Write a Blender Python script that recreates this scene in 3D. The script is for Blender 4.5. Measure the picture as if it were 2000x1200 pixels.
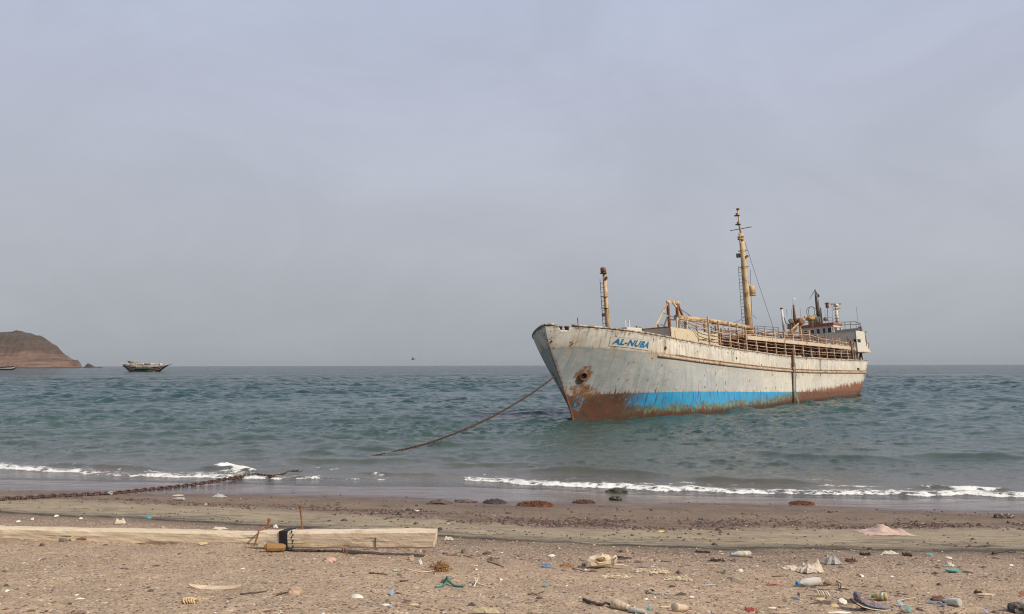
import bpy, bmesh, math, random
import numpy as np
from mathutils import Vector, Matrix

for o in list(bpy.data.objects):
    bpy.data.objects.remove(o)
random.seed(7)
RNG = np.random.default_rng(11)
R_ = math.radians
SC = bpy.context.scene
COL = SC.collection

# ------------------------------------------------------------------ camera
F_PX, W_PX, H_PX = 1667.0, 2000.0, 1200.0
CAM = np.array([0.0, 0.0, 3.8])
PITCH = math.atan(114.0 / F_PX)
ROLL = 0.0020
_r0 = np.array([1.0, 0, 0])
_f0 = np.array([0, math.cos(PITCH), math.sin(PITCH)])
_u0 = np.array([0, -math.sin(PITCH), math.cos(PITCH)])
RIGHT = math.cos(ROLL) * _r0 - math.sin(ROLL) * _u0
UP = math.sin(ROLL) * _r0 + math.cos(ROLL) * _u0
FWD = _f0
cam_d = bpy.data.cameras.new('camera')
cam = bpy.data.objects.new('camera', cam_d)
COL.objects.link(cam)
cam.matrix_world = Matrix(((RIGHT[0], UP[0], -FWD[0], CAM[0]), (RIGHT[1], UP[1], -FWD[1], CAM[1]),
                           (RIGHT[2], UP[2], -FWD[2], CAM[2]), (0, 0, 0, 1)))
cam_d.sensor_fit = 'HORIZONTAL'
cam_d.sensor_width = 36.0
cam_d.lens = 36.0 * F_PX / W_PX
cam_d.clip_start = 0.1
cam_d.clip_end = 120000.0
SC.camera = cam

# ------------------------------------------------------------------ light
SUN_AZ = np.array([0.82, -0.57])          # horizontal direction towards the sun
SUN_EL = R_(40)
SUN_STRENGTH = 4.3
sun_vec = Vector((SUN_AZ[0] * math.cos(SUN_EL), SUN_AZ[1] * math.cos(SUN_EL), math.sin(SUN_EL))).normalized()
sl = bpy.data.lights.new('sun', 'SUN')
sl.energy = SUN_STRENGTH
sl.angle = R_(1.2)
sl.color = (1.0, 0.89, 0.73)
sun = bpy.data.objects.new('sun', sl)
COL.objects.link(sun)
sun.rotation_euler = sun_vec.to_track_quat('Z', 'Y').to_euler()
sun.location = (30, -15, 40)

world = bpy.data.worlds.new('World')
SC.world = world
world.use_nodes = True
wn, wl = world.node_tree.nodes, world.node_tree.links
wn.clear()
w_out = wn.new('ShaderNodeOutputWorld')
w_bg = wn.new('ShaderNodeBackground')
w_sky = wn.new('ShaderNodeTexSky')
w_sky.sky_type = 'NISHITA'
w_sky.sun_disc = False
w_sky.sun_elevation = SUN_EL
w_sky.sun_rotation = math.atan2(SUN_AZ[0], SUN_AZ[1])
w_sky.dust_density = 6.0
w_sky.air_density = 1.0
w_sky.altitude = 0
w_tc = wn.new('ShaderNodeTexCoord')
w_sep = wn.new('ShaderNodeSeparateXYZ')
wl.new(w_tc.outputs['Generated'], w_sep.inputs[0])
# pale dust haze that thickens towards the horizon
w_rmp = wn.new('ShaderNodeValToRGB')
cr = w_rmp.color_ramp
SKY_STOPS = [(0.0, (3.85, 4.16, 4.48)), (0.035, (4.1, 4.4, 4.76)), (0.12, (4.72, 4.98, 5.52)), (0.25, (5.00, 5.26, 6.22)),
             (0.42, (4.90, 5.40, 6.85)), (1.0, (4.5, 5.1, 6.6))]
SKY_SCALE = 10.0
cr.elements[0].position = SKY_STOPS[0][0]
cr.elements[0].color = tuple(c / SKY_SCALE for c in SKY_STOPS[0][1]) + (1,)
cr.elements[1].position = 1.0
cr.elements[1].color = tuple(c / SKY_SCALE for c in SKY_STOPS[-1][1]) + (1,)
for p_, c_ in SKY_STOPS[1:-1]:
    e_ = cr.elements.new(p_)
    e_.color = tuple(c / SKY_SCALE for c in c_) + (1,)
wl.new(w_sep.outputs['Z'], w_rmp.inputs[0])
# faint soft patches of cloud
w_map = wn.new('ShaderNodeMapping')
w_map.inputs['Rotation'].default_value = (0, R_(14), 0)
w_map.inputs['Scale'].default_value = (1.0, 1.0, 1.9)
wl.new(w_tc.outputs['Generated'], w_map.inputs[0])
w_noi = wn.new('ShaderNodeTexNoise')
w_noi.inputs['Scale'].default_value = 3.4
w_noi.inputs['Detail'].default_value = 8
w_noi.inputs['Roughness'].default_value = 0.6
w_noi.inputs['Distortion'].default_value = 0.5
wl.new(w_map.outputs[0], w_noi.inputs['Vector'])
w_cr2 = wn.new('ShaderNodeMapRange')
w_cr2.inputs['From Min'].default_value = 0.42
w_cr2.inputs['From Max'].default_value = 0.68
w_cr2.inputs['To Min'].default_value = 1.005
w_cr2.inputs['To Max'].default_value = 1.11
wl.new(w_noi.outputs[0], w_cr2.inputs[0])
w_sc = wn.new('ShaderNodeVectorMath'); w_sc.operation = 'SCALE'
wl.new(w_rmp.outputs[0], w_sc.inputs[0])
wl.new(w_cr2.outputs[0], w_sc.inputs['Scale'])
w_up = wn.new('ShaderNodeVectorMath'); w_up.operation = 'SCALE'
w_up.inputs['Scale'].default_value = SKY_SCALE
wl.new(w_sc.outputs[0], w_up.inputs[0])
w_mix = wn.new('ShaderNodeMix'); w_mix.data_type = 'RGBA'
w_mix.inputs[0].default_value = 0.92        # a heavy dust haze over the clear sky
wl.new(w_sky.outputs[0], w_mix.inputs[6])
wl.new(w_up.outputs[0], w_mix.inputs[7])
wl.new(w_mix.outputs[2], w_bg.inputs[0])
w_bg.inputs[1].default_value = 0.097
wl.new(w_bg.outputs[0], w_out.inputs[0])

SC.view_settings.view_transform = 'Standard'
SC.view_settings.look = 'None'
SC.view_settings.gamma = 1.0
SC.view_settings.use_curve_mapping = False
SC.view_settings.exposure = 0.0
SC.cycles.use_denoising = True
SC.cycles.denoiser = 'OPENIMAGEDENOISE'
SC.cycles.denoising_prefilter = 'ACCURATE'
SC.cycles.pixel_filter_type = 'BLACKMAN_HARRIS'
SC.cycles.filter_width = 1.15
SC.cycles.sample_clamp_direct = 2.5
SC.cycles.sample_clamp_indirect = 3.0
SC.cycles.max_bounces = 8
SC.cycles.transparent_max_bounces = 12
SC.cycles.caustics_reflective = False
SC.cycles.caustics_refractive = False

# ------------------------------------------------------------------ numeric helpers
def ray(px, py):
    d = RIGHT * ((px - 1000.0) / F_PX) + UP * ((600.0 - py) / F_PX) + FWD
    return CAM, d / np.linalg.norm(d)

def project(P):
    P = np.asarray(P, float) - CAM
    x, y, z = P @ RIGHT, P @ UP, P @ FWD
    return 1000 + F_PX * x / z, 600 - F_PX * y / z

def at_z(px, py, z):
    o, d = ray(px, py)
    return o + d * ((z - o[2]) / d[2])

def at_y(px, py, y):
    o, d = ray(px, py)
    return o + d * ((y - o[1]) / d[1])

_prm = np.random.default_rng(3).permutation(1024)
_grad = np.random.default_rng(4).uniform(0, 2 * np.pi, 1024)
_gx, _gy = np.cos(_grad), np.sin(_grad)
def pnoise(x, y, seed=0):
    x = np.asarray(x, float); y = np.asarray(y, float)
    xi = np.floor(x).astype(np.int64); yi = np.floor(y).astype(np.int64)
    fx, fy = x - xi, y - yi
    u, v = fx * fx * fx * (fx * (fx * 6 - 15) + 10), fy * fy * fy * (fy * (fy * 6 - 15) + 10)
    def g(ix, iy, dx, dy):
        h = _prm[(_prm[(ix + seed * 57) & 1023] + iy) & 1023]
        return _gx[h] * dx + _gy[h] * dy
    a = g(xi, yi, fx, fy); b = g(xi + 1, yi, fx - 1, fy)
    c = g(xi, yi + 1, fx, fy - 1); d = g(xi + 1, yi + 1, fx - 1, fy - 1)
    return (a + u * (b - a)) * (1 - v) + (c + u * (d - c)) * v

def fbm(x, y, oct=4, seed=0, gain=0.5):
    s, a, f = 0.0, 1.0, 1.0
    for k in range(oct):
        s = s + a * pnoise(np.asarray(x) * f + k * 13.7, np.asarray(y) * f - k * 7.1, seed + k)
        a *= gain; f *= 2.03
    return s

def sstep(a, b, x):
    t = np.clip((np.asarray(x, float) - a) / (b - a), 0, 1)
    return t * t * (3 - 2 * t)

# ------------------------------------------------------------------ mesh helpers
_ico = {}
def ico(sub):
    if sub not in _ico:
        bm = bmesh.new()
        bmesh.ops.create_icosphere(bm, subdivisions=sub, radius=1.0)
        bm.verts.ensure_lookup_table()
        _ico[sub] = (np.array([v.co[:] for v in bm.verts]), [tuple(v.index for v in f.verts) for f in bm.faces])
        bm.free()
    return _ico[sub]

def link(o, parent=None):
    COL.objects.link(o)
    if parent is not None:
        o.parent = parent
    return o

class MB:
    """collects shapes into one mesh"""
    def __init__(self):
        self.v, self.f = [], []
    def add(self, vs, fs):
        n = len(self.v)
        self.v.extend([tuple(map(float, p)) for p in vs])
        self.f.extend([tuple(i + n for i in f) for f in fs])
        return self
    def path(self, pts, r, n=8, caps=True, flat=1.0):
        pts = [np.asarray(p, float) for p in pts]
        rs = list(r) if hasattr(r, '__len__') else [r] * len(pts)
        t0 = pts[1] - pts[0]; t0 = t0 / (np.linalg.norm(t0) + 1e-12)
        ref = np.array([0, 0, 1.0]) if abs(t0[2]) < 0.9 else np.array([1.0, 0, 0])
        a = np.cross(t0, ref); a /= np.linalg.norm(a)
        vs, fs = [], []
        for i, p in enumerate(pts):
            if i == 0: t = pts[1] - pts[0]
            elif i == len(pts) - 1: t = pts[-1] - pts[-2]
            else: t = pts[i + 1] - pts[i - 1]
            t = t / (np.linalg.norm(t) + 1e-12)
            a = a - t * (a @ t); a /= (np.linalg.norm(a) + 1e-12)
            b = np.cross(t, a)
            for k in range(n):
                th = 2 * math.pi * k / n
                vs.append(p + rs[i] * (math.cos(th) * a + flat * math.sin(th) * b))
        for i in range(len(pts) - 1):
            for k in range(n):
                k2 = (k + 1) % n
                fs.append((i * n + k, i * n + k2, (i + 1) * n + k2, (i + 1) * n + k))
        if caps:
            fs.append(tuple(range(n - 1, -1, -1)))
            fs.append(tuple((len(pts) - 1) * n + k for k in range(n)))
        return self.add(vs, fs)
    def tube(self, p0, p1, r0, r1=None, n=8):
        return self.path([p0, p1], [r0, r0 if r1 is None else r1], n)
    def box(self, c, size, ax=None):
        c = np.asarray(c, float); h = np.asarray(size, float) / 2
        ax = np.eye(3) if ax is None else ax
        vs = []
        for sx in (-1, 1):
            for sy in (-1, 1):
                for sz in (-1, 1):
                    vs.append(c + sx * h[0] * ax[0] + sy * h[1] * ax[1] + sz * h[2] * ax[2])
        return self.add(vs, [(0, 1, 3, 2), (4, 6, 7, 5), (0, 4, 5, 1), (2, 3, 7, 6), (0, 2, 6, 4), (1, 5, 7, 3)])
    def beam(self, p0, p1, w, h, up=(0, 0, 1)):
        p0, p1 = np.asarray(p0, float), np.asarray(p1, float)
        d = p1 - p0; L = np.linalg.norm(d); d = d / L
        up = np.asarray(up, float); s = np.cross(up, d); s /= np.linalg.norm(s); u = np.cross(d, s)
        return self.box((p0 + p1) / 2, (L, w, h), np.array([d, s, u]))
    def lathe(self, prof, origin=(0, 0, 0), axis=(0, 0, 1), n=16, squash=1.0):
        """prof: (radius, distance along axis)"""
        o = np.asarray(origin, float); t = np.asarray(axis, float); t = t / np.linalg.norm(t)
        ref = np.array([0, 0, 1.0]) if abs(t[2]) < 0.9 else np.array([1.0, 0, 0])
        a = np.cross(t, ref); a /= np.linalg.norm(a); b = np.cross(a, t)
        vs, fs = [], []
        for (r, h) in prof:
            for k in range(n):
                th = 2 * math.pi * k / n
                vs.append(o + t * h + r * (math.cos(th) * a + squash * math.sin(th) * b))
        for i in range(len(prof) - 1):
            for k in range(n):
                k2 = (k + 1) % n
                fs.append((i * n + k, i * n + k2, (i + 1) * n + k2, (i + 1) * n + k))
        fs.append(tuple(range(n - 1, -1, -1))); fs.append(tuple((len(prof) - 1) * n + k for k in range(n)))
        return self.add(vs, fs)
    def blob(self, c, size, amp=0.25, freq=1.6, seed=0, sub=3, flatbase=None, ax=None):
        V, Fc = ico(sub)
        n = fbm(V[:, 0] * freq + seed * 3.1 + V[:, 2] * 1.3, V[:, 1] * freq - seed * 1.7 + V[:, 2] * 0.9, 4, seed % 50)
        P = V * (1 + amp * n)[:, None] * np.asarray(size, float)[None, :]
        if flatbase is not None:
            P[:, 2] = np.maximum(P[:, 2], flatbase * size[2])
        if ax is not None:
            P = P @ np.asarray(ax)
        return self.add(P + np.asarray(c, float), Fc)
    def build(self, name, mat, parent=None, smooth=False, loc=None, attrs=None):
        me = bpy.data.meshes.new(name)
        vs = self.v
        if loc is not None:
            l = np.asarray(loc, float); vs = [tuple(np.asarray(p) - l) for p in vs]
        me.from_pydata(vs, [], self.f)
        if smooth:
            me.polygons.foreach_set('use_smooth', [True] * len(me.polygons))
        for k, a in (attrs or {}).items():
            me.attributes.new(k, 'FLOAT', 'POINT').data.foreach_set('value', np.asarray(a, np.float32))
        me.materials.append(mat)
        me.update()
        o = bpy.data.objects.new(name, me)
        if loc is not None:
            o.location = tuple(float(c) for c in loc)
        return link(o, parent)

def np_mesh(name, V, Q, mat, attrs=None, smooth=True, parent=None):
    me = bpy.data.meshes.new(name)
    V = np.ascontiguousarray(V, np.float32); Q = np.ascontiguousarray(Q, np.int32)
    m, k = Q.shape
    me.vertices.add(len(V)); me.vertices.foreach_set('co', V.ravel())
    me.loops.add(m * k); me.loops.foreach_set('vertex_index', Q.ravel())
    me.polygons.add(m); me.polygons.foreach_set('loop_start', np.arange(0, m * k, k, dtype=np.int32))
    me.polygons.foreach_set('use_smooth', np.full(m, smooth))
    me.update(calc_edges=True)
    for nme, a in (attrs or {}).items():
        if a.ndim == 2:
            me.attributes.new(nme, 'FLOAT_COLOR', 'POINT').data.foreach_set('color', np.ascontiguousarray(a, np.float32).ravel())
        else:
            me.attributes.new(nme, 'FLOAT', 'POINT').data.foreach_set('value', np.ascontiguousarray(a, np.float32))
    me.materials.append(mat)
    return link(bpy.data.objects.new(name, me), parent)

def grid_quads(nr, nc):
    i = np.arange(nr - 1)[:, None] * nc + np.arange(nc - 1)[None, :]
    return np.stack([i, i + 1, i + nc + 1, i + nc], -1).reshape(-1, 4)

def tag(o, label=None, cat=None, group=None, kind=None):
    if label: o['label'] = label
    if cat: o['category'] = cat
    if group: o['group'] = group
    if kind: o['kind'] = kind
    return o

def empty(name, loc=(0, 0, 0)):
    o = bpy.data.objects.new(name, None)
    o.empty_display_size = 0.2
    o.location = tuple(float(c) for c in loc)
    return link(o)

# ------------------------------------------------------------------ material helpers
class NT:
    def __init__(self, name):
        self.m = bpy.data.materials.new(name); self.m.use_nodes = True
        self.n, self.l = self.m.node_tree.nodes, self.m.node_tree.links
        self.n.clear()
        self.out = self.n.new('ShaderNodeOutputMaterial')
        self.bsdf = self.n.new('ShaderNodeBsdfPrincipled')
        self.l.new(self.bsdf.outputs[0], self.out.inputs[0])
    def set(self, sock, v):
        if isinstance(v, bpy.types.NodeSocket): self.l.new(v, sock)
        elif isinstance(v, (tuple, list)) and len(v) == 3 and sock.type == 'RGBA': sock.default_value = tuple(v) + (1,)
        else: sock.default_value = v
    def coord(self, which='Object', scale=(1, 1, 1), rot=(0, 0, 0)):
        t = self.n.new('ShaderNodeTexCoord'); mp = self.n.new('ShaderNodeMapping')
        mp.inputs['Scale'].default_value = scale; mp.inputs['Rotation'].default_value = rot
        self.l.new(t.outputs[which], mp.inputs[0]); return mp.outputs[0]
    def noise(self, vec, scale=5, detail=4, rough=0.55, dist=0.0):
        t = self.n.new('ShaderNodeTexNoise')
        t.inputs['Scale'].default_value = scale; t.inputs['Detail'].default_value = detail
        t.inputs['Roughness'].default_value = rough; t.inputs['Distortion'].default_value = dist
        self.l.new(vec, t.inputs['Vector']); return t.outputs[0]
    def voro(self, vec, scale=5, feature='F1', out='Color', rnd=1.0):
        t = self.n.new('ShaderNodeTexVoronoi'); t.feature = feature
        t.inputs['Scale'].default_value = scale; t.inputs['Randomness'].default_value = rnd
        self.l.new(vec, t.inputs['Vector']); return t.outputs[out]
    def attr(self, name, out='Fac'):
        t = self.n.new('ShaderNodeAttribute'); t.attribute_name = name; return t.outputs[out]
    def math(self, op, a, b=0.0, c=None, clamp=False):
        t = self.n.new('ShaderNodeMath'); t.operation = op; t.use_clamp = clamp
        self.set(t.inputs[0], a); self.set(t.inputs[1], b)
        if c is not None: self.set(t.inputs[2], c)
        return t.outputs[0]
    def rng(self, v, a, b, c=0.0, d=1.0, smooth=False):
        t = self.n.new('ShaderNodeMapRange')
        if smooth: t.interpolation_type = 'SMOOTHSTEP'
        self.set(t.inputs[0], v)
        for i, x in enumerate((a, b, c, d)): self.set(t.inputs[i + 1], x)
        return t.outputs[0]
    def mix(self, f, a, b, mode='MIX'):
        t = self.n.new('ShaderNodeMix'); t.data_type = 'RGBA'; t.blend_type = mode
        self.set(t.inputs[0], f); self.set(t.inputs[6], a); self.set(t.inputs[7], b); return t.outputs[2]
    def ramp(self, v, stops):
        t = self.n.new('ShaderNodeValToRGB'); e = t.color_ramp.elements
        e[0].position, e[1].position = stops[0][0], stops[-1][0]
        e[0].color, e[1].color = tuple(stops[0][1]) + (1,), tuple(stops[-1][1]) + (1,)
        for p, c in stops[1:-1]:
            x = e.new(p); x.color = tuple(c) + (1,)
        self.set(t.inputs[0], v); return t.outputs[0]
    def sep(self, vec):
        t = self.n.new('ShaderNodeSeparateXYZ'); self.l.new(vec, t.inputs[0]); return t.outputs
    def bump(self, h, strength=0.3, dist=0.02, normal=None):
        t = self.n.new('ShaderNodeBump'); t.inputs['Strength'].default_value = strength
        t.inputs['Distance'].default_value = dist; self.set(t.inputs['Height'], h)
        if normal is not None: self.l.new(normal, t.inputs['Normal'])
        return t.outputs[0]
    def done(self, col=None, rough=0.7, nrm=None, **kw):
        b = self.bsdf.inputs
        if col is not None: self.set(b['Base Color'], col)
        self.set(b['Roughness'], rough)
        if nrm is not None: self.l.new(nrm, b['Normal'])
        for k, v in kw.items(): self.set(b[k.replace('_', ' ')], v)
        return self.m

def plain(name, col, rough=0.7, var=0.25, scale=8.0, bump=0.15, dirt=None, dirt_amt=0.3, **kw):
    """one colour broken up by mottling, with optional dirt patches"""
    t = NT(name); v = t.coord()
    n1 = t.noise(v, scale, 5, 0.6); n2 = t.noise(v, scale * 6, 4, 0.6)
    k = t.rng(n1, 0.3, 0.7, 1 - var, 1 + var)
    c = t.mix(1.0, col, (1, 1, 1), 'MULTIPLY')
    g = t.n.new('ShaderNodeVectorMath'); g.operation = 'SCALE'
    t.l.new(c, g.inputs[0]); t.l.new(k, g.inputs['Scale'])
    c = g.outputs[0]
    if dirt is not None:
        mk = t.rng(t.noise(v, scale * 1.7, 6, 0.65), 0.62 - dirt_amt * 0.5, 0.72 - dirt_amt * 0.35)
        c = t.mix(mk, c, dirt)
    return t.done(c, rough, t.bump(n2, bump, 0.01), **kw)

def rusty(name, paint, rust=(0.16, 0.06, 0.03), rust2=(0.33, 0.16, 0.06), amt=0.5, scale=2.0, rough=0.7, streak=0.5):
    """old paint flaking to rust"""
    t = NT(name); v = t.coord(); vs = t.coord(scale=(1, 1, 0.3))
    n1 = t.noise(v, scale, 6, 0.65); n2 = t.noise(vs, scale * 3.1, 5, 0.65); n3 = t.noise(v, scale * 9, 4, 0.6)
    f = t.math('ADD', t.math('MULTIPLY', n1, 1 - streak), t.math('MULTIPLY', n2, streak))
    f = t.math('ADD', f, t.math('MULTIPLY', t.math('SUBTRACT', n3, 0.5), 0.25))
    th = 0.70 - amt * 0.40
    m1 = t.rng(f, th - 0.05, th + 0.015); m2 = t.rng(f, th + 0.005, th + 0.10)
    pv = t.mix(t.rng(n3, 0.3, 0.75), paint, tuple(c * 0.72 for c in paint))
    c = t.mix(t.math('MULTIPLY', m1, 0.8), pv, rust2)
    c = t.mix(m2, c, rust)
    return t.done(c, rough, t.bump(n3, 0.3, 0.02))
# ------------------------------------------------------------------ the shore: water's edge and beach profile
def curve_on(pts, plane=0.0):
    w = np.array([at_z(px, py, plane) for px, py in pts])
    return w[:, 0], w[:, 1]

EDGE_PX = [(-60, 938), (0, 936), (200, 940), (400, 943), (560, 947), (700, 950), (900, 950), (1000, 954), (1100, 959),
           (1200, 964), (1400, 970), (1600, 973), (1800, 975), (2060, 978)]
_ex, _ey = curve_on(EDGE_PX)
def shore_y(x):
    x = np.asarray(x, float)
    y = np.interp(x, _ex, _ey)
    sl = (_ey[2] - _ey[0]) / (_ex[2] - _ex[0]); sr = (_ey[-1] - _ey[-4]) / (_ex[-1] - _ex[-4])
    y = np.where(x < _ex[0], _ey[0] + np.clip(x - _ex[0], -60, 0) * sl, y)
    y = np.where(x > _ex[-1], _ey[-1] + np.clip(x - _ex[-1], 0, 60) * sr, y)
    return y
_pu = np.array([-400, -80, -40, -15, -6, -2, 0, 1.8, 4.2, 6, 10, 14, 18, 20.4, 22.8, 26, 40, 120, 500])
_pz = np.array([-12, -5, -3, -1.3, -.5, -.14, 0, .05, .18, .33, .72, 1.14, 1.6, 1.92, 2.18, 2.45, 3.2, 5, 8])
_du = np.linspace(-400, 500, 9001)
_dz = np.interp(_du, _pu, _pz)
_k = np.ones(13) / 13
_dz = np.convolve(np.pad(_dz, 6, mode='edge'), _k, 'valid')
BANK = None                      # a low bank of sand drifted against the long timber
def sand_z(x, y):
    x = np.asarray(x, float); y = np.asarray(y, float)
    u = shore_y(x) - y
    z = np.interp(u, _du, _dz)
    dry = sstep(2.0, 9.0, u)
    z = z + (0.012 + 0.03 * dry) * fbm(x * 0.35, y * 0.5, 2, 5) + 0.028 * dry * fbm(x * 1.6, y * 2.0, 3, 9) - 0.036 * sstep(12, 15, u) * np.clip(fbm(x * 2.6, y * 2.2, 2, 71) - .12, 0, 1)
    if BANK is not None:
        f = np.clip((x - BANK[0]) / (BANK[2] - BANK[0]), -.2, 1); yb = BANK[1] + (BANK[3] - BANK[1]) * f
        z = z + (.030 + .045 * np.clip(fbm(x * 1.3, x * 0 + 4, 3, 33), -.4, 1)) * np.exp(-((y - yb) / np.where(y < yb, .16, .10)) ** 2) * sstep(1.02, .95, (x - BANK[0]) / (BANK[2] - BANK[0]))
    z = z + 0.010 * sstep(9, 14, u) * fbm(x * 6, y * 6, 3, 21)
    return z

def ground(px, py):
    """the point of the beach seen at a pixel of the photograph"""
    o, d = ray(px, py)
    t = np.linspace(3.0, 60, 1500)
    P = o[None, :] + d[None, :] * t[:, None]
    f = P[:, 2] - sand_z(P[:, 0], P[:, 1])
    i = int(np.argmax(f < 0))
    a, b = t[max(i - 1, 0)], t[i]
    for _ in range(25):
        m = (a + b) / 2; p = o + d * m
        if p[2] - float(sand_z(p[0], p[1])) > 0: a = m
        else: b = m
    return o + d * ((a + b) / 2)

def mpp(P):
    """metres per photograph pixel at a point"""
    return float((np.asarray(P) - CAM) @ FWD) / F_PX

_a, _b = ground(-90, 1052), ground(508, 1067)
BANK = (_a[0], _a[1] - .04, _b[0], _b[1] - .04)

# zones of the beach, as lines across it
ZONE_PX = [EDGE_PX,
           [(0, 962), (150, 963), (300, 966), (600, 969), (760, 974), (900, 984), (1000, 988), (1150, 984), (1400, 985), (1600, 990), (1800, 1000), (2000, 1004)],
           [(0, 972), (150, 976), (300, 982), (500, 990), (700, 1003), (900, 1018), (1100, 1030), (1300, 1034), (1600, 1032), (2000, 1030)],
           [(0, 1000), (200, 1009), (400, 1021), (600, 1031), (850, 1046), (1000, 1056), (1200, 1066), (1400, 1073), (1700, 1075), (2000, 1076)],
           [(0, 1030), (300, 1036), (500, 1048), (900, 1082), (1200, 1094), (1500, 1104), (2000, 1112)],
           [(0, 1120), (1000, 1160), (2000, 1190)]]
ZX = np.linspace(-30, 30, 241)
ZL = [shore_y(ZX)]
for pts in ZONE_PX[1:]:
    g = np.array([ground(px, py) for px, py in pts])
    o_ = np.argsort(g[:, 0])
    s_ = np.polyfit(g[:, 0], g[:, 1], 1)[0]
    yy = np.interp(ZX, g[o_, 0], g[o_, 1])
    gx0, gx1 = g[o_[0]], g[o_[-1]]
    base = shore_y(ZX)
    yy = np.where(ZX < gx0[0], gx0[1] + (base - shore_y(gx0[0])), yy)
    yy = np.where(ZX > gx1[0], gx1[1] + (base - shore_y(gx1[0])), yy)
    yy = np.minimum(yy, ZL[-1] - 0.25)
    ZL.append(yy)
ZL = np.array(ZL)                                   # decreasing with the zone number
def zone_of(x, y):
    sh = x.shape; x = x.ravel(); y = y.ravel()
    xc = np.clip(x, -30, 30); off = shore_y(x) - shore_y(xc)
    L = np.array([np.interp(xc, ZX, z) for z in ZL]) + off[None, :]
    out = np.where(y >= L[0], -np.clip((y - L[0]) / 4.0, 0, 1), 5.0 + np.clip((L[5] - y) / 6.0, 0, 1))
    for k in range(5):
        s = (y < L[k]) & (y >= L[k + 1])
        out = np.where(s, k + (L[k] - y) / (L[k] - L[k + 1]), out)
    return out.reshape(sh)

def polar(rs, dense_half, n_dense, n_coarse, full):
    """angles measured from +Y, dense in front of the camera, coarse elsewhere"""
    th = np.concatenate([-np.linspace(full, dense_half, n_coarse, endpoint=False), np.linspace(-dense_half, dense_half, n_dense),
                         np.linspace(full, dense_half, n_coarse, endpoint=False)[::-1]])
    X = rs[:, None] * np.sin(th)[None, :]; Y = rs[:, None] * np.cos(th)[None, :]
    return X, Y

# ------------------------------------------------------------------ sand material
t = NT('beach_sand')
gen = t.coord('Object')
zone = t.attr('zone')
st = t.coord('Object', scale=(0.35, 2.6, 1), rot=(0, 0, R_(11)))
n_st = t.noise(st, 1.6, 6, 0.62)
n_md = t.noise(gen, 0.9, 5, 0.6)
n_fi = t.noise(gen, 6.0, 5, 0.65)
zz = t.math('ADD', zone, t.math('MULTIPLY', t.math('SUBTRACT', n_st, 0.5), 0.9))
zz = t.math('ADD', zz, t.math('MULTIPLY', t.math('SUBTRACT', n_md, 0.5), t.rng(zone, 2.0, .8, 0.35, 1.3)))
zf = t.math('DIVIDE', zz, 6.0, clamp=True)
S = lambda z: z / 6.0
base = t.ramp(zf, [(0.0, (.150, .108, .092)), (S(.8), (.135, .096, .080)), (S(1.1), (.165, .122, .092)), (S(1.65), (.215, .158, .114)),
                   (S(1.82), (.165, .115, .088)), (S(2.22), (.295, .236, .165)), (S(2.6), (.325, .264, .182)), (S(2.88), (.23, .19, .135)),
                   (S(3.02), (.150, .118, .088)), (S(3.25), (.225, .164, .112)), (S(4.0), (.322, .233, .162)), (S(4.6), (.362, .262, .174)), (1.0, (.378, .276, .184))])
# dark weed streaks along the landward half of the pale band
band = t.math('MULTIPLY', t.rng(zone, 2.2, 2.85, .12, 1), t.rng(zone, 3.5, 3.05))
dk = t.coord('Object', scale=(0.5, 3.6, 1), rot=(0, 0, R_(10)))
streak = t.math('MULTIPLY', t.rng(t.noise(dk, 1.5, 7, 0.72), 0.50, 0.60), band, clamp=True)
base = t.mix(t.math('MULTIPLY', streak, 0.9), base, (.075, .062, .042))
# line of dark wrack at the foot of the pale band
wr = t.math('ABSOLUTE', t.math('SUBTRACT', t.math('ADD', zone, t.math('MULTIPLY', t.math('SUBTRACT', n_st, .5), .16)), 3.0))
base = t.mix(t.math('MULTIPLY', t.rng(wr, 0.085, 0.02), t.rng(t.noise(dk, .6, 4), .36, .5)), base, (.055, .042, .03))
# gravelly rows of dark and reddish stones
gr = t.math('MULTIPLY', t.rng(zone, 1.25, 1.85), t.rng(zone, 2.16, 2.0))
gs = t.rng(t.noise(t.coord('Object', scale=(1, 2.2, 1)), 5.5, 5, 0.75), 0.50, 0.62)
base = t.mix(t.math('MULTIPLY', t.math('MULTIPLY', gr, gs), .75), base, (.055, .036, .030))
g2 = t.math('MULTIPLY', t.rng(zone, 3.05, 3.25), t.rng(zone, 5.0, 3.9))
base = t.mix(t.math('MULTIPLY', t.math('MULTIPLY', g2, t.rng(n_fi, .50, .68)), .6), base, (.125, .088, .070))
# grains and small stones of many colours
cel = t.voro(gen, 120.0); cv = t.sep(cel)
grain = t.rng(cv[0], 0.0, 1.0, 0.72, 1.28)
cel2 = t.voro(gen, 52.0); cv2 = t.sep(cel2)
k = t.math('MULTIPLY', grain, t.rng(n_md, .3, .7, .88, 1.12))
k = t.math('MULTIPLY', k, t.rng(n_fi, .3, .7, .86, 1.14))
g = t.n.new('ShaderNodeVectorMath'); g.operation = 'SCALE'
t.l.new(base, g.inputs[0]); t.l.new(k, g.inputs['Scale'])
base = g.outputs[0]
base = t.mix(t.math('MULTIPLY', t.rng(cv2[0], .90, .93), t.rng(zone, 2.9, 3.4)), base, (.52, .42, .33))
base = t.mix(t.math('MULTIPLY', t.rng(cv2[1], .88, .91), t.rng(zone, 2.9, 3.4)), base, (.11, .075, .06))
wet = t.rng(t.math('ADD', zone, t.math('MULTIPLY', t.math('SUBTRACT', n_st, .5), .7)), 1.15, 0.75)
swash = t.noise(t.coord('Object', scale=(.5, 3.2, 1), rot=(0, 0, R_(14))), 1.1, 6, .65, .8)
base = t.mix(t.math('MULTIPLY', t.rng(swash, .50, .62), t.rng(zone, 1.4, .9, 0, .55)), base, (.075, .048, .042))
rgh = t.rng(wet, 0, 1, 0.92, t.rng(swash, .4, .6, .10, .34))
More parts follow.
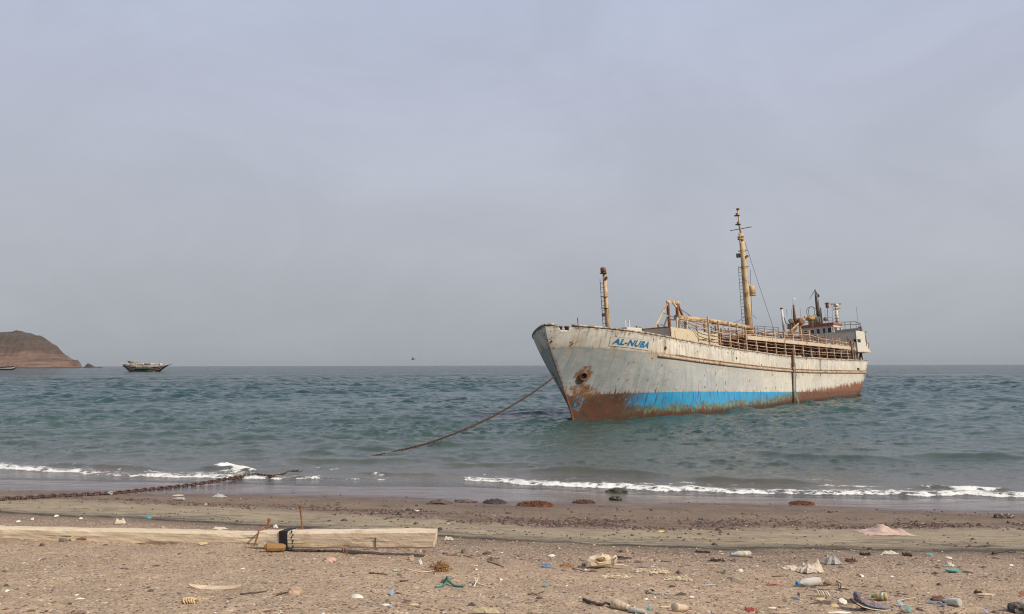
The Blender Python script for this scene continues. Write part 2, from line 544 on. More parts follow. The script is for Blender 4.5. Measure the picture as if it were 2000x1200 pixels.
hgt = t.math('ADD', t.math('MULTIPLY', cv[1], .35), t.math('MULTIPLY', n_fi, .9))
hgt = t.math('MULTIPLY', hgt, t.rng(wet, 0, 1, 1.0, 0.12))
nr = t.bump(hgt, 0.55, 0.02)
m_sand = t.done(base, rgh, nr)
t.set(t.bsdf.inputs['Specular IOR Level'], t.rng(wet, 0, 1, 0.25, 0.6))

rs = np.concatenate([np.geomspace(1.5, 36, 640), np.geomspace(36.6, 1500, 60)])
X, Y = polar(rs, R_(38), 760, 24, R_(180))
Z = sand_z(X, Y)
np_mesh('beach', np.stack([X, Y, Z], -1).reshape(-1, 3), grid_quads(*X.shape), m_sand, {'zone': zone_of(X, Y).ravel()})['kind'] = 'structure'

# ------------------------------------------------------------------ the sea
rs = [19.0]
while rs[-1] < 30000:
    r = rs[-1]
    rs.append(r * (1 + (0.0032 if r < 120 else min(0.0032 * (r / 120) ** 0.5, 0.05))))
rs = np.array(rs)
SX, SY = polar(rs, R_(36), 1050, 20, R_(120))
RR = np.hypot(SX, SY)
dr = np.gradient(rs)[:, None]
u = SY - shore_y(SX)                                    # metres seaward of the water's edge
H = np.zeros_like(SX)
wr_ = np.random.default_rng(5)
NW = 120
lam = np.exp(wr_.uniform(np.log(0.32), np.log(6.5), NW))
ang = wr_.normal(0, 0.62, NW) + R_(-90 + 14)
ph = wr_.uniform(0, 2 * np.pi, NW)
fshore = sstep(0.3, 14, u)
gust = 0.45 + 1.0 * np.clip(fbm(SX * 0.035, SY * 0.022, 3, 31) + 0.35, 0, 1.2)
for l_, a_, p_ in zip(lam, ang, ph):
    k_ = 2 * np.pi / l_
    amp = 0.023 * l_ * (.8 + .9 * math.exp(-(math.log(l_ / 1.0) / .6) ** 2)) / (2 * np.pi)
    att = sstep(2.2, 5.0, l_ / dr)[:, 0]
    rows = np.nonzero(att > 0.001)[0]
    if len(rows) == 0: continue
    r1 = rows[-1] + 1
    s_ = np.sin(k_ * (math.cos(a_) * SX[:r1] + math.sin(a_) * SY[:r1]) + p_ + 0.6 * pnoise(SX[:r1] / (l_ * 4), SY[:r1] / (l_ * 3), 8))
    H[:r1] += amp * att[:r1, None] * (s_ + 0.28 * (s_ * s_ - 0.5) * 2)
H *= (0.22 + 0.78 * fshore) * gust * (1 + 1.1 * sstep(45, 160, RR))
H += 0.05 * np.sin(SY * 0.55 + 2.0 * fbm(SX * 0.05, SY * 0.03, 2, 3)) * sstep(6, 30, u) * sstep(600, 100, RR)

# steep little crests that lean towards the beach: they show their dark faces
def crests(sx, sy, seed, lo, hi, a=.12):
    ca, sa = math.cos(a), math.sin(a); qx, qy = ca * SX + sa * SY, -sa * SX + ca * SY
    wx, wy = .35 * pnoise(SX * .3, SY * .3, seed + 3), .25 * pnoise(SX * .4, SY * .4, seed + 5)
    return sstep(lo, hi, pnoise(qx * sx + wx, qy * sy + wy, seed) + .35 * pnoise(qx * sx * 2.1, qy * sy * 2.1, seed + 1))
patchy = np.clip(.55 + 1.1 * fbm(SX * .05, SY * .07, 3, 52), .15, 1.3)
near_, mid_ = sstep(95, 60, RR), sstep(40, 70, RR) * sstep(330, 200, RR)
DASH = (.085 * crests(1.0, 2.0, 41, .10, .62) + .045 * crests(1.7, 3.2, 44, .12, .6, -.1)) * near_ * patchy
DASH = DASH + (.15 * crests(.45, .85, 47, .08, .6) + .07 * crests(.8, 1.3, 49, .1, .6, -.15)) * mid_ * patchy
DASH *= 1.0 * sstep(1.5, 9, u)
H += DASH
SYC = SY - 1.25 * DASH

# small breakers: (left px, right px, py, height, width)
def ridge(pts, h, w):
    P = np.array([at_z(px, py, 0.05) for px, py in pts])
    x0, x1 = P[0, 0], P[-1, 0]
    yc = np.interp(SX, P[:, 0], P[:, 1]) + 0.25 * pnoise(SX * 0.8, SX * 0 + w, 4)
    win = sstep(0, .3, (SX - x0) / (x1 - x0)) * sstep(1, .7, (SX - x0) / (x1 - x0))
    d = SY - yc
    prof = np.where(d < 0, np.exp(-(d / (0.5 * w)) ** 2), np.exp(-(d / (1.5 * w)) ** 2))
    return h * prof * win * (1 + .35 * pnoise(SX * 1.1, SY * .3, 6))
for pts, h, w in [([(1000, 918), (1130, 921), (1330, 928)], .26, .55), ([(1300, 934), (1460, 941), (1640, 945)], .22, .5),
                  ([(60, 908), (200, 914), (340, 918)], .24, .6), ([(520, 897), (620, 899), (800, 897)], .16, .6),
                  ([(660, 922), (740, 925), (900, 930)], .12, .4), ([(1400, 880), (1600, 894), (1800, 900)], .2, .8),
                  ([(1700, 896), (1850, 893), (2060, 896)], .26, .8), ([(1750, 950), (1880, 956), (2030, 958)], .16, .4),
                  ([(380, 914), (440, 917), (510, 921)], .2, .4), ([(820, 905), (950, 908), (1060, 908)], .14, .5)]:
    H += ridge(pts, h * .72, w)
SZs = sand_z(SX, SY)
# thin wedge of water at the edge: it slides under the sand landward of the line
SZ = 0.012 + H * sstep(-0.2, 2.2, u) + np.where(u < 0.25, (u - 0.25) * 0.045, 0)
dep = np.clip(SZ - SZs, 0, 6)
open_sea = sstep(50, 420, RR)

# foam: how much of it lies where
FO_PX = [(-60, 912), (0, 916), (100, 922), (200, 929), (400, 934), (560, 937), (700, 938), (900, 938), (1000, 944), (1100, 951), (1200, 955), (1400, 963), (1600, 967), (1800, 968), (2060, 972)]
fx, fy = curve_on(FO_PX)
fd = SY - (np.interp(SX, fx, fy) + 0.42 * pnoise(SX * .8, SX * 0, 12) + 0.10 * pnoise(SX * 4.5, SX * 0, 13))
fpx = 1000 + 1667 * SX / np.maximum(SY, 1)
fs = .95 * np.interp(fpx, [-100, 0, 120, 260, 330, 480, 560, 640, 880, 920, 1000, 1250, 1500, 1900, 2100], [1, 1, .85, .7, .9, .8, .75, .5, .32, .85, 1, 1, .85, .9, .9])
foam = fs * np.where(fd < 0, sstep(-0.22, -0.02, fd), np.exp(-np.clip(fd, 0, 9) / (1.1 + .9 * fs)) * .88)
SZ += .10 * fs * np.where(fd < .2, np.exp(-((fd - .2) / .16) ** 2), np.exp(-((fd - .2) / .6) ** 2)) * (.7 + .8 * np.clip(pnoise(SX * 1.9, SX * 0 + 7, 18) + .3, 0, 1)) * sstep(60, 40, RR)
def patch(px, py, wx, wy, s):
    c = at_z(px, py, 0.0)
    return s * np.exp(-((SX - c[0]) / (wx * mpp(c))) ** 2 - ((SY - c[1]) / wy) ** 2)
for a in [(442, 913, 27, .45, 1.7), (470, 922, 60, .6, .75), (370, 925, 60, .5, .6), (340, 927, 60, .5, .55), (110, 910, 70, .6, .45), (1590, 938, 70, .45, .55), (1660, 950, 100, .5, .55),
          (1900, 960, 70, .5, .8), (1400, 946, 130, .8, .35), (640, 918, 60, .5, .35), (730, 929, 50, .4, .45), (1180, 930, 60, .5, .35), (290, 905, 60, .5, .38)]:
    foam = np.maximum(foam, patch(*a))
foam *= sstep(60, 40, RR)
c_ = at_z(442, 913, 0.0)
SZ += .10 * np.exp(-((SX - c_[0]) / .4) ** 2 - ((SY - c_[1]) / .25) ** 2)
SZ += 0.035 * np.clip(foam - .45, 0, 1) * (1 + pnoise(SX * 9, SY * 9, 17))

t = NT('sea_water')
obj = t.coord('Object')
dp = t.attr('depth'); fo = t.attr('foam')
r1 = t.noise(t.coord('Object', scale=(1, 1.5, 1), rot=(0, 0, R_(-14))), 3.4, 5, 0.66, 0.5)
r2 = t.noise(t.coord('Object', scale=(1, 1.9, 1), rot=(0, 0, R_(8))), 0.9, 4, 0.62, 0.4)
r3 = t.noise(t.coord('Object', scale=(1, 1.6, 1)), 0.11, 4, 0.6)
hh = t.math('ADD', t.math('MULTIPLY', r1, 0.032), t.math('MULTIPLY', r2, 0.06))
os_ = t.attr('open_sea')
far1 = t.noise(t.coord('Object', scale=(.7, 1.6, 1)), .09, 5, .7, .4); far2 = t.noise(t.coord('Object', scale=(.7, 1.6, 1)), .012, 5, .7, .4)
hh = t.math('ADD', hh, t.math('MULTIPLY', os_, t.math('ADD', t.math('MULTIPLY', far1, 3.2), t.math('MULTIPLY', far2, 30.0))))
nr = t.bump(hh, 1.0, 1.0)
big = t.noise(t.coord('Object', scale=(.4, 1, 1)), 0.03, 4, 0.6)
colr = t.ramp(t.math('DIVIDE', t.math('ADD', dp, t.math('MULTIPLY', t.math('SUBTRACT', r3, .5), 1.0)), 5.0, clamp=True),
              [(0.0, (.15, .118, .094)), (.05, (.095, .085, .065)), (.16, (.058, .074, .060)), (.40, (.039, .069, .060)), (.75, (.031, .064, .058)), (1.0, (.016, .048, .046))])
colr = t.mix(t.math('MULTIPLY', os_, .75), colr, (.011, .038, .040))
colr = t.mix(t.rng(big, .35, .7), colr, t.mix(1.0, colr, (.72, .84, .90), 'MULTIPLY'))
dif = t.bsdf
t.set(dif.inputs['Base Color'], colr); t.set(dif.inputs['Roughness'], 0.12); t.set(dif.inputs['IOR'], 1.33); t.l.new(nr, dif.inputs['Normal'])
t.set(dif.inputs['Specular IOR Level'], 0.5)
# the last few centimetres over the sand are see-through
trn = t.n.new('ShaderNodeBsdfTransparent'); trn.inputs[0].default_value = (.86, .84, .80, 1)
gls = t.n.new('ShaderNodeBsdfGlossy'); gls.inputs['Roughness'].default_value = 0.08
t.l.new(nr, gls.inputs['Normal'])
fr = t.n.new('ShaderNodeFresnel'); fr.inputs['IOR'].default_value = 1.33; t.l.new(nr, fr.inputs['Normal'])
sh = t.n.new('ShaderNodeMixShader'); t.l.new(fr.outputs[0], sh.inputs[0]); t.l.new(trn.outputs[0], sh.inputs[1]); t.l.new(gls.outputs[0], sh.inputs[2])
m1 = t.n.new('ShaderNodeMixShader')
t.set(m1.inputs[0], t.rng(dp, 0.0, 0.10, .35, 1.0)); t.l.new(sh.outputs[0], m1.inputs[1]); t.l.new(dif.outputs[0], m1.inputs[2])
# foam
fn = t.noise(t.coord('Object', scale=(.8, 1.1, 1)), 3.2, 7, 0.74, 0.8); fv = t.voro(t.coord('Object', scale=(.8, 1, 1)), 4.2, 'SMOOTH_F1', 'Distance')
ff = t.noise(t.coord('Object', scale=(.9, 1.2, 1)), 13, 5, .7)
fm = t.math('ADD', t.math('ADD', t.math('MULTIPLY', fn, .55), t.math('MULTIPLY', fv, .36)), t.math('MULTIPLY', ff, .50))
fmask = t.rng(fm, t.math('SUBTRACT', .955, t.math('MULTIPLY', fo, .50)), t.math('SUBTRACT', 1.06, t.math('MULTIPLY', fo, .50)))
fmask = t.math('MULTIPLY', fmask, t.rng(fo, .08, .22), clamp=True)
fb = t.n.new('ShaderNodeBsdfPrincipled')
fb.inputs['Roughness'].default_value = .8
t.set(fb.inputs['Base Color'], t.mix(t.noise(obj, 18, 3), (.62, .61, .58), (.82, .81, .78)))
t.l.new(t.bump(fm, .8, .06), fb.inputs['Normal'])
m2 = t.n.new('ShaderNodeMixShader')
t.l.new(fmask, m2.inputs[0]); t.l.new(m1.outputs[0], m2.inputs[1]); t.l.new(fb.outputs[0], m2.inputs[2])
t.l.new(m2.outputs[0], t.out.inputs[0])
np_mesh('sea', np.stack([SX, SYC, SZ], -1).reshape(-1, 3), grid_quads(*SX.shape), t.m, {'depth': dep.ravel(), 'foam': foam.ravel(), 'open_sea': open_sea.ravel()})['kind'] = 'structure'
_SEA_R, _SEA = rs, None
# ------------------------------------------------------------------ the stranded ship: pose and hull form
# ship space: x = metres aft of the stem at the waterline, y = starboard (port is negative), z = up
ALPHA = R_(36)
AFT = np.array([math.sin(ALPHA), math.cos(ALPHA), 0]); STB = np.array([-math.cos(ALPHA), math.sin(ALPHA), 0])
HEEL = R_(4.5)                                             # leaning over to starboard, away from the beach
SH_R = np.stack([AFT, math.cos(HEEL) * STB - math.sin(HEEL) * np.array([0, 0, 1.0]),
                 math.cos(HEEL) * np.array([0, 0, 1.0]) + math.sin(HEEL) * STB], 1)
SH_O = at_z(1120, 823, 0.0)
ship = empty('rusty_ship')
ship.matrix_world = Matrix([list(SH_R[i]) + [SH_O[i]] for i in range(3)] + [[0, 0, 0, 1]])
tag(ship, 'rusty white ship with blue waterline band, cream masts and cattle pens, aground off the beach', 'ship')

def to_ship(P): return (np.asarray(P, float) - SH_O) @ SH_R
def to_world(L): return SH_O + np.asarray(L, float) @ SH_R.T
def sray(px, py):
    o, d = ray(px, py)
    return to_ship(o), d @ SH_R
def plane_pt(px, py, axis, val):
    o, d = sray(px, py)
    return o + d * ((val - o[axis]) / d[axis])
def LP(px, py, y=0.0): return plane_pt(px, py, 1, y)     # on a fore-and-aft plane
def SP(px, py, s): return plane_pt(px, py, 0, s)         # on a plane across the ship
def sproj(L): return project(to_world(L))

STEM_PX = [(1120, 823), (1107, 780), (1096, 745), (1086.5, 720), (1079, 700), (1072, 677), (1066.5, 650), (1064, 636), (1062, 622)]
_st = np.array([LP(*p_) for p_ in STEM_PX])
_stp = np.polyfit(np.r_[_st[:, 2], 0, 0, 0, 0], np.r_[_st[:, 0], 0, 0, 0, 0], 3)
def stem_s(z):
    z = np.asarray(z, float)
    return np.where(z > 0, np.polyval(_stp, np.clip(z, 0, 7.4)), -0.3 * z)
def stern_s(z):
    z = np.asarray(z, float)
    return np.where(z > 0, 65.2 + 2.2 * np.clip(z / 4.5, 0, 1.2) ** 0.7, 65.2 + 3.0 * z)
def half(s, z):
    s = np.asarray(s, float); z = np.asarray(z, float)
    w = np.clip(z / 6.3, 0, 1.05)
    Le = 13.5 - 3.0 * w
    t_ = np.clip((s - stem_s(z)) / Le, 0, 1)
    g1 = 1 - (1 - t_) ** (2.0 + 1.5 * w)
    wz = np.clip(z / 4.5, 0, 1.1)
    t2 = np.clip((stern_s(z) - s) / (10 - 5.2 * wz), 0, 1)
    g2 = np.maximum(1 - (1 - t2) ** 2.2, 0) ** (0.62 - 0.16 * wz)
    return (4.42 + 0.18 * w + 0.25 * np.minimum(z, 0)) * g1 * g2

def line_z(pts, zlo, zhi, s=None):
    """height along the port side at which a drawn line of the photograph runs"""
    s = np.linspace(-2.65, 67.2, 500) if s is None else s
    lo, hi = np.full_like(s, zlo), np.full_like(s, zhi)
    pts = np.array(pts, float)
    for _ in range(34):
        m = (lo + hi) / 2
        px, py = sproj(np.stack([s, -half(s, m), m], -1))
        up = py > np.interp(px, pts[:, 0], pts[:, 1])     # still below the line
        lo = np.where(up, m, lo); hi = np.where(up, hi, m)
    return s, (lo + hi) / 2
TOP_PX = [(1040, 636), (1066, 634.5), (1085, 634.2), (1117, 635.5), (1187, 641), (1250, 649.5), (1275, 654), (1312, 660.5), (1400, 676), (1429, 681),
          (1473, 688), (1543, 696.5), (1613, 702), (1703, 705)]
RUB_PX = [(1040, 681), (1081, 680), (1187, 680.5), (1240, 685.5), (1282, 692), (1400, 707), (1473, 717), (1543, 722.5), (1613, 725.5), (1702, 726)]
BLU_PX = [(1105, 775), (1187, 770.5), (1310, 766), (1400, 764), (1520, 767), (1613, 765), (1700, 760)]
_s, _z = line_z(TOP_PX, 3.0, 8.5)
_sel = (_s > -1.9) & (_s < 65)
_pf = np.polyfit(_s[_sel], _z[_sel], 6)
def sheer(s): return np.polyval(_pf, np.clip(s, -2.4, 65))
_s2, _z2 = line_z(RUB_PX, 1.5, 7.0)
_sel2 = (_s2 > -1.0) & (_s2 < 65)
_pf2 = np.polyfit(_s2[_sel2], _z2[_sel2], 6)
def rub(s): return np.polyval(_pf2, np.clip(s, -1.2, 65))
_s3, _z3 = line_z(BLU_PX, -0.5, 4.0)
_sel3 = (_s3 > 0.5) & (_s3 < 60)
_pf3 = np.polyfit(_s3[_sel3], _z3[_sel3], 3)
def blue(s): return np.polyval(_pf3, np.clip(s, 0, 60))
NOTCH = None
def hull_hit(px, py):
    o, d = sray(px, py)
    t_ = np.linspace(30, 130, 4000)
    P = o[None] + d[None] * t_[:, None]
    ok = (P[:, 0] > stem_s(P[:, 2])) & (P[:, 0] < stern_s(P[:, 2])) & (half(P[:, 0], P[:, 2]) > np.abs(P[:, 1]))
    i = int(np.argmax(ok))
    a, b = t_[max(i - 1, 0)], t_[i]
    for _ in range(25):
        m = (a + b) / 2; p = o + d * m
        if float(half(p[0], p[2])) > abs(p[1]) and p[0] > float(stem_s(p[2])): b = m
        else: a = m
    return o + d * b
NOTCH = (hull_hit(1087, 646)[0], hull_hit(1115, 646)[0])

# ------------------------------------------------------------------ ship materials
CREAM = (.60, .53, .42)
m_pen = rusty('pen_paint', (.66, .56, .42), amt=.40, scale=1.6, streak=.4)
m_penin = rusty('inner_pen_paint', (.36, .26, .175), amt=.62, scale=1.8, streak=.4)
m_band = rusty('cream_band_paint', (.60, .50, .37), amt=.26, scale=.9)
m_mast = rusty('mast_paint', (.60, .44, .24), amt=.40, scale=1.1, rust2=(.30, .17, .07))
m_rust = rusty('bare_rust', (.26, .13, .075), amt=.75, scale=2.4)
m_dark = rusty('dark_steel', (.09, .075, .065), rust=(.07, .04, .03), rust2=(.14, .08, .05), amt=.5, scale=3)
m_house = rusty('house_white', (.66, .62, .54), amt=.20, scale=.7, streak=.7)
m_roofred = rusty('roof_red', (.33, .10, .075), amt=.3, scale=1.2)
m_trunk_s = rusty('trunk_cream', (.62, .53, .37), amt=.27, scale=.8, streak=.6)
m_trunk_f = rusty('trunk_shade_grey', (.42, .41, .36), amt=.18, scale=.8)  # shade of the forward face put into the trunk's cream as grey
m_green = rusty('green_paint', (.12, .19, .16), amt=.4, scale=2)
m_yellow = rusty('yellow_paint', (.50, .33, .10), amt=.42, scale=2)
m_wht = rusty('white_post', (.68, .66, .60), amt=.2, scale=2)
m_glass = plain('dark_window', (.025, .028, .03), .15, .3, 4, 0)
m_hole = plain('dark_hole', (.03, .018, .013), .9)
m_rope = plain('old_rope', (.20, .16, .11), .95, .4, 14, .6)
m_blue = rusty('name_blue', (.012, .155, .36), rust=(.05, .15, .19), rust2=(.03, .19, .32), amt=.40, scale=3)
m_plate = rusty('name_plate', (.66, .61, .53), amt=.14, scale=1.6)

t = NT('hull_paint')
o_ = t.coord('Object'); x_, y_, z_ = t.sep(o_)
hb, hr, hw, ht = t.attr('above_blue'), t.attr('above_rub'), t.attr('above_water'), t.attr('below_top')
cmb = t.n.new('ShaderNodeCombineXYZ'); t.l.new(x_, cmb.inputs[0]); t.l.new(z_, cmb.inputs[1])
def side(sx, sz):
    mp = t.n.new('ShaderNodeMapping'); mp.inputs['Scale'].default_value = (sx, sz, 1)
    t.l.new(cmb.outputs[0], mp.inputs[0]); return mp.outputs[0]
nA = t.noise(side(.55, .5), 1.0, 6, .6)                  # large patches
nB = t.noise(side(2.2, .28), 1.0, 6, .65)                # runs down the plating
nC = t.noise(side(5.5, .55), 1.0, 5, .7)                 # thin runs
nD = t.noise(side(2.6, 2.6), 1.0, 6, .7)                 # flakes
nE = t.noise(side(9, 7), 1.0, 4, .6)
rust_d, rust_o, rust_r = (.062, .030, .019), (.27, .120, .045), (.112, .040, .025)
upc = t.mix(t.rng(nA, .35, .65), (.70, .63, .53), (.56, .54, .48))
upc = t.mix(t.rng(nD, .55, .75, 0, .5), upc, (.74, .69, .60))
fwd_ = t.rng(x_, 14, 30)
low = t.mix(fwd_, (.31, .335, .34), (.56, .525, .45))
low = t.mix(t.rng(nB, .42, .60, 0, .9), low, t.mix(fwd_, (.43, .43, .415), (.63, .59, .51)))
low = t.mix(t.rng(nC, .52, .72, 0, .55), low, (.30, .31, .305))
nP = t.noise(side(.30, .42), 1.0, 5, .7)
low = t.mix(t.rng(nP, .50, .58, 0, .5), low, (.40, .395, .375))
low = t.mix(t.math('MULTIPLY', t.rng(nP, .46, .40, 0, .5), t.rng(x_, 8, 24, .25, 1)), low, (.60, .565, .50))
upc = t.mix(t.rng(nP, .51, .57, 0, .45), upc, (.46, .45, .42))
upc = t.mix(t.math('MULTIPLY', t.rng(nC, .50, .64), .65), upc, (.34, .31, .26))
edge_r = t.math('ADD', hr, t.math('MULTIPLY', t.math('SUBTRACT', nD, .5), .10))
c = t.mix(t.rng(edge_r, -.02, .03), low, upc)
# grime and yellow weeping
c = t.mix(t.math('MULTIPLY', t.rng(nC, .56, .72), t.rng(ht, 2.4, 0.1, 0, .9)), c, (.24, .21, .17))
c = t.mix(t.math('MULTIPLY', t.rng(nB, .49, .62), t.rng(t.math('ABSOLUTE', hr), 1.1, .05, 0, .8)), c, (.42, .30, .14))
# weld seams
seam = t.math('ABSOLUTE', t.math('SUBTRACT', t.math('FRACT', t.math('MULTIPLY', x_, .41)), .5))
c = t.mix(t.rng(seam, .014, .004, 0, .5), c, (.22, .19, .16))
sem2 = t.math('ABSOLUTE', t.math('SUBTRACT', t.math('FRACT', t.math('MULTIPLY', t.math('ADD', hr, 40.0), .62)), .5))
c = t.mix(t.math('MULTIPLY', t.rng(sem2, .018, .005, 0, .4), t.rng(nA, .45, .6)), c, (.24, .20, .16))
# rust at the top edge, along the rubbing strake and in loose spots
top = t.rng(t.math('ADD', ht, t.math('MULTIPLY', t.math('SUBTRACT', nD, .5), 1.1)), .20, .02)
c = t.mix(t.math('MULTIPLY', top, .85), c, t.mix(nE, rust_d, (.22, .15, .10)))
rb = t.rng(t.math('ADD', t.math('ABSOLUTE', t.math('SUBTRACT', hr, .02)), t.math('MULTIPLY', t.math('SUBTRACT', nD, .5), .8)), .14, .0)
c = t.mix(t.math('MULTIPLY', rb, t.rng(x_, 4, 8, .25, .9)), c, t.mix(nE, rust_o, rust_r))
sp = t.rng(t.math('ADD', nD, t.math('MULTIPLY', nB, .5)), .865, .915)
c = t.mix(sp, c, t.mix(nE, rust_o, rust_d))
# blue boot topping
raggedB = t.math('ADD', hb, t.math('MULTIPLY', t.math('SUBTRACT', nC, .5), .05))
blue_c = t.mix(t.rng(nB, .35, .7), (.015, .255, .53), (.035, .33, .62))
blue_c = t.mix(t.rng(nA, .46, .62, 0, .6), blue_c, (.05, .28, .40))
blue_c = t.mix(t.rng(nD, .54, .64, 0, .45), blue_c, (.16, .30, .38))
below = t.rng(raggedB, .02, -.02)
c = t.mix(below, c, blue_c)
# antifouling: teal remains, then red lead and rust; ragged upper edge
g_on = t.math('ADD', hb, t.math('ADD', t.math('MULTIPLY', t.math('SUBTRACT', nC, .5), 2.0), t.math('MULTIPLY', t.math('SUBTRACT', nA, .5), 1.5)))
g_off = t.math('ADD', t.math('MULTIPLY', t.rng(x_, 12, 30), .32), t.math('MULTIPLY', t.rng(x_, 27, 37), .6))        # the blue runs out towards the stern
g_lvl = t.math('ADD', g_on, t.math('ADD', .92, t.math('MULTIPLY', g_off, -1.3)))
g_lvl = t.math('SUBTRACT', g_lvl, t.math('MULTIPLY', t.rng(t.math('ADD', x_, t.math('MULTIPLY', t.math('SUBTRACT', nB, .5), 2.4)), 3.4, 2.6), t.rng(x_, .2, .6, 0, 1.3)))
teal = t.mix(t.rng(nD, .4, .62), (.16, .235, .19), (.075, .085, .06))
green_m = t.math('MULTIPLY', t.rng(g_lvl, .04, -.04), below)
c = t.mix(green_m, c, teal)
r_lvl = t.math('ADD', g_lvl, t.math('ADD', .46, t.math('MULTIPLY', t.math('SUBTRACT', nB, .5), 1.5)))
r_lvl = t.math('SUBTRACT', r_lvl, t.math('MULTIPLY', t.rng(x_, 30, 44), .45))
redc = t.mix(t.rng(nD, .35, .65), (.085, .040, .023), (.185, .078, .038))
redc = t.mix(t.rng(nC, .55, .75, 0, .7), redc, (.10, .095, .06))
c = t.mix(t.math('MULTIPLY', t.rng(r_lvl, .05, -.05), below), c, redc)
# rust runs climbing out of the boot topping: stern, and scattered
climb = t.math('ADD', t.rng(x_, 27, 60, .0, 2.1), t.math('MULTIPLY', t.rng(x_, 6.5, 3.5), .55))
cl = t.math('SUBTRACT', t.math('ADD', t.math('MULTIPLY', nC, 2.4), t.math('MULTIPLY', climb, .55)), t.math('ADD', t.math('MULTIPLY', hb, .95), 1.42))
c = t.mix(t.math('MULTIPLY', t.rng(cl, -.06, .12), t.rng(hb, -.1, .02)), c, t.mix(t.rng(nE, .35, .65), rust_o, rust_r))
run = t.math('MULTIPLY', t.rng(nC, .55, .61), t.math('MULTIPLY', t.rng(hb, .20, .0), t.rng(hb, -1.1, -.6)))
c = t.mix(t.math('MULTIPLY', run, .85), c, t.mix(nE, rust_r, rust_d))
# the hawse pipe weeps rust
HX, _, HZ = hull_hit(1139, 734)
dx = t.math('SUBTRACT', x_, float(HX)); dz = t.math('SUBTRACT', z_, float(HZ))
dd = t.math('SQRT', t.math('ADD', t.math('MULTIPLY', dx, dx), t.math('MULTIPLY', t.math('MULTIPLY', dz, dz), .7)))
halo = t.math('ADD', t.math('MULTIPLY', nD, 1.1), t.rng(dd, .25, 1.15, .25, -.5))
c = t.mix(t.rng(halo, .56, .72), c, t.mix(nE, rust_o, (.20, .13, .08)))
wdn = t.math('MULTIPLY', t.rng(t.math('ABSOLUTE', t.math('ADD', dx, t.math('ADD', t.math('MULTIPLY', dz, .28), t.math('MULTIPLY', t.math('SUBTRACT', nB, .5), 1.6)))), 2.3, .1), t.math('MULTIPLY', t.rng(dz, -.25, -.7), t.rng(dz, -2.6, -1.1, .75, 1.0)))
dn = t.rng(t.math('ADD', t.math('ADD', t.math('MULTIPLY', nC, .6), t.math('MULTIPLY', nD, .6)), t.math('MULTIPLY', wdn, .42)), .86, 1.0)
dn = t.math('MULTIPLY', dn, t.rng(hb, -.55, .05))
ol_ = t.math('MULTIPLY', t.math('MULTIPLY', t.rng(x_, 5.2, 3.0), t.rng(t.math('ADD', nD, t.math('MULTIPLY', nB, .6)), .68, .78)), t.rng(hb, .05, -.05))
c = t.mix(ol_, c, t.ramp(t.math('ADD', t.math('MULTIPLY', nD, .7), t.math('MULTIPLY', nA, .3)), [(.38, (.032, .034, .020)), (.45, (.050, .048, .026)), (.48, (.125, .046, .028)), (.53, (.135, .044, .028)), (.55, (.065, .058, .032)), (.585, (.075, .070, .042)), (.62, (.16, .21, .16))]))
c = t.mix(dn, c, t.mix(t.rng(nD, .35, .65), (.33, .15, .05), (.15, .065, .03)))
# rust down the stem bar
st_ = t.math('SUBTRACT', x_, t.attr('stem'))
c = t.mix(t.math('MULTIPLY', t.rng(t.math('ADD', st_, t.math('MULTIPLY', t.math('SUBTRACT', nD, .5), .6)), .16, .02), t.rng(hr, 1.0, -.4, .12, .75)), c, t.mix(nE, rust_r, (.20, .11, .07)))
# long rust runs under the boarding ladder and a scupper aft
for pxy, w_, h_ in (((1546, 724), .22, 3.2), ((1601, 712), .10, 3.0), ((1696, 712), .14, 2.2), ((1430, 702), .09, 1.0), ((1299, 684), .14, .8)):
    q = hull_hit(*pxy)
    ax_ = t.math('ABSOLUTE', t.math('SUBTRACT', x_, float(q[0])))
    fz = t.math('SUBTRACT', float(q[2]) + .8, z_)
    mk = t.math('MULTIPLY', t.rng(t.math('ADD', ax_, t.math('MULTIPLY', t.math('SUBTRACT', nE, .5), w_)), w_ * 1.3, w_ * .5), t.math('MULTIPLY', t.rng(fz, 0, .15), t.rng(fz, h_ + .8, h_ * .4)))
    c = t.mix(t.math('MULTIPLY', mk, .7), c, (.17, .085, .045))
# wet weed and darkness at the waterline
wl_ = t.rng(t.math('ADD', hw, t.math('MULTIPLY', t.math('SUBTRACT', nB, .5), .5)), .55, .12)
c = t.mix(t.math('MULTIPLY', wl_, .8), c, t.mix(nD, (.055, .04, .022), (.10, .045, .025)))
plate = t.math('MULTIPLY', t.noise(side(.8, .7), 1.0, 2, .5), 1.0)
nrm = t.bump(t.math('ADD', t.math('MULTIPLY', plate, 1.2), t.math('MULTIPLY', nD, .12)), .55, .16)
m_hull = t.done(c, t.rng(wl_, 0, 1, .62, .25), nrm)

# ------------------------------------------------------------------ hull
NS, NZ = 260, 56
q = np.linspace(0, 1, NS)
tau = 0.5 - 0.5 * np.cos(np.pi * q)
tau = 0.55 * tau + 0.45 * q
tau[:70] = np.linspace(0, 1, 70) ** 1.5 * tau[69]
vv = np.concatenate([np.linspace(0, .28, 10, endpoint=False), np.linspace(.28, 1, NZ - 10)])
top_s = np.zeros(NS); ztop = np.full(NS, 6.3)
for _ in range(12):
    top_s = stem_s(ztop) + tau * (stern_s(ztop) - stem_s(ztop)); ztop = sheer(top_s)
in_notch = (top_s > NOTCH[0]) & (top_s < NOTCH[1])
zport = np.where(in_notch, ztop - .34, ztop)
def hull_attrs(S, B, Z, sgn):
    P = to_world(np.stack([S, sgn * B, Z], -1))
    tp = np.broadcast_to(ztop[None, :], S.shape)
    return {'above_blue': (Z - blue(S)).ravel(), 'above_rub': (Z - rub(S)).ravel(), 'above_water': P[..., 2].ravel(), 'below_top': (tp - Z).ravel(), 'stem': stem_s(Z).ravel()}
V, Q, A = [], [], {}
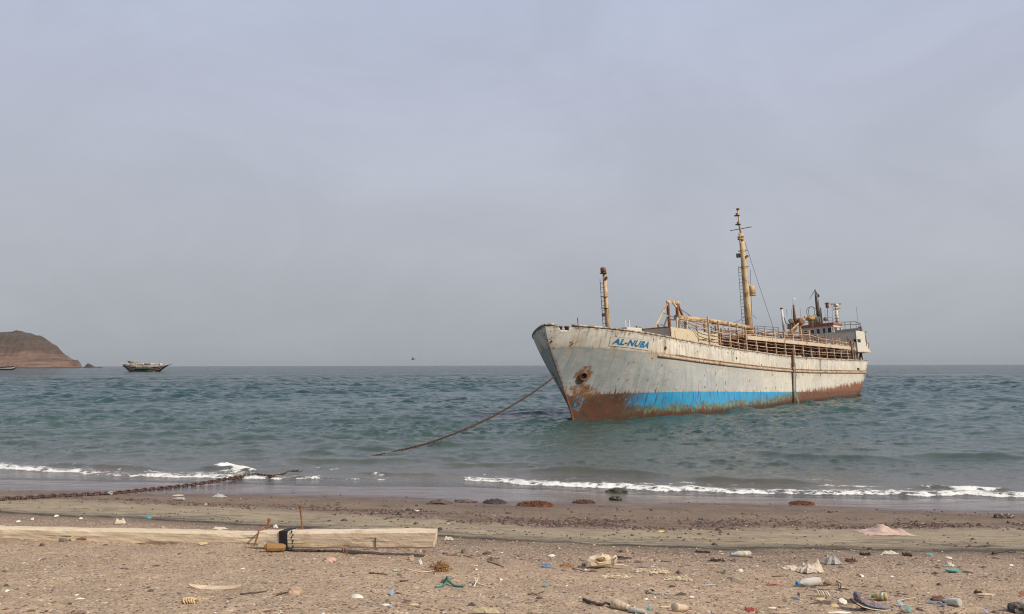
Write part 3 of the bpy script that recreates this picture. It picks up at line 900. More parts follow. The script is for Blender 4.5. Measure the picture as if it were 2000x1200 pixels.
for sgn in (-1, 1):
    n0 = sum(len(x) for x in V)
    zt_ = zport if sgn < 0 else ztop
    Zg = -2.2 + vv[:, None] * (zt_[None, :] + 2.2)
    Sg = stem_s(Zg) + tau[None, :] * (stern_s(Zg) - stem_s(Zg))
    Bg = half(Sg, Zg)
    V.append(np.stack([Sg, sgn * Bg, Zg], -1).reshape(-1, 3))
    g_ = grid_quads(NZ, NS)
    Q.append((g_ if sgn < 0 else g_[:, ::-1]) + n0)
    for k_, a_ in hull_attrs(Sg, Bg, Zg, sgn).items(): A.setdefault(k_, []).append(a_)
hull = np_mesh('hull', np.concatenate(V), np.concatenate(Q), m_hull, {k_: np.concatenate(a_) for k_, a_ in A.items()}, True, ship)
mod = hull.modifiers.new('plating', 'SOLIDIFY'); mod.thickness = .05; mod.offset = -1; mod.use_rim = True

mb = MB()
def cap_run(s0, s1, sgn):
    sel = np.nonzero((top_s >= s0) & (top_s <= s1))[0]
    mb.path([(top_s[i], sgn * max(float(half(top_s[i], ztop[i])) - .03, 0), ztop[i] + .02) for i in sel[::2]], .075, 6)
cap_run(-9, NOTCH[0], -1); cap_run(NOTCH[1], 99, -1); cap_run(-9, 99, 1)
m_cap = rusty('cap_rail_paint', (.52, .48, .40), rust=(.14, .10, .07), rust2=(.28, .19, .11), amt=.50, scale=1.6)
mb.build('cap_rail', m_cap, ship, True)
# rubbing strake
mb = MB(); ss_ = np.linspace(hull_hit(1284, 697)[0], 66.3, 96)
for sgn in (-1, 1):
    mb.path([(s, sgn * (float(half(s, rub(s) - .12)) + .03), rub(s) - .12) for s in ss_], .11, 8)
m_rubr = rusty('rubbing_strake_paint', (.50, .42, .31), amt=.42, scale=1.4)
mb.build('rubbing_strake', m_rubr, ship, True)
mb = MB(); ss_ = np.linspace(7.5, 66.3, 100)
for sgn in (-1, 1):
    mb.path([(s, sgn * (float(half(s, rub(s) + .12)) + .005), rub(s) + .12) for s in ss_], .045, 6)
mb.build('knuckle_moulding', m_rubr, ship, True)
# deck
dk_s = np.linspace(-1.6, 66.2, 80); DROP = 0.95
V = []
for s in dk_s:
    z = sheer(s) - DROP; b = max(float(half(s, z)) - .06, .02)
    V += [(s, -b, z), (s, 0, z + .05), (s, b, z)]
mb = MB(); mb.add(V, [(i * 3 + j, i * 3 + j + 1, i * 3 + j + 4, i * 3 + j + 3) for i in range(len(dk_s) - 1) for j in (0, 1)])
m_deck = rusty('deck_plating', (.20, .13, .09), amt=.6, scale=1.2); mb.build('deck', m_deck, ship)
# stem bar
mb = MB(); zz_ = np.linspace(-1.5, 2.2, 16)
mb.path([(float(stem_s(z)) - .02, 0, z) for z in zz_], .06, 8)
mb.build('stem_bar', m_rust, ship, True)

# hawse pipe with its flange
hp = hull_hit(1139, 734)
def hull_normal(s, z):
    e = .05
    ds = np.array([2 * e, -(float(half(s + e, z)) - float(half(s - e, z))), 0]); dz_ = np.array([0, -(float(half(s, z + e)) - float(half(s, z - e))), 2 * e])
    n = np.cross(dz_, ds); n /= np.linalg.norm(n)
    return n if n[1] < 0 else -n
n_ = hull_normal(hp[0], hp[2])
r_h = 7.6 * mpp(to_world(hp))
mb = MB(); prof = [(r_h * .78, -.02), (r_h * 1.0, .02), (r_h * 1.14, .10), (r_h * 1.06, .17), (r_h * .86, .17), (r_h * .78, .05)]
mb.lathe(prof, hp, n_, 24); fl = mb.build('hawse_pipe', m_rust, ship, True)
mb = MB(); mb.lathe([(r_h * .80, .075), (r_h * .80, .085)], hp, n_, 24); mb.build('hawse_opening', m_hole, fl)
# small oval fairlead high on the bow, round ports
def ring(px, py, rx, ry, name, mat_r, mat_h, depth=.06):
    c0 = hull_hit(px, py); n = hull_normal(c0[0], c0[2]) * (1, 1 if c0[1] < 0 else -1, 1); k = mpp(to_world(c0))
    a = np.cross([0, 0, 1.0], n); a /= np.linalg.norm(a); b = np.cross(n, a)
    mb = MB(); P = [c0 + n * depth * .5 + a * rx * k * 1.25 * math.cos(u_) + b * ry * k * math.sin(u_) for u_ in np.linspace(0, 2 * np.pi, 21)]
    mb.path(P, .28 * ry * k, 6, False); r = mb.build(name, mat_r, ship, True)
    mb = MB(); n0 = [c0 + n * .012 + a * rx * k * 1.2 * math.cos(u_) + b * ry * k * .95 * math.sin(u_) for u_ in np.linspace(0, 2 * np.pi, 20, endpoint=False)]
    mb.add(n0, [tuple(range(20))]); mb.build('opening', mat_h, r)
ring(1061, 652, 4.6, 3.4, 'fairlead', m_wht, plain('fairlead_grey', (.35, .34, .32)))
ring(1299, 680, 2.6, 3.0, 'mooring_port', m_rust, m_hole)
ring(1438, 700, 1.6, 1.6, 'scupper', m_rust, m_hole); ring(1487, 713, 1.2, 1.2, 'scupper', m_rust, m_hole); ring(1077, 667, 1.6, 1.8, 'scupper', m_rust, m_hole)
for px in (1687, 1692.5):
    ring(px, 733, .9, 2.0, 'draught_mark', m_dark, m_hole)
c0 = hull_hit(1676, 721); mb = MB(); mb.beam(c0 + (-.45, -.0, 0), c0 + (.45, 0, 0), .08, .24); mb.build('freeing_port', m_hole, ship)
# rollers in the bow notch
for px in (1094, 1107):
    c0 = LP(px, 641, -(float(half(LP(px, 641, -2.)[0], 6.2)) - .35)); mb = MB(); mb.lathe([(.14, -.3), (.14, .02), (.19, .03), (.19, .12), (.1, .15)], c0, (0, 0, 1), 12); mb.build('fairlead_roller', m_dark, ship, True)
mb = MB(); c0 = LP(1129, 634, -3.6); mb.tube(c0 - (0, 0, .3), c0 + (0, 0, .42), .03); mb.build('jack_stub', m_rust, ship)
# name on the bow
cor = {}
for nm, (px, py) in {'tl': (1197, 660.2), 'tr': (1268.5, 668.2), 'bl': (1194.5, 671.8), 'br': (1264.8, 680.6)}.items(): cor[nm] = hull_hit(px, py)
def on_hull(u_, v_, off, co=cor):
    b = (1 - v_) * ((1 - u_) * co['bl'] + u_ * co['br']) + v_ * ((1 - u_) * co['tl'] + u_ * co['tr'])
    s, z = b[0], b[2]; n = hull_normal(s, z)
    return np.array([s, -float(half(s, z)), z]) + n * off
mb = MB(); NU, NV = 24, 6
vs = [on_hull(u_, v_, .02) for v_ in np.linspace(-.30, 1.22, NV) for u_ in np.linspace(-.05, 1.05, NU)]
mb.add(vs, [tuple(f) for f in grid_quads(NV, NU)]); plate_o = mb.build('name_plate', m_plate, ship, True)
mb = MB(); rim = [on_hull(u_, -.30, .03) for u_ in np.linspace(-.05, 1.05, 20)] + [on_hull(1.05, v_, .03) for v_ in np.linspace(-.2, 1.22, 6)] + [on_hull(u_, 1.22, .03) for u_ in np.linspace(1.0, -.05, 20)] + [on_hull(-.05, v_, .03) for v_ in np.linspace(1.1, -.3, 6)]
mb.path(rim, .006, 5); mb.build('plate_rim', m_plate, plate_o)
fc = bpy.data.curves.new('name_text', 'FONT'); fc.body = 'AL-NUBA'; fc.offset = .035; fc.shear = .22; fc.resolution_u = 3; fc.space_character = 1.05
fo_ = bpy.data.objects.new('name_text', fc); COL.objects.link(fo_)
bpy.context.view_layer.update()
tm = fo_.evaluated_get(bpy.context.evaluated_depsgraph_get()).to_mesh()
tv = np.array([v.co[:] for v in tm.vertices]); tf = [tuple(p.vertices) for p in tm.polygons]
fo_.to_mesh_clear(); bpy.data.objects.remove(fo_); bpy.data.curves.remove(fc)
lo, hi = tv.min(0), tv.max(0)
mb = MB(); mb.add([on_hull((p[0] - lo[0]) / (hi[0] - lo[0]), (p[1] - lo[1]) / (hi[1] - lo[1]), .045) for p in tv], tf)
mb.build('lettering', m_blue, plate_o)
# ------------------------------------------------------------------ ship: forecastle, masts
def pole(mb, pts, y, r, n=8):
    P = [LP(px, py, yy) for (px, py), yy in zip(pts, y if hasattr(y, '__len__') else [y] * len(pts))]
    mb.path(P, r, n); return P
def ladder(parent, p_bot, p_top, width, across, mat, step=.32, r=.022, name='ladder'):
    mb = MB(); p0, p1 = np.asarray(p_bot, float), np.asarray(p_top, float); ax = np.asarray(across, float) / np.linalg.norm(across)
    for s in (-1, 1): mb.tube(p0 + ax * s * width / 2, p1 + ax * s * width / 2, r, n=5)
    nst = int(np.linalg.norm(p1 - p0) / step)
    for i in range(1, nst):
        c = p0 + (p1 - p0) * i / nst; mb.tube(c - ax * width / 2, c + ax * width / 2, r * .75, n=4)
    return mb.build(name, mat, parent)

k65 = 65 / F_PX
b0, b1 = LP(1187.5, 650), LP(1180, 532)
fm_ = MB(); fm_.path([b0 + (0, 0, -.6), b0 + (b1 - b0) * .5, b1], [.19, .165, .13], 12); fmast = fm_.build('foremast', m_mast, ship, True)
mb = MB(); c0 = LP(1178.2, 528); mb.lathe([(.16, -.18), (.21, -.17), (.21, .16), (.17, .2), (.06, .22)], c0, (0, 0, 1), 12); mb.lathe([(.27, -.26), (.27, -.22)], c0, (0, 0, 1), 12); mb.build('lamp_housing', m_rust, fmast, True)
ladder(fmast, LP(1181.5, 641, .1), LP(1175.2, 545, .1), .3, (0, 1, 0), m_dark)
for py, px in ((580, 1183), (602, 1184)):
    mb = MB(); c0 = LP(px, py); mb.box(c0 + (-.18, 0, 0), (.55, .42, .05)); mb.build('mast_bracket', m_mast, fmast)
mb = MB(); c0 = LP(1184.5, 543, -.2); mb.lathe([(.04, -.12), (.09, -.1), (.09, .08), (.03, .12)], c0, (0, 0, 1), 8); mb.build('lamp', m_dark, fmast)
mb = MB(); c0 = LP(1182.5, 616, .2) + (-.3, 0, 0); mb.lathe([(.08, -.12), (.13, -.08), (.13, .1), (.05, .14)], c0, (0, 0, 1), 8); mb.build('bell', m_dark, fmast)

# small white locker with two pipe vents behind the forecastle bulwark
p0 = LP(1219, 645, -.6); p1 = LP(1248, 648, -.6)
mb = MB(); L_ = p1[0] - p0[0]; zt = LP(1235, 641, -.6)[2]; zb = sheer(p0[0]) - DROP
mb.box(((p0[0] + p1[0]) / 2, -.1, (zt + zb) / 2), (L_, 1.5, zt - zb)); lk = mb.build('deck_locker', m_house, ship)
for px in (1222, 1229.5):
    mb = MB(); c0 = LP(px, 640, -.3); c1 = LP(px - 1, 625.5, -.3); mb.tube(c0 - (0, 0, .3), c1, .055); mb.build('vent_pipe', m_wht, lk)

# trunk deck that starts behind the forecastle: cream side, front coloured grey to carry its shade
ty = 3.2
ft, fb_ = LP(1308.5, 638.5, -ty), LP(1309, 662, -ty)
s_f, z_t, z_b = ft[0], ft[2], sheer(ft[0]) - DROP
s_e = LP(1402, 655, -ty)[0]
z_e = LP(1392, 651.5, -ty)[2]
mb = MB()
mb.add([(s_f, -ty, z_b), (s_f, ty, z_b), (s_f, ty, z_t - .05), (s_f, 0, z_t + .06), (s_f, -ty, z_t)], [(0, 1, 2, 3, 4)])
mb.build('trunk_front', m_trunk_f, ship)
mb = MB()
for sg in (-1, 1):
    mb.add([(s_f, sg * ty, z_b), (s_e, sg * ty, z_b - .5), (s_e, sg * ty, z_e), (s_f, sg * ty, z_t)], [(0, 1, 2, 3)])
mb.add([(s_f, -ty, z_t), (s_f, ty, z_t), (s_e, ty, z_e), (s_e, -ty, z_e)], [(0, 1, 2, 3)])
mb.add([(s_e, -ty, z_b - .5), (s_e, ty, z_b - .5), (s_e, ty, z_e), (s_e, -ty, z_e)], [(0, 3, 2, 1)])
mb.build('trunk_side', m_trunk_s, ship)
mb = MB(); mb.path([(s_f, -ty, z_b), (s_f - .01, -ty - .01, z_t)], .05, 6); mb.path([(s_f, -ty, z_t), (s_f, 0, z_t + .07), (s_f, ty, z_t)], .05, 6); mb.build('trunk_coaming', m_rust, ship)
# rusted gallows frame
gl = []
A0, A1 = LP(1308, 642, -1.6), LP(1303.8, 590, -1.6)
B0, B1 = LP(1324.5, 644, -1.6), LP(1321.8, 592, -1.6)
mb = MB(); mb.beam(A0 - (0, 0, .4), A1, .22, .19, (0, 1, 0)); g0 = mb.build('gallows_post', m_rust, ship)
mb = MB(); mb.beam(B0 - (0, 0, .4), B1, .22, .19, (0, 1, 0)); g1 = mb.build('gallows_post', m_rust, ship)
mb = MB(); mb.beam(A1 + (-.15, 0, 0), LP(1313, 589.3, -1.6), .2, .14, (0, 1, 0)); mb.beam(LP(1313, 589.3, -1.6), LP(1327, 592.5, -1.6), .22, .16, (0, 1, 0))
mb.beam(LP(1313, 590, -1.6), LP(1321.5, 600, -1.6), .15, .12, (0, 1, 0)); mb.build('gallows_head', m_pen, ship)
mb = MB(); mb.beam(LP(1303, 594, -1.6), LP(1278, 640, -1.0), .12, .12, (0, 1, 0)); mb.build('gallows_strut', m_pen, ship)
mb = MB(); mb.beam(LP(1323.5, 594, -1.6), LP(1333, 617, -1.4), .16, .14, (0, 1, 0)); mb.beam(LP(1333, 617, -1.4), LP(1342, 644, -1.2), .12, .10, (0, 1, 0)); mb.build('gallows_strut', m_rust, ship)
mb = MB(); mb.beam(LP(1304, 617, -1.6), LP(1297, 637, 1.0), .12, .1, (0, 1, 0)); mb.build('gallows_strut', m_trunk_s, ship)
mb = MB(); mb.beam(LP(1308, 624.5, -1.6), LP(1324, 625.5, -1.6), .1, .08, (0, 1, 0)); mb.build('gallows_tie', m_dark, ship)
for a_, b_ in (((1295.5, 611.5), (1324, 623)), ((1329, 604), (1357, 623)), ((1325, 624), (1341, 642)), ((1327, 622), (1349, 644)), ((1331, 640), (1345, 616)), ((1326, 628), (1336, 643))):
    mb = MB(); mb.tube(LP(*a_, -1.5), LP(*b_, -1.5), .025, n=5); mb.build('wire', m_dark, ship)
# cargo boom stowed along the trunk
mb = MB(); P = [LP(1321, 620, -1.5), LP(1352, 623.5, -1.5), LP(1400, 629.5, -1.4), LP(1462, 640, -.9)]
mb.path(P, [.20, .21, .22, .20], 12); boom = mb.build('cargo_boom', m_mast, ship, True)
mb = MB(); d_ = P[0] - P[1]; d_ /= np.linalg.norm(d_); mb.lathe([(.23, -.5), (.24, 0), (.12, .06)], P[0], d_, 12); mb.build('boom_end', m_green, boom)

# main mast
m0, m1, m2 = LP(1465.5, 668), LP(1453, 516), LP(1447.3, 456)
mb = MB(); mb.path([m0, m0 + (m1 - m0) * .5, m1, m2], [.37, .335, .285, .245], 16); mast = mb.build('main_mast', m_mast, ship, True)
mb = MB(); mb.path([m2 - (0, 0, .2), LP(1444, 440), LP(1441.2, 411)], [.12, .10, .085], 10); tp_ = mb.build('topmast', m_mast, mast, True)
for px, py in ((1439.3, 421), (1441.5, 438.5)):
    mb = MB(); mb.lathe([(.05, -.08), (.30, -.05), (.30, .0), (.12, .03)], LP(px, py, .1), (0, 0, 1), 12); mb.lathe([(.1, .02), (.1, .22), (.05, .26)], LP(px - .5, py, .1), (0, 0, 1), 8); mb.build('masthead_light', m_dark, tp_)
mb = MB(); mb.lathe([(.06, -.1), (.17, -.05), (.17, .1), (.1, .14)], LP(1441.2, 409.5), (0, 0, 1), 10); mb.build('truck_light', m_rust, tp_)
mb = MB(); mb.tube(LP(1426, 451, 1.15), LP(1468, 443.4, -1.15), .04, n=6); mb.build('yard', m_dark, tp_)
mb = MB(); c0 = LP(1446.5, 461)
mb.lathe([(.34, -.12), (.36, -.1), (.36, .0), (.30, .02)], c0 - (0, 0, .05), (0, .15, 1), 14); mb.lathe([(.33, -.1), (.34, .04)], c0 - (0, 0, .32), (.2, -.2, 1), 14)
mb.beam(c0 + (-.38, 0, .2), c0 + (-.25, 0, -.9), .12, .1, (0, 1, 0)); mb.beam(c0 + (.3, -.1, 0), c0 + (.34, -.1, -.95), .08, .08, (0, 1, 0)); mb.build('mast_band', m_mast, mast)
for py, px in ((490, 1450.5), (522, 1453.2)):
    mb = MB(); c0 = LP(px, py); mb.path([c0 + (.45 * math.cos(u_) , .45 * math.sin(u_), 0) for u_ in np.linspace(0, 2 * np.pi, 17)], .022, 5, False)
    for u_ in (0, 1.6, 3.1, 4.7): mb.tube(c0, c0 + (.45 * math.cos(u_), .45 * math.sin(u_), 0), .018, n=4)
    mb.build('mast_hoop', m_rust, mast)
mb = MB(); mb.box(LP(1442, 499.5, .5), (.36, .34, .40)); mb.beam(LP(1442, 501, .5), LP(1450, 502), .06, .06); mb.build('floodlight', m_green, mast)
mb = MB(); mb.box(LP(1460, 500.5, -.45), (.34, .2, .18)); mb.beam(LP(1460, 502, -.45), LP(1453, 506), .07, .07); mb.build('lamp_bracket', m_yellow, mast)
ladder(mast, LP(1454.5, 660, .1), LP(1444.8, 519, .1), .36, (.25, 1, 0), m_dark, .34, .026)
mb = MB(); c0 = LP(1469, 568, -.35); mb.lathe([(.22, -.50), (.31, -.48), (.31, .48), (.24, .5)], c0, (0, 0, 1), 14); mb.box(c0 - (0, 0, .5), (.7, .6, .08)); bk = mb.build('lookout_drum', m_mast, mast, True)
mb = MB(); mb.tube(LP(1466, 556, -.35), LP(1465.5, 527, -.35), .022, n=5); mb.build('whip_aerial', m_dark, mast)
mb = MB(); mb.tube(LP(1469.5, 640, -.36), LP(1467, 580, -.30), .03, n=5); mb.build('mast_conduit', m_rust, mast)
for a_, b_, ya, yb in (((1455, 473), (1513, 648), -.3, -2.5), ((1456, 618), (1432, 631), .3, 1.0), ((1471, 615), (1479, 622), -.3, -.8)):
    mb = MB(); A_, B_ = LP(*a_, ya), LP(*b_, yb); mb.path([A_, (A_ + B_) / 2 - (0, 0, .12), B_], .022, 5); mb.build('stay_wire', m_dark, mast)

# ------------------------------------------------------------------ cattle pens along the deck
PY = 4.12
TOPL = [(1345, 617), (1385, 622), (1425, 631), (1456, 637), (1494, 644), (1532, 644), (1585, 648), (1613, 656), (1640, 664), (1672, 669)]
BAND = [(1457, 659.5), (1669, 681.5)]
xs_ = [1346, 1365, 1385, 1406, 1426, 1441, 1457, 1477, 1496, 1515, 1533, 1551, 1568, 1584, 1599, 1614, 1629, 1642, 1655, 1668]
def side_pt(px, pts, y):
    py = np.interp(px, [p[0] for p in pts], [p[1] for p in pts]); return LP(px, py, y)
st_s, st_top, st_band, st_base = [], [], [], []
bs0, bs1 = side_pt(1457, BAND, -PY), side_pt(1669, BAND, -PY)
for px in xs_:
    base = LP(px + 1.5, np.interp(px, [p[0] for p in TOP_PX], [p[1] for p in TOP_PX]), -PY)
    s = base[0]
    # the top of the stanchion on the same station
    zt = None
    lo, hi = base[2], base[2] + 6
    for _ in range(30):
        m = (lo + hi) / 2; qx, qy = sproj((s, -PY, m))
        if qy > np.interp(qx, [p[0] for p in TOPL], [p[1] for p in TOPL]): lo = m
        else: hi = m
    st_s.append(s); st_base.append(sheer(s) - .55 if px > 1380 else z_t + (z_e - z_t) * (s - s_f) / (s_e - s_f) - .05); st_top.append(lo + random.uniform(-.12, .22))
    st_band.append(bs0[2] + (bs1[2] - bs0[2]) * (s - bs0[0]) / (bs1[0] - bs0[0]))
st_s, st_base, st_top, st_band = map(np.array, (st_s, st_base, st_top, st_band))
PYS = np.where(np.arange(len(st_s)) < 2, 3.15, PY)
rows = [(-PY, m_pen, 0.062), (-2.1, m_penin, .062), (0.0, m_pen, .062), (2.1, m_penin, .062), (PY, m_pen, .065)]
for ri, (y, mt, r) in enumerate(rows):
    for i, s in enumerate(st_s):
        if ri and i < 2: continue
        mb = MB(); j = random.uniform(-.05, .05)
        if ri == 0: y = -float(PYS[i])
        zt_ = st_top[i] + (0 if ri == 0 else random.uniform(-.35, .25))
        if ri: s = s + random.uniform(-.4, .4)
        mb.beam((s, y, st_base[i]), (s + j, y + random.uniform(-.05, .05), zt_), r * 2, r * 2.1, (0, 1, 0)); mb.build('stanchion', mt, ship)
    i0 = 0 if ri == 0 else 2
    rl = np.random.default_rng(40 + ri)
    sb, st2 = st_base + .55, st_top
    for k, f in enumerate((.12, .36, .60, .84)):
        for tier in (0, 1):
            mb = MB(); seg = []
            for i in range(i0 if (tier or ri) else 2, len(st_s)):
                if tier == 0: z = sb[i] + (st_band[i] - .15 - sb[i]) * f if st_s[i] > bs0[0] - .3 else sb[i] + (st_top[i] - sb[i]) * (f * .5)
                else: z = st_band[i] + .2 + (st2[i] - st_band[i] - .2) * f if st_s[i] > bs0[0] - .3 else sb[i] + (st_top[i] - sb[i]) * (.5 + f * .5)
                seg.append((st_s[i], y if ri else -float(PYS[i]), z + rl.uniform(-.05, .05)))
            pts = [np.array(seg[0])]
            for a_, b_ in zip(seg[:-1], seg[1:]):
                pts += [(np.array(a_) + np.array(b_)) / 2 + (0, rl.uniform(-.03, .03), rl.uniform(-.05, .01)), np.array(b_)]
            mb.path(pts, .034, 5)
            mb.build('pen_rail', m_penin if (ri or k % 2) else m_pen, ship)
# cross rails between the rows
rl = np.random.default_rng(77)
for i, s in enumerate(st_s):
    if i < 2: continue
    for a_, b_ in ((st_base[i] + .5, st_band[i] - .2), (st_band[i] + .3, st_top[i])):
        if st_s[i] < bs0[0] and a_ > st_band[i]: continue
        for zf in (.3, .75):
            z = a_ + (b_ - a_) * zf + rl.uniform(-.06, .06)
            y0, y1 = rl.choice([-PY, -2.1]), rl.choice([0, 2.1, PY])
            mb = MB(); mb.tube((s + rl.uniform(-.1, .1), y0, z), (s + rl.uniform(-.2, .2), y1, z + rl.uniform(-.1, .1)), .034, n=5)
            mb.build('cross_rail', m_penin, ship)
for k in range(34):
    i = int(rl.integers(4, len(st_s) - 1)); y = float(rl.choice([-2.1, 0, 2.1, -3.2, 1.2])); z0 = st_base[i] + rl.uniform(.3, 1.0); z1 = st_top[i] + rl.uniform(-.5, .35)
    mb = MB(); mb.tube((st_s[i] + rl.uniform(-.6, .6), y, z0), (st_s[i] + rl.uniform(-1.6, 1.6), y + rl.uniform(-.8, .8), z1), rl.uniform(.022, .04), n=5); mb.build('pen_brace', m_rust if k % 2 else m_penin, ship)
# the wide cream gutter and the plank floor of the upper pens
mb = MB(); mb.beam(bs0 + (0, -.06, 0), bs1 + (0, -.06, 0), .14, .36); mb.build('pen_gutter', m_band, ship)
mb = MB(); nP = 22
for k in range(nP):
    s0, s1 = bs0[0] + (bs1[0] - bs0[0]) * k / nP, bs0[0] + (bs1[0] - bs0[0]) * (k + rl.uniform(.72, .97)) / nP
    z = bs0[2] + (bs1[2] - bs0[2]) * (k + .5) / nP
    mb.box(((s0 + s1) / 2, .1, z + .02), (s1 - s0, 7.9, .05))
mb.build('pen_floor', m_deck, ship)
# feed troughs and odd gear inside
for i in range(7, len(st_s) - 1):
    for y in (-3.3, -1.2, 1.2):
        if rl.random() < .55:
            mb = MB(); z = (st_base[i] + .75) if rl.random() < .6 else st_band[i] + .35
            mb.box((st_s[i] + .5, y, z), (rl.uniform(.7, 1.3), rl.uniform(.4, .8), rl.uniform(.25, .5))); mb.build('feed_trough', m_rust if rl.random() < .55 else m_pen, ship)
# yellow davit with a drum
mb = MB(); mb.tube(LP(1541, 650, -3.0), LP(1559.5, 632, -3.0), .13, .10, 8); dv = mb.build('davit_arm', m_yellow, ship, True)
mb = MB(); mb.lathe([(.16, -.3), (.40, -.28), (.40, -.1), (.3, -.08), (.3, .08), (.40, .1), (.40, .28), (.16, .3)], LP(1561.5, 628.5, -3.0), (.3, 1, 0), 14); mb.build('davit_drum', m_rust, dv, True)
mb = MB(); mb.beam(LP(1562, 634, -3.0), LP(1565, 690, -3.0), .22, .18, (0, 1, 0)); mb.build('davit_post', m_yellow, ship)
mb = MB(); mb.beam(LP(1537, 667, -3), LP(1556, 640, -3), .2, .16, (0, 1, 0)); mb.build('davit_strut', m_rust, ship)
mb = MB(); mb.beam(LP(1662, 666, -4.3), LP(1667, 704, -4.3), .5, .12, (0, 1, 0)); mb.build('gate_panel', m_rust, ship)
mb = MB(); mb.beam(LP(1666.5, 667, -4.32), LP(1671, 704, -4.32), .14, .14, (0, 1, 0)); mb.build('gate_post', m_pen, ship)
for px, py in ((1482, 637), (1511, 641), (1471, 636)):
    pass
mb = MB(); mb.path([LP(1474, 637, 1.5), LP(1520, 640, 1.5), LP(1521, 655, 1.5)], .03, 5); mb.path([LP(1474, 641, 1.5), LP(1520, 645, 1.5)], .025, 5)
for px in (1480, 1493, 1508): mb.tube(LP(px, 638.5, 1.5), LP(px + .6, 660, 1.5), .028, n=5)
mb.build('catwalk_rail', m_dark, ship)

# ------------------------------------------------------------------ bridge house
hf = LP(1675.5, 685.5, -4.35); S_F = hf[0]
z_bot = LP(1669, 684.5, -4.35)[2]; z_top = LP(1675.5, 645.5, -4.35)[2]
S_A = LP(1699, 686.5, -4.35)[0]
zs_low = LP(1690, 656, -4.35)[2]
mb = MB(); th = .12
# wing bulwark with a sloping after edge, as one folded plate box
yp = 4.35
for sg in (-1, 1):
    out = [(S_F, sg * yp, z_bot), (S_A, sg * yp, z_bot), (S_A - .35, sg * yp, z_bot + .7), (LP(1688.5, 648, -yp)[0], sg * yp, z_top - .1), (S_F, sg * yp, z_top)]
    inn = [(a, b - sg * th, c_) for a, b, c_ in out]
    nO = len(out)
    mb.add(out + inn, [tuple(range(nO)), tuple(range(2 * nO - 1, nO - 1, -1))] + [(i, (i + 1) % nO, nO + (i + 1) % nO, nO + i) for i in range(nO)])
mb.box((S_F + .06, 0, (z_bot + z_top) / 2), (.12, 2 * yp - .02, z_top - z_bot))
house = mb.build('bridge_house', m_house, ship)
mb = MB(); mb.box(((S_F + S_A) / 2, 0, z_bot - .10), (S_A - S_F + .5, 2 * yp + .12, .2)); mb.build('bridge_deck', m_band, house)
mb = MB(); zdk = sheer(S_F) - DROP; mb.box((S_F + 3.6, .3, (zdk + z_bot - .2) / 2), (4.4, 6.4, z_bot - .2 - zdk)); lh = mb.build('lower_deckhouse', m_house, house)
mb = MB(); mb.box((S_F + 1.36, -1.6, zdk + 1.1), (.1, .8, 1.8)); mb.build('doorway', m_hole, lh)
mb = MB(); mb.beam(LP(1682, 688, -4.0), LP(1685, 704, -4.0), .12, .12, (0, 1, 0)); mb.beam(LP(1681.5, 690, -3.6), LP(1679, 704, -3.6), .3, .2, (0, 1, 0)); mb.build('wing_support', m_dark, house)
mb = MB(); a_, b_ = LP(1674.5, 662.5, -4.36), LP(1681, 669, -4.36)
mb.box(((a_[0] + b_[0]) / 2, -yp, (a_[2] + b_[2]) / 2), (abs(b_[0] - a_[0]), .06, abs(a_[2] - b_[2]))); mb.box((S_F, -yp + .22, (a_[2] + b_[2]) / 2), (.06, .3, abs(a_[2] - b_[2]))); mb.build('wing_window', m_hole, house)
mb = MB(); mb.box(SP(1655, 645.5, S_F - .03), (.06, 3.0, .32)); mb.build('wind_dodger', m_trunk_f, house)
# wheelhouse
wc = LP(1627.5, 634.5, -1.7); S_W = wc[0]; z_r = wc[2]
lo, hi = -1.6, 6.0
for _ in range(30):
    m = (lo + hi) / 2
    if sproj((S_W, m, z_r))[0] > 1565: lo = m
    else: hi = m
Y_W = min(lo, 4.2)
S_WA = LP(1644, 640, -1.7)[0]
z_w0 = z_bot
mb = MB(); mb.box(((S_W + S_WA) / 2, (Y_W - 1.7) / 2, (z_w0 + z_r) / 2), (S_WA - S_W, Y_W + 1.7, z_r - z_w0)); wh = mb.build('wheelhouse', m_house, house)
mb = MB(); mb.box(((S_W + S_WA) / 2 - .08, (Y_W - 1.7) / 2, z_r + .15), (S_WA - S_W + .3, Y_W + 1.7 + .16, .28)); mb.build('roof', m_roofred, wh)
for x0, x1, y0, y1 in ((1571, 1578, 647, 655), (1583.5, 1591, 645.5, 655), (1595, 1602, 643.5, 654), (1607, 1613, 642, 651.5), (1616.5, 1624.5, 640.5, 650)):
    a_, b_ = SP(x0, y0, S_W), SP(x1, y1, S_W); mb = MB()
    mb.box(((a_ + b_) / 2 - (.015, 0, 0)), (.05, abs(a_[1] - b_[1]), abs(a_[2] - b_[2]))); w_ = mb.build('window', m_glass, wh)
    mb = MB(); c0 = (a_ + b_) / 2; hw_, hz_ = abs(a_[1] - b_[1]) / 2, abs(a_[2] - b_[2]) / 2
    for dy, dz, sy, sz in ((0, hz_ + .03, 2 * hw_ + .12, .06), (0, -hz_ - .03, 2 * hw_ + .12, .06), (hw_ + .03, 0, .06, 2 * hz_), (-hw_ - .03, 0, .06, 2 * hz_)):
        mb.box(c0 + (-.04, dy, dz), (.07, sy, sz))
    mb.build('frame', m_wht, w_)
for x0, x1, y0, y1 in ((1629, 1634.5, 639, 646), (1639.5, 1642.5, 641, 646)):
    a_, b_ = LP(x0, y0, -1.7), LP(x1, y1, -1.7); mb = MB()
    mb.box((a_ + b_) / 2 - (0, .015, 0), (abs(a_[0] - b_[0]), .05, abs(a_[2] - b_[2]))); mb.build('window', m_glass, wh)
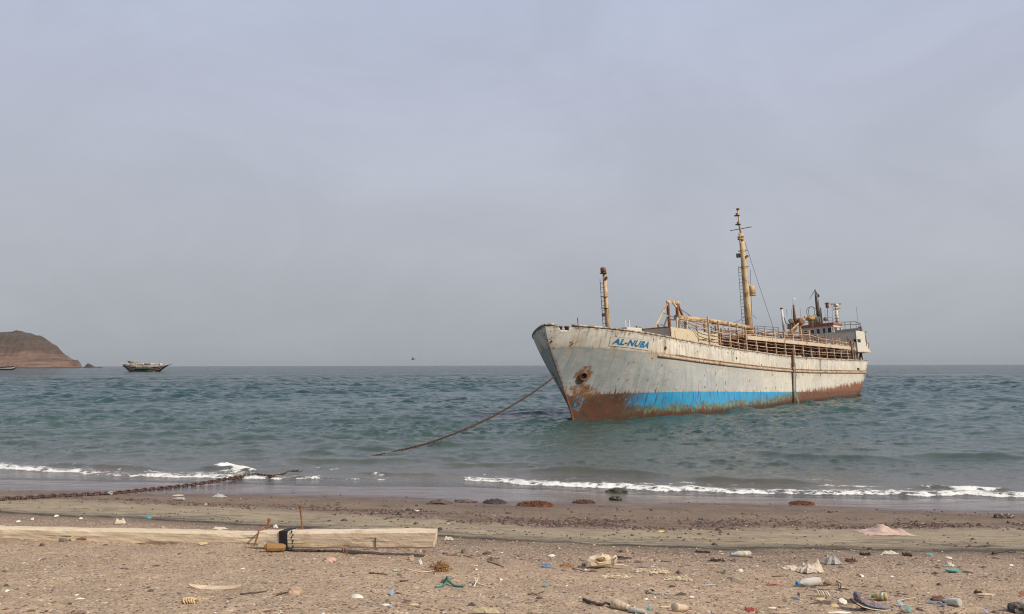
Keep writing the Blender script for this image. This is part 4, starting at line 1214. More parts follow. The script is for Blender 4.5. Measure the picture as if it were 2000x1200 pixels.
# after deckhouse behind the wheelhouse and railings
mb = MB()
for p_, q_ in (((1643, 629.5), (1671, 628.7)), ((1643, 635), (1680, 633.5)), ((1671, 628.7), (1681, 633))):
    mb.tube(LP(*p_, -2.6), LP(*q_, -2.6), .045, n=5)
for px in (1650, 1661, 1672): mb.tube(LP(px, 629.5, -2.6), LP(px + .7, 648, -2.6), .035, n=5)
mb.build('awning_rail', m_dark, house)
mb = MB(); mb.tube(LP(1682, 648, -4.2), LP(1679.5, 632, -4.2), .04, n=5); mb.path([LP(1688, 650, -4.3), LP(1692, 668, -4.4)], .09, 6); mb.build('wing_rail', m_dark, house)
mb = MB(); mb.lathe([(.1, -.25), (.42, -.2), (.42, .12), (.3, .2)], LP(1679.5, 644.5, -3.9), (0, 1, 0), 12); mb.box(LP(1688.5, 649.2, -4.2), (.6, .5, .1)); mb.build('searchlight', m_dark, house)
mb = MB()
for px, py0, py1 in ((1692.5, 676, 668), (1696.5, 681, 671)): mb.tube(LP(px, py0, -4.4), LP(px, py1, -4.4), .035, n=5)
mb.path([LP(1692, 669, -4.4), LP(1697, 671, -4.4)], .03, 5); mb.build('quarter_rail', m_rust, house)
# radar mast
rm0, rm1 = LP(1636.5, 640, -.9), LP(1633.3, 601, -.9)
mb = MB(); mb.path([rm0, rm1], [.24, .17], 10); rmast = mb.build('radar_mast', m_house, wh, True)
mb = MB(); mb.lathe([(.2, -.15), (.36, -.05), (.3, .18), (.12, .28)], LP(1633, 597.5, -.9), (0, 0, 1), 12); mb.build('radar_drive', m_wht, rmast, True)
mb = MB(); mb.beam(LP(1623.2, 594.3, -.9), LP(1642, 594.1, -.9), .14, .13); mb.build('radar_scanner', m_dark, rmast)
mb = MB(); mb.lathe([(.5, -.03), (.5, .02)], LP(1634.5, 603.5, -.9), (0, 0, 1), 12); mb.tube(LP(1625, 598, -.9), LP(1628.5, 608, -.9), .02, n=4); mb.tube(LP(1643, 601, -.9), LP(1637, 607, -.9), .02, n=4); mb.build('radar_platform', m_yellow, rmast)
mb = MB()
for py in (610, 616, 622, 628): mb.path([LP(1635, py, -.9) + (.3 * math.cos(u_), .3 * math.sin(u_), 0) for u_ in np.linspace(0, 6.283, 11)], .025, 4, False)
mb.build('mast_rungs', m_rust, rmast)
# signal mast with drooping arms
sm0, sm1 = LP(1601.5, 634, .4), LP(1592, 565.5, .4)
mb = MB(); mb.path([sm0, LP(1597.5, 606, .4), LP(1594, 585, .4), sm1], [.30, .26, .15, .07], 8); smast = mb.build('signal_mast', m_dark, wh, True)
mb = MB(); mb.tube(LP(1591.5, 567, .4), LP(1581.5, 584.5, .8), .05, .03, 5); mb.tube(LP(1592.5, 568, .4), LP(1599.3, 581, 0), .06, .04, 5); mb.box(LP(1598.5, 578, 0), (.2, .2, .35)); mb.build('mast_arm', m_dark, smast)
mb = MB(); mb.path([LP(1604.5, 634, .1), LP(1596, 572, .3)], [.05, .03], 5); mb.path([LP(1607, 640, -.2), LP(1602.7, 601, -.2)], [.10, .07], 6); mb.build('mast_stay', m_dark, smast)
for py in range(572, 622, 5):
    pass
mb = MB(); mb.lathe([(.46, -.55), (.46, .45), (.40, .5)], LP(1595.5, 627, .5), (0, 0, 1), 14); mb.build('green_drum', m_green, wh, True)
# direction-finding loop
c0 = LP(1585, 609.5, .6); mb = MB()
for tilt in (0, 1.25):
    ax = np.array([math.cos(tilt + .9), math.sin(tilt + .9), 0])
    mb.path([c0 + ax * .62 * math.cos(u_) + np.array([0, 0, .66]) * math.sin(u_) for u_ in np.linspace(0, 2 * np.pi, 25)], .035, 5, False)
mb.tube(c0 - (0, 0, .66), c0 - (0, 0, 1.5), .05); mb.build('loop_aerial', m_dark, wh)
mb = MB(); c0 = LP(1583, 627, .2); mb.lathe([(.3, -.8), (.28, .0), (.52, .1), (.60, .25), (.50, .5), (.2, .6)], c0, (0, 0, 1), 14); mb.build('funnel_ventilator', m_yellow, wh, True)
mb = MB(); mb.beam(LP(1571, 620, .3), LP(1583, 619, .3), .16, .2); mb.beam(LP(1578, 620, -.2), LP(1590, 623, -.2), .2, .25); mb.build('ventilator_arm', m_yellow, wh)
mb = MB(); mb.tube(LP(1617.8, 632, -.6), LP(1615.5, 600, -.6), .04, n=5); lp_ = mb.build('lamp_pole', m_dark, wh)
mb = MB(); mb.lathe([(.08, -.35), (.22, -.3), (.22, .25), (.34, .28), (.1, .4)], LP(1615.7, 597, -.6), (0, 0, 1), 8); mb.build('lamp_head', m_rust, lp_)
for a_, b_, y in (((1626.5, 632), (1624.5, 594), -.7), ((1677.5, 646), (1672.5, 600), -3.8), ((1612, 620), (1611, 606), .6), ((1564.5, 621), (1562.5, 602.5), 2.4), ((1547, 622), (1545.5, 604), 2.4), ((1537.5, 618), (1536, 604.5), 2.4)):
    mb = MB(); mb.tube(LP(*a_, y), LP(*b_, y), .018, n=4); mb.build('whip_aerial', m_dark, wh)
mb = MB(); P = [LP(px, py, -1.5) for px, py in ((1571, 626), (1590, 624), (1612, 621.5), (1626, 620.5))]; mb.path(P, .025, 4)
P2 = [LP(px, py, -1.5) for px, py in ((1571, 631), (1590, 629), (1612, 626.5), (1626, 625.5))]; mb.path(P2, .02, 4)
for px in (1571, 1580, 1592, 1603, 1612, 1627): mb.tube(LP(px, 621.5 if px > 1600 else 625.5, -1.5), LP(px + .7, 634, -1.5), .025, n=4)
mb.build('monkey_island_rail', m_dark, wh)
mb = MB(); mb.lathe([(.28, -.2), (.30, .1), (.12, .3)], LP(1612.5, 624, 0), (0, 0, 1), 10); mb.build('compass_box', m_green, wh, True)
# posts ahead of the bridge
mb = MB(); mb.path([LP(1532, 650, 1.0), LP(1526.5, 604, 1.0)], [.16, .13], 8); ps = mb.build('vent_post', m_wht, ship, True)
mb = MB(); mb.lathe([(.16, -.05), (.20, 0), (.16, .1)], LP(1526.3, 603.2, 1.0), (0, 0, 1), 8); mb.build('post_cap', m_dark, ps)
mb = MB(); mb.path([LP(1531, 620, .6), LP(1535, 632, .6), LP(1539, 634, .6)], .05, 5); mb.path([LP(1537.5, 632, .4), LP(1538, 642, .4)], .07, 5); mb.build('post_brace', m_rust, ps)
mb = MB(); mb.path([LP(1553.5, 641, .4), LP(1550, 600, .4), LP(1549, 586, .4)], [.24, .12, .05], 8); rp = mb.build('raked_post', m_rust, ship, True)
mb = MB(); mb.tube(LP(1549.2, 596, .4), LP(1548.8, 585, .4), .055, n=5); mb.beam(LP(1548.5, 584.2, .4), LP(1553.2, 583.8, .3), .1, .1); mb.build('post_head', m_wht, rp)
mb = MB(); mb.lathe([(.05, -.1), (.34, .0), (.30, .12), (.05, .16)], LP(1545, 628, .2), (-.6, -.6, .3), 12); mb.tube(LP(1545, 628, .2), LP(1545.5, 642, .2), .06); mb.build('round_lamp', m_dark, ship)
mb = MB(); mb.box(LP(1547, 637.5, .8), (1.0, .9, .6)); mb.build('deck_box', m_green, ship)

# boarding ladder and knotted rope hanging over the side
ld = hull_hit(1547, 692 + 6); nl = hull_normal(ld[0], ld[2])
P = []
for py in np.linspace(694, 790, 26):
    h_ = hull_hit(1546.5 + (py - 694) * .028, py) if py > 698 else hull_hit(1546.5, 698) + (0, 0, .25)
    P.append(h_ + hull_normal(h_[0], h_[2]) * .16)
mb = MB()
for off in (-.19, .19): mb.path([p + (off, 0, 0) for p in P], .035, 5)
for a_, b_ in zip(P[:-1], P[1:]):
    for f in (0, .5):
        c0 = a_ + (b_ - a_) * f; mb.box(c0, (.42, .12, .05))
rl_ = mb.build('rope_ladder', m_rope, ship)
mb = MB(); mb.beam(P[0] + (0, 0, .5), P[6], .34, .1, (0, 1, 0)); mb.build('ladder_board', m_rust, rl_)
mb = MB(); mb.path([p + (.36 + .05 * math.sin(i * 1.7), -.03, 0) for i, p in enumerate(P[4:])], .03, 5)
c0 = P[-3]; mb.blob(c0 + (.3, -.1, -.1), (.22, .2, .5), .3, 2.2, 5, 2); mb.build('hanging_rope', m_rope, rl_)
mb = MB(); c0 = hull_hit(1601, 702); mb.path([hull_hit(1601.2 + (py - 700) * .03, py) + (0, -.06, 0) for py in np.linspace(700, 735, 10)], .02, 4); mb.build('hanging_line', m_dark, ship)
# ------------------------------------------------------------------ the headland
t = NT('headland_rock')
o_ = t.coord('Object'); x_, y_, z_ = t.sep(o_)
n1 = t.noise(t.coord('Object', scale=(.012, .012, .03)), 1, 6, .65, .4); n2 = t.noise(t.coord('Object', scale=(.008, .008, .14)), 1, 6, .6, .6); n3 = t.noise(o_, .11, 5, .75)
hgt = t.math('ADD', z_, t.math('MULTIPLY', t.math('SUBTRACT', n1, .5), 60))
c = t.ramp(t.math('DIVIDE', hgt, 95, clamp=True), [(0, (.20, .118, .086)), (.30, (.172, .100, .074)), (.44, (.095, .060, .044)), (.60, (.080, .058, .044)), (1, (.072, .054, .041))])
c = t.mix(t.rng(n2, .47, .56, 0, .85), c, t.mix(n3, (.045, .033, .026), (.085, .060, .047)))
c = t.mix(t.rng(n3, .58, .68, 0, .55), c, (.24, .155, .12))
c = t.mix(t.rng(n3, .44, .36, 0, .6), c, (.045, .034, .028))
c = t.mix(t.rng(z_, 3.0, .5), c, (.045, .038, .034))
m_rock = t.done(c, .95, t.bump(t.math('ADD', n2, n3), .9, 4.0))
HD = 2200.0
prof_px = [(-260, 700), (-200, 672), (-120, 655), (-60, 650), (0, 648.5), (22, 647.6), (40, 648.2), (62, 651), (80, 658), (92, 664), (103, 671), (113, 680), (125, 690), (136, 699), (147, 704.5), (156, 708), (158.5, 712), (161, 717.5)]
pp = np.array([at_y(px, py, HD) for px, py in prof_px])
gx = np.linspace(pp[0, 0], pp[-1, 0] + 4, 300); gy = np.linspace(-160, 420, 120)
GX, GY = np.meshgrid(gx, gy)
Hx = np.interp(gx, pp[:, 0], pp[:, 2]); Hx = np.maximum(Hx, 0)
edge = 22 * fbm(GX * .012, GX * 0 + 3, 4, 3)
front = np.where(GY < 0, 1 - np.clip((-GY + edge) / 150.0, 0, 1.2) ** 1.25, 1.0)
back = 1 - np.clip((GY - 60) / 360.0, 0, 1) ** 1.6
terr = Hx[None, :] * np.clip(front, -.05, 1) * back
fade = sstep(0, 14, Hx)[None, :] * sstep(-.02, .25, front)
gul = fbm(GX * .02, GY * .011, 5, 8, .55)
ledge = 8.0 * np.abs(np.sin(terr / 9.5 + 1.2 * fbm(GX * .01, GY * .01, 3, 9))) 
terr = terr + fade * (np.where(GY < 0, 20.0, 4.0) * gul * np.clip(front * 1.2, 0, 1) * np.where(GY < -8, 1, .35) * np.clip((1.0 - front) * 5, .12, 1) + ledge * np.where(GY < -5, 1, .2))
terr -= 1.2
KX = 1 + np.maximum(GY, 0) / HD * 1.15
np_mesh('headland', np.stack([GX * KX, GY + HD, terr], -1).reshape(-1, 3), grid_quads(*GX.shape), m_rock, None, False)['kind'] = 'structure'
def far_rock(name, pts, dpt, label):
    P = np.array([at_y(px, py, HD - 40) for px, py in pts]); mb = MB()
    nx = 24; X = np.linspace(P[0, 0], P[-1, 0], nx); top = np.interp(X, P[:, 0], P[:, 2])
    V, Fq = [], []
    for k, f in enumerate(np.linspace(-1, 1, 9)):
        for i, x in enumerate(X):
            V.append((x + 1.2 * pnoise(x * .3, k * 1.3, 2), HD - 40 + f * dpt, max(top[i], .2) * math.sqrt(max(1 - f * f, 0)) * (1 + .35 * float(pnoise(x * .25, k * .7, 5))) - .6))
    mb.add(V, [tuple(q) for q in grid_quads(9, nx)])
    return tag(mb.build(name, m_darkrock), label, 'rock')
m_darkrock = plain('dark_sea_rock', (.045, .038, .036), .9, .4, .2, .4)
far_rock('sea_rock', [(163, 718), (168, 715), (170, 710.6), (175, 710), (178, 713), (183, 715), (186, 718)], 9, 'dark jagged rock standing in the sea off the tip of the brown headland')
far_rock('reef_rock', [(186, 718.4), (190, 716.8), (195, 716.2), (199, 717), (202, 718.4)], 5, 'low dark rock awash, seaward of the jagged rock off the headland')

# ------------------------------------------------------------------ the wooden dhow far out
def P_at(px, py, D): return at_y(px, py, D)
def loft_boat(root, D, x0, x1, sheer_px, keel_px, wl_py, beam, mats, stripes, flip=1, tr=.62):
    """a hull whose sheer and forefoot follow the drawn lines; x runs with the picture, y is across"""
    pass
DD = 600.0
kx = DD / F_PX
org = P_at(286, 725.6, DD); org[2] = 0
dh = empty('wooden_dhow', org)
tag(dh, 'wooden dhow with dark hull, cream stripes and white deckhouse, at anchor beside the headland', 'dhow')
def dp_(px, py, off=0.0):
    p = P_at(px, py, DD) - org; return np.array([p[0], off, p[2]])
sheer_p = [(240, 711.5), (246, 712.5), (258, 715.2), (270, 717), (285, 717.8), (300, 717.2), (314, 715.6), (324, 713.8), (333, 711.8)]
keel_p = [(240, 712.6), (244, 717.5), (247, 721), (250, 723.8), (256, 728), (300, 728), (311, 727), (316, 723.5), (322, 718.6), (328, 715), (333, 712.3)]
NXB = 60; xb = np.linspace(240.5, 332.6, NXB)
sh_ = np.interp(xb, *np.array(sheer_p).T); kl_ = np.interp(xb, *np.array(keel_p).T); kl_ = np.maximum(kl_, sh_ + .3)
def bm_dhow(px, v):
    u_ = (px - 240) / 93.0
    pl = np.clip(u_ / .10, 0, 1) ** .5 * .75 + .25
    pl = np.where(u_ > .1, 1.0, pl) * np.clip((1 - u_) / .42, 0, 1) ** .75
    return 3.7 * pl * (0.10 + .90 * v ** .55)
m_dh = NT('dhow_timber'); a_ = m_dh.attr('rise')
nz = m_dh.noise(m_dh.coord('Object', scale=(.35, .35, 1.5)), 1, 4, .6)
cD = m_dh.ramp(a_, [(0, (.014, .012, .011)), (.30, (.018, .013, .011)), (.52, (.048, .018, .013)), (.70, (.058, .023, .016)), (1, (.09, .045, .03))])
cD = m_dh.mix(m_dh.rng(nz, .45, .65, 0, .6), cD, (.026, .02, .016))
m_dh = m_dh.done(cD, .8)
m_strp = plain('dhow_cream_stripe', (.55, .47, .36), .8, .3, .4, .1)
m_dgrn = plain('dhow_green_tarp', (.022, .06, .042), .8, .4, .5, .2)
m_dpale = plain('dhow_pale_green', (.56, .60, .50), .8, .35, .6, .2, dirt=(.2, .15, .1), dirt_amt=.5)
m_dwht = plain('dhow_white', (.66, .64, .60), .7, .2, .8, .1, dirt=(.3, .2, .14), dirt_amt=.4)
m_dbrn = plain('dhow_brown_cargo', (.42, .33, .24), .9, .5, .9, .3)
NV = 9
for sg in (0,):
    V, At = [], []
    for side_ in (-1, 1):
        for k in range(NV):
            v = k / (NV - 1)
            for i in range(NXB):
                py = kl_[i] + (sh_[i] - kl_[i]) * v
                V.append(dp_(xb[i], py) + (0, side_ * float(bm_dhow(xb[i], v)), 0)); At.append(v)
    q = grid_quads(NV, NXB)
    mb = MB(); mb.add(V, [tuple(f) for f in q] + [tuple(f[::-1] + NV * NXB) for f in q])
    n0 = NV * NXB; mb.f += [tuple([k * NXB for k in range(NV)] + [n0 + k * NXB for k in range(NV - 1, -1, -1)])]
    hullD = mb.build('hull', m_dh, dh, True, attrs={'rise': At})
mb = MB(); mb.add([dp_(xb[i], sh_[i] + .9, s * (float(bm_dhow(xb[i], .9)) - .1)) for i in range(NXB) for s in (-1, 1)], [(2 * i, 2 * i + 1, 2 * i + 3, 2 * i + 2) for i in range(NXB - 1)]); mb.build('deck', m_dbrn, dh)
for v, mt, i0, i1, r in ((.97, m_strp, 0, NXB, .09), (.70, m_strp, 2, 56, .07), (.42, m_strp, 6, 50, .07), (.16, m_dwht, 14, 42, .14)):
    mb = MB()
    mb.path([dp_(xb[i], kl_[i] + (sh_[i] - kl_[i]) * v, -float(bm_dhow(xb[i], v)) - .05) for i in range(i0, i1)], r, 5); mb.build('stripe', mt, dh)
mb = MB(); mb.beam(dp_(330, 713.6), dp_(335.5, 711.2), .35, .3); mb.build('stem_head', m_dh, dh)
mb = MB(); mb.beam(dp_(241, 714), dp_(237.5, 708.8), .5, .4); mb.beam(dp_(240, 715), dp_(246, 717), .4, 1.2); mb.build('stern_gallery', m_dwht, dh)
def dbox(name, x0, x1, y0, y1, w, mt, off=0, sm=None):
    a, b = dp_(x0, y1), dp_(x1, y0); mb = MB(); mb.box(((a[0] + b[0]) / 2, off, (a[2] + b[2]) / 2), (b[0] - a[0], w, b[2] - a[2])); return mb.build(name, mt, sm or dh)
dbox('green_side_cloth', 270, 296, 718, 721.3, .3, m_dgrn, -3.75); dbox('pale_side_cloth', 270, 295, 713, 717.6, .25, m_dpale, -3.75)
wh_ = dbox('wheelhouse', 251.5, 257, 705.3, 712, 3.4, m_dwht); dbox('window', 252.5, 256, 706.8, 708.6, .1, m_glass, -1.75, wh_)
dbox('wheelhouse_roof', 250.6, 258.2, 704.9, 705.6, 4.0, m_dwht)
dbox('quarter_house', 257.5, 268, 709, 714, 4.2, m_dbrn); dbox('quarter_roof', 257, 269, 707.4, 708.2, 4.6, m_dpale)
for px in (258, 263, 268):
    mb = MB(); mb.tube(dp_(px, 714, -2), dp_(px, 707.6, -2), .12); mb.build('awning_post', m_dbrn, dh)
rr = np.random.default_rng(8)
for k, px in enumerate(np.linspace(274, 313, 11)):
    mb = MB(); mb.blob(dp_(px + rr.uniform(-1, 1), 711.5 + rr.uniform(-.4, .8) , rr.uniform(-1.6, 1.0)), (rr.uniform(1.0, 1.7), 1.3, rr.uniform(.6, 1.1)), .3, 1.6, k, 2); mb.build('deck_cargo', [m_dpale, m_dbrn, m_dwht, m_dbrn][k % 4], dh)
dbox('cargo_cover', 280, 296, 709.2, 711, 4.0, m_dpale); dbox('white_bulwark', 296.5, 311, 712.3, 716, .25, m_dwht, -3.4); dbox('bow_locker', 310.5, 315.5, 710.5, 714, 2.4, m_dwht); dbox('anchor_winch', 311.5, 313.2, 710, 714, .4, m_dark, -1.4)
mb = MB(); mb.tube(dp_(267.5, 714), dp_(268, 704.4), .14); mb.build('short_mast', m_dwht, dh)
# small motor boat cut by the edge of the photograph
D2 = 690.0; org2 = P_at(8, 722.8, D2); org2[2] = 0
sb = empty('fishing_boat', org2); tag(sb, 'low dark fishing boat with a white band, moored off the foot of the headland', 'boat')
def bp_(px, py, off=0.0):
    p = P_at(px, py, D2) - org2; return np.array([p[0], off, p[2]])
xb2 = np.linspace(-46, 38.5, 40)
shp = np.interp(xb2, [-46, -20, 5, 20, 31, 38.5], [716, 717.6, 716.8, 715.6, 714.8, 713.4]); klp = np.maximum(np.interp(xb2, [-46, -44, 22, 27, 31, 35, 38.5], [716.6, 723.6, 723.6, 722.6, 719, 715.2, 713.8]), shp + .3)
V, At = [], []
for side_ in (-1, 1):
    for k in range(7):
        v = k / 6
        for i in range(40):
            b = 1.9 * np.clip((38.5 - xb2[i]) / 26, 0, 1) ** .7 * (.25 + .75 * v ** .5)
            V.append(bp_(xb2[i], klp[i] + (shp[i] - klp[i]) * v, side_ * b)); At.append(v)
tt = NT('fishing_boat_paint'); aa = tt.attr('rise')
cc = tt.ramp(aa, [(0, (.03, .045, .04)), (.38, (.035, .055, .045)), (.42, (.55, .54, .5)), (.62, (.6, .58, .54)), (.66, (.06, .05, .05)), (1, (.08, .06, .05))])
mb = MB(); q = grid_quads(7, 40); mb.add(V, [tuple(f) for f in q] + [tuple(f[::-1] + 280) for f in q]); mb.build('hull', tt.done(cc, .6), sb, True, attrs={'rise': At})
mb = MB(); mb.add([bp_(xb2[i], shp[i] + .5, s * 1.75 * np.clip((38.5 - xb2[i]) / 26, 0, 1) ** .7) for i in range(40) for s in (-1, 1)], [(2 * i, 2 * i + 1, 2 * i + 3, 2 * i + 2) for i in range(39)]); mb.build('deck', m_dbrn, sb)
mb = MB(); mb.tube(bp_(36, 714.6), bp_(39.5, 712.8), .12); mb.build('stem_head', m_dwht, sb)
a, b = bp_(-40, 716.5), bp_(-14, 711); mb = MB(); mb.box(((a[0] + b[0]) / 2, 0, (a[2] + b[2]) / 2), (b[0] - a[0], 2.2, b[2] - a[2])); mb.build('cabin', m_dwht, sb)

# ------------------------------------------------------------------ a bird over the sea
bc = at_y(807, 702, 85.0)
mb = MB(); mb.blob((0, 0, 0), (.16, .05, .05), .1, 1, 3, 2)
mb.blob((-.17, 0, .02), (.05, .035, .035), .05, 1, 4, 1)
for s in (-1, 1):
    mb.add([(-.06, s * .03, .03), (.07, s * .03, .03), (.05, s * .22, .12), (.12, s * .40, .04), (-.03, s * .24, .135)], [(0, 1, 2, 4), (4, 2, 3)])
    mb.add([(-.06, s * .03, .022), (.07, s * .03, .022), (.05, s * .22, .112), (.12, s * .40, .038), (-.03, s * .24, .127)], [(4, 2, 1, 0), (3, 2, 4)])
mb.add([(.12, -.03, 0), (.12, .03, 0), (.24, .05, .0), (.24, -.05, .0)], [(0, 1, 2, 3)])
bird = mb.build('seabird', plain('bird_dark', (.035, .035, .038), .8)); bird.location = tuple(map(float, bc)); bird.rotation_euler = (R_(18), R_(-20), R_(25))
tag(bird, 'small dark seabird flying low over the horizon, left of the ship', 'bird')

# ------------------------------------------------------------------ the anchor chain
m_chain = rusty('chain_rust', (.075, .036, .024), rust=(.04, .022, .016), rust2=(.11, .05, .03), amt=.6, scale=3)
def link_shape(d=.030, n=6, m=14):
    L, W = 3.0 * d - d / 2, 1.8 * d - d / 2          # half length and half width of the centreline
    pts = []
    for i in range(m):
        a = 2 * math.pi * i / m
        x = (L - W) * (1 if math.cos(a) > 0 else -1) * (abs(math.cos(a)) > .02) + W * math.cos(a); y = W * math.sin(a)
        pts.append((x, y, 0))
    V, Fq = [], []
    for i in range(m):
        p = np.array(pts[i]); tn = np.array(pts[(i + 1) % m]) - np.array(pts[i - 1]); tn /= np.linalg.norm(tn)
        a = np.array([tn[1], -tn[0], 0]); b = np.array([0, 0, 1.0])
        for k in range(n):
            th = 2 * math.pi * k / n; V.append(p + d / 2 * (math.cos(th) * a + math.sin(th) * b))
    for i in range(m):
        for k in range(n):
            Fq.append((i * n + k, i * n + (k + 1) % n, ((i + 1) % m) * n + (k + 1) % n, ((i + 1) % m) * n + k))
    nb = len(V)
    for s in (-1, 1):                                   # stud
        for dx, dz in ((-d * .3, -d * .3), (d * .3, -d * .3), (d * .3, d * .3), (-d * .3, d * .3)): V.append(np.array([dx, s * W, dz]))
    Fq += [(nb + k, nb + (k + 1) % 4, nb + 4 + (k + 1) % 4, nb + 4 + k) for k in range(4)]
    return np.array(V), Fq, 4 * d
def chain_path():
    top = at_y(1082, 736.5, 57.2); ent = at_z(735, 891, 0.03)
    pts = []
    img = [(1082, 736.5), (1060, 753.5), (1040, 767.5), (1020, 780.5), (1000, 792.5), (980, 804), (960, 815), (940, 824.5), (920, 834), (900, 842), (880, 850), (860, 858), (840, 865), (820, 870.5), (800, 875.5), (776, 881), (752, 886.5), (735, 890)]
    nrm = np.array([-(ent - top)[1], (ent - top)[0], 0]); nrm /= np.linalg.norm(nrm)
    for px, py in img:
        o, d = ray(px, py); pts.append(o + d * (((top - o) @ nrm) / (d @ nrm)))
    e2 = at_z(695, 900, -.12); pts.append(e2)
    for px, py in ((650, 910), (612, 916)): pts.append(at_z(px, py, -.12))
    for px, py, dz in ((596, 918, -.25), (575, 922.5, -.16), (556, 926.5, -.03), (532, 931.5, .10)): pts.append(at_z(px, py, dz))
    for px, py in ((500, 936.5), (470, 940), (430, 945), (390, 949), (350, 953), (310, 957), (270, 961), (230, 965.5), (190, 968), (150, 970), (110, 972), (70, 974.5), (30, 977), (-10, 979.5), (-60, 982)):
        g = ground(px, py); pts.append(g + (0, 0, .04 + .11 * sstep(350, 480, px)))
    return np.array(pts)
cp = chain_path()
seg = np.r_[0, np.cumsum(np.linalg.norm(np.diff(cp, axis=0), axis=1))]
LV, LF, pit = link_shape(.038)
ns_ = int(seg[-1] / pit)
cs = np.stack([np.interp(np.linspace(0, seg[-1], ns_ + 1), seg, cp[:, k]) for k in range(3)], 1)
for _ in range(3): cs[1:-1] = .5 * cs[1:-1] + .25 * (cs[:-2] + cs[2:])
V, Q = [], []
LFa = np.array(LF)
rc = np.random.default_rng(21)
for i in range(ns_):
    p = (cs[i] + cs[i + 1]) / 2; d = cs[i + 1] - cs[i]; d /= np.linalg.norm(d)
    onsand = p[1] < 34 and p[2] < 1.2 and p[0] < -7
    s = np.cross(d, (0, 0, 1)); s /= np.linalg.norm(s); u = np.cross(s, d)
    th = (i % 2) * math.pi / 2 + (math.pi / 4 if not onsand else R_(12)) + rc.normal(0, .12)
    a, b = math.cos(th) * s + math.sin(th) * u, -math.sin(th) * s + math.cos(th) * u
    Q.append(LFa + i * len(LV)); V.append(p + LV @ np.stack([d, a, b]))
chain = np_mesh('anchor_chain', np.concatenate(V), np.concatenate(Q), m_chain, None, True)
tag(chain, 'rusty anchor chain from the ship bow through the water to the beach', 'chain')
# weed caught on the chain where it leaves the sea
m_weed = plain('yellow_weed', (.20, .20, .045), .7, .5, 20, .3, dirt=(.05, .06, .02), dirt_amt=.6)
def weed_mesh(name, c, size, n, mat, seed, thick=.012, up=.5):
    r = np.random.default_rng(seed); mb = MB()
    for k in range(n):
        p = np.array(c) + r.normal(0, .4, 3) * size * (1, 1, .25); p[2] = max(p[2], c[2])
        d = r.normal(0, 1, 3) * (1, 1, up); d /= np.linalg.norm(d); L = r.uniform(.25, .6) * max(size[0], size[1]) * .6
        q = p + d * L * .5 + (0, 0, r.uniform(-.2, .5) * size[2]); e = p + d * L
        q[2] = max(q[2], c[2]); e[2] = max(e[2], c[2])
        mb.path([p, q, e], [thick, thick * 1.1, thick * .4], 4, flat=.5)
    return mb.build(name, mat, None, False, loc=c)
wc_ = at_z(574, 921.5, .08)
tag(weed_mesh('weed_clump', wc_, np.array([.30, .16, .10]), 90, m_weed, 3), 'yellow green weed clump caught on the chain at the edge of the surf', 'seaweed')
wc_ = ground(460, 941) + (0, 0, .08)
tag(weed_mesh('weed_tuft', wc_, np.array([.25, .15, .08]), 40, plain('green_weed', (.07, .08, .03), .8), 5), 'dull green weed tuft hanging on the chain over the wet sand', 'seaweed')
# ------------------------------------------------------------------ the two weathered timbers
def wood(name, cA, cB, cC, axis_scale=(.8, 9, 9)):
    t = NT(name); v = t.coord('Object', scale=axis_scale)
    n1 = t.noise(v, 1.6, 6, .65, .5); n2 = t.noise(v, 6, 5, .7); n3 = t.noise(t.coord(), 2.2, 4, .6)
    c = t.mix(t.rng(n1, .35, .65), cA, cB)
    c = t.mix(t.rng(n2, .60, .72, 0, .75), c, cC)
    c = t.mix(t.rng(n3, .62, .72, 0, .6), c, (cA[0] * .72, cA[1] * .62, cA[2] * .5))
    crk = t.rng(t.noise(t.coord('Object', scale=(.5, 16, 16)), 1.3, 3, .5), .63, .655)
    c = t.mix(t.math('MULTIPLY', crk, .7), c, (.17, .11, .065))
    h = t.math('SUBTRACT', t.math('ADD', n1, t.math('MULTIPLY', n2, .5)), t.math('MULTIPLY', crk, .8))
    return t.done(c, .85, t.bump(h, .6, .02))
m_tim = wood('weathered_timber', (.62, .51, .37), (.50, .41, .30), (.33, .25, .17))
m_tim2 = wood('pale_timber', (.68, .56, .41), (.57, .46, .33), (.40, .30, .20))
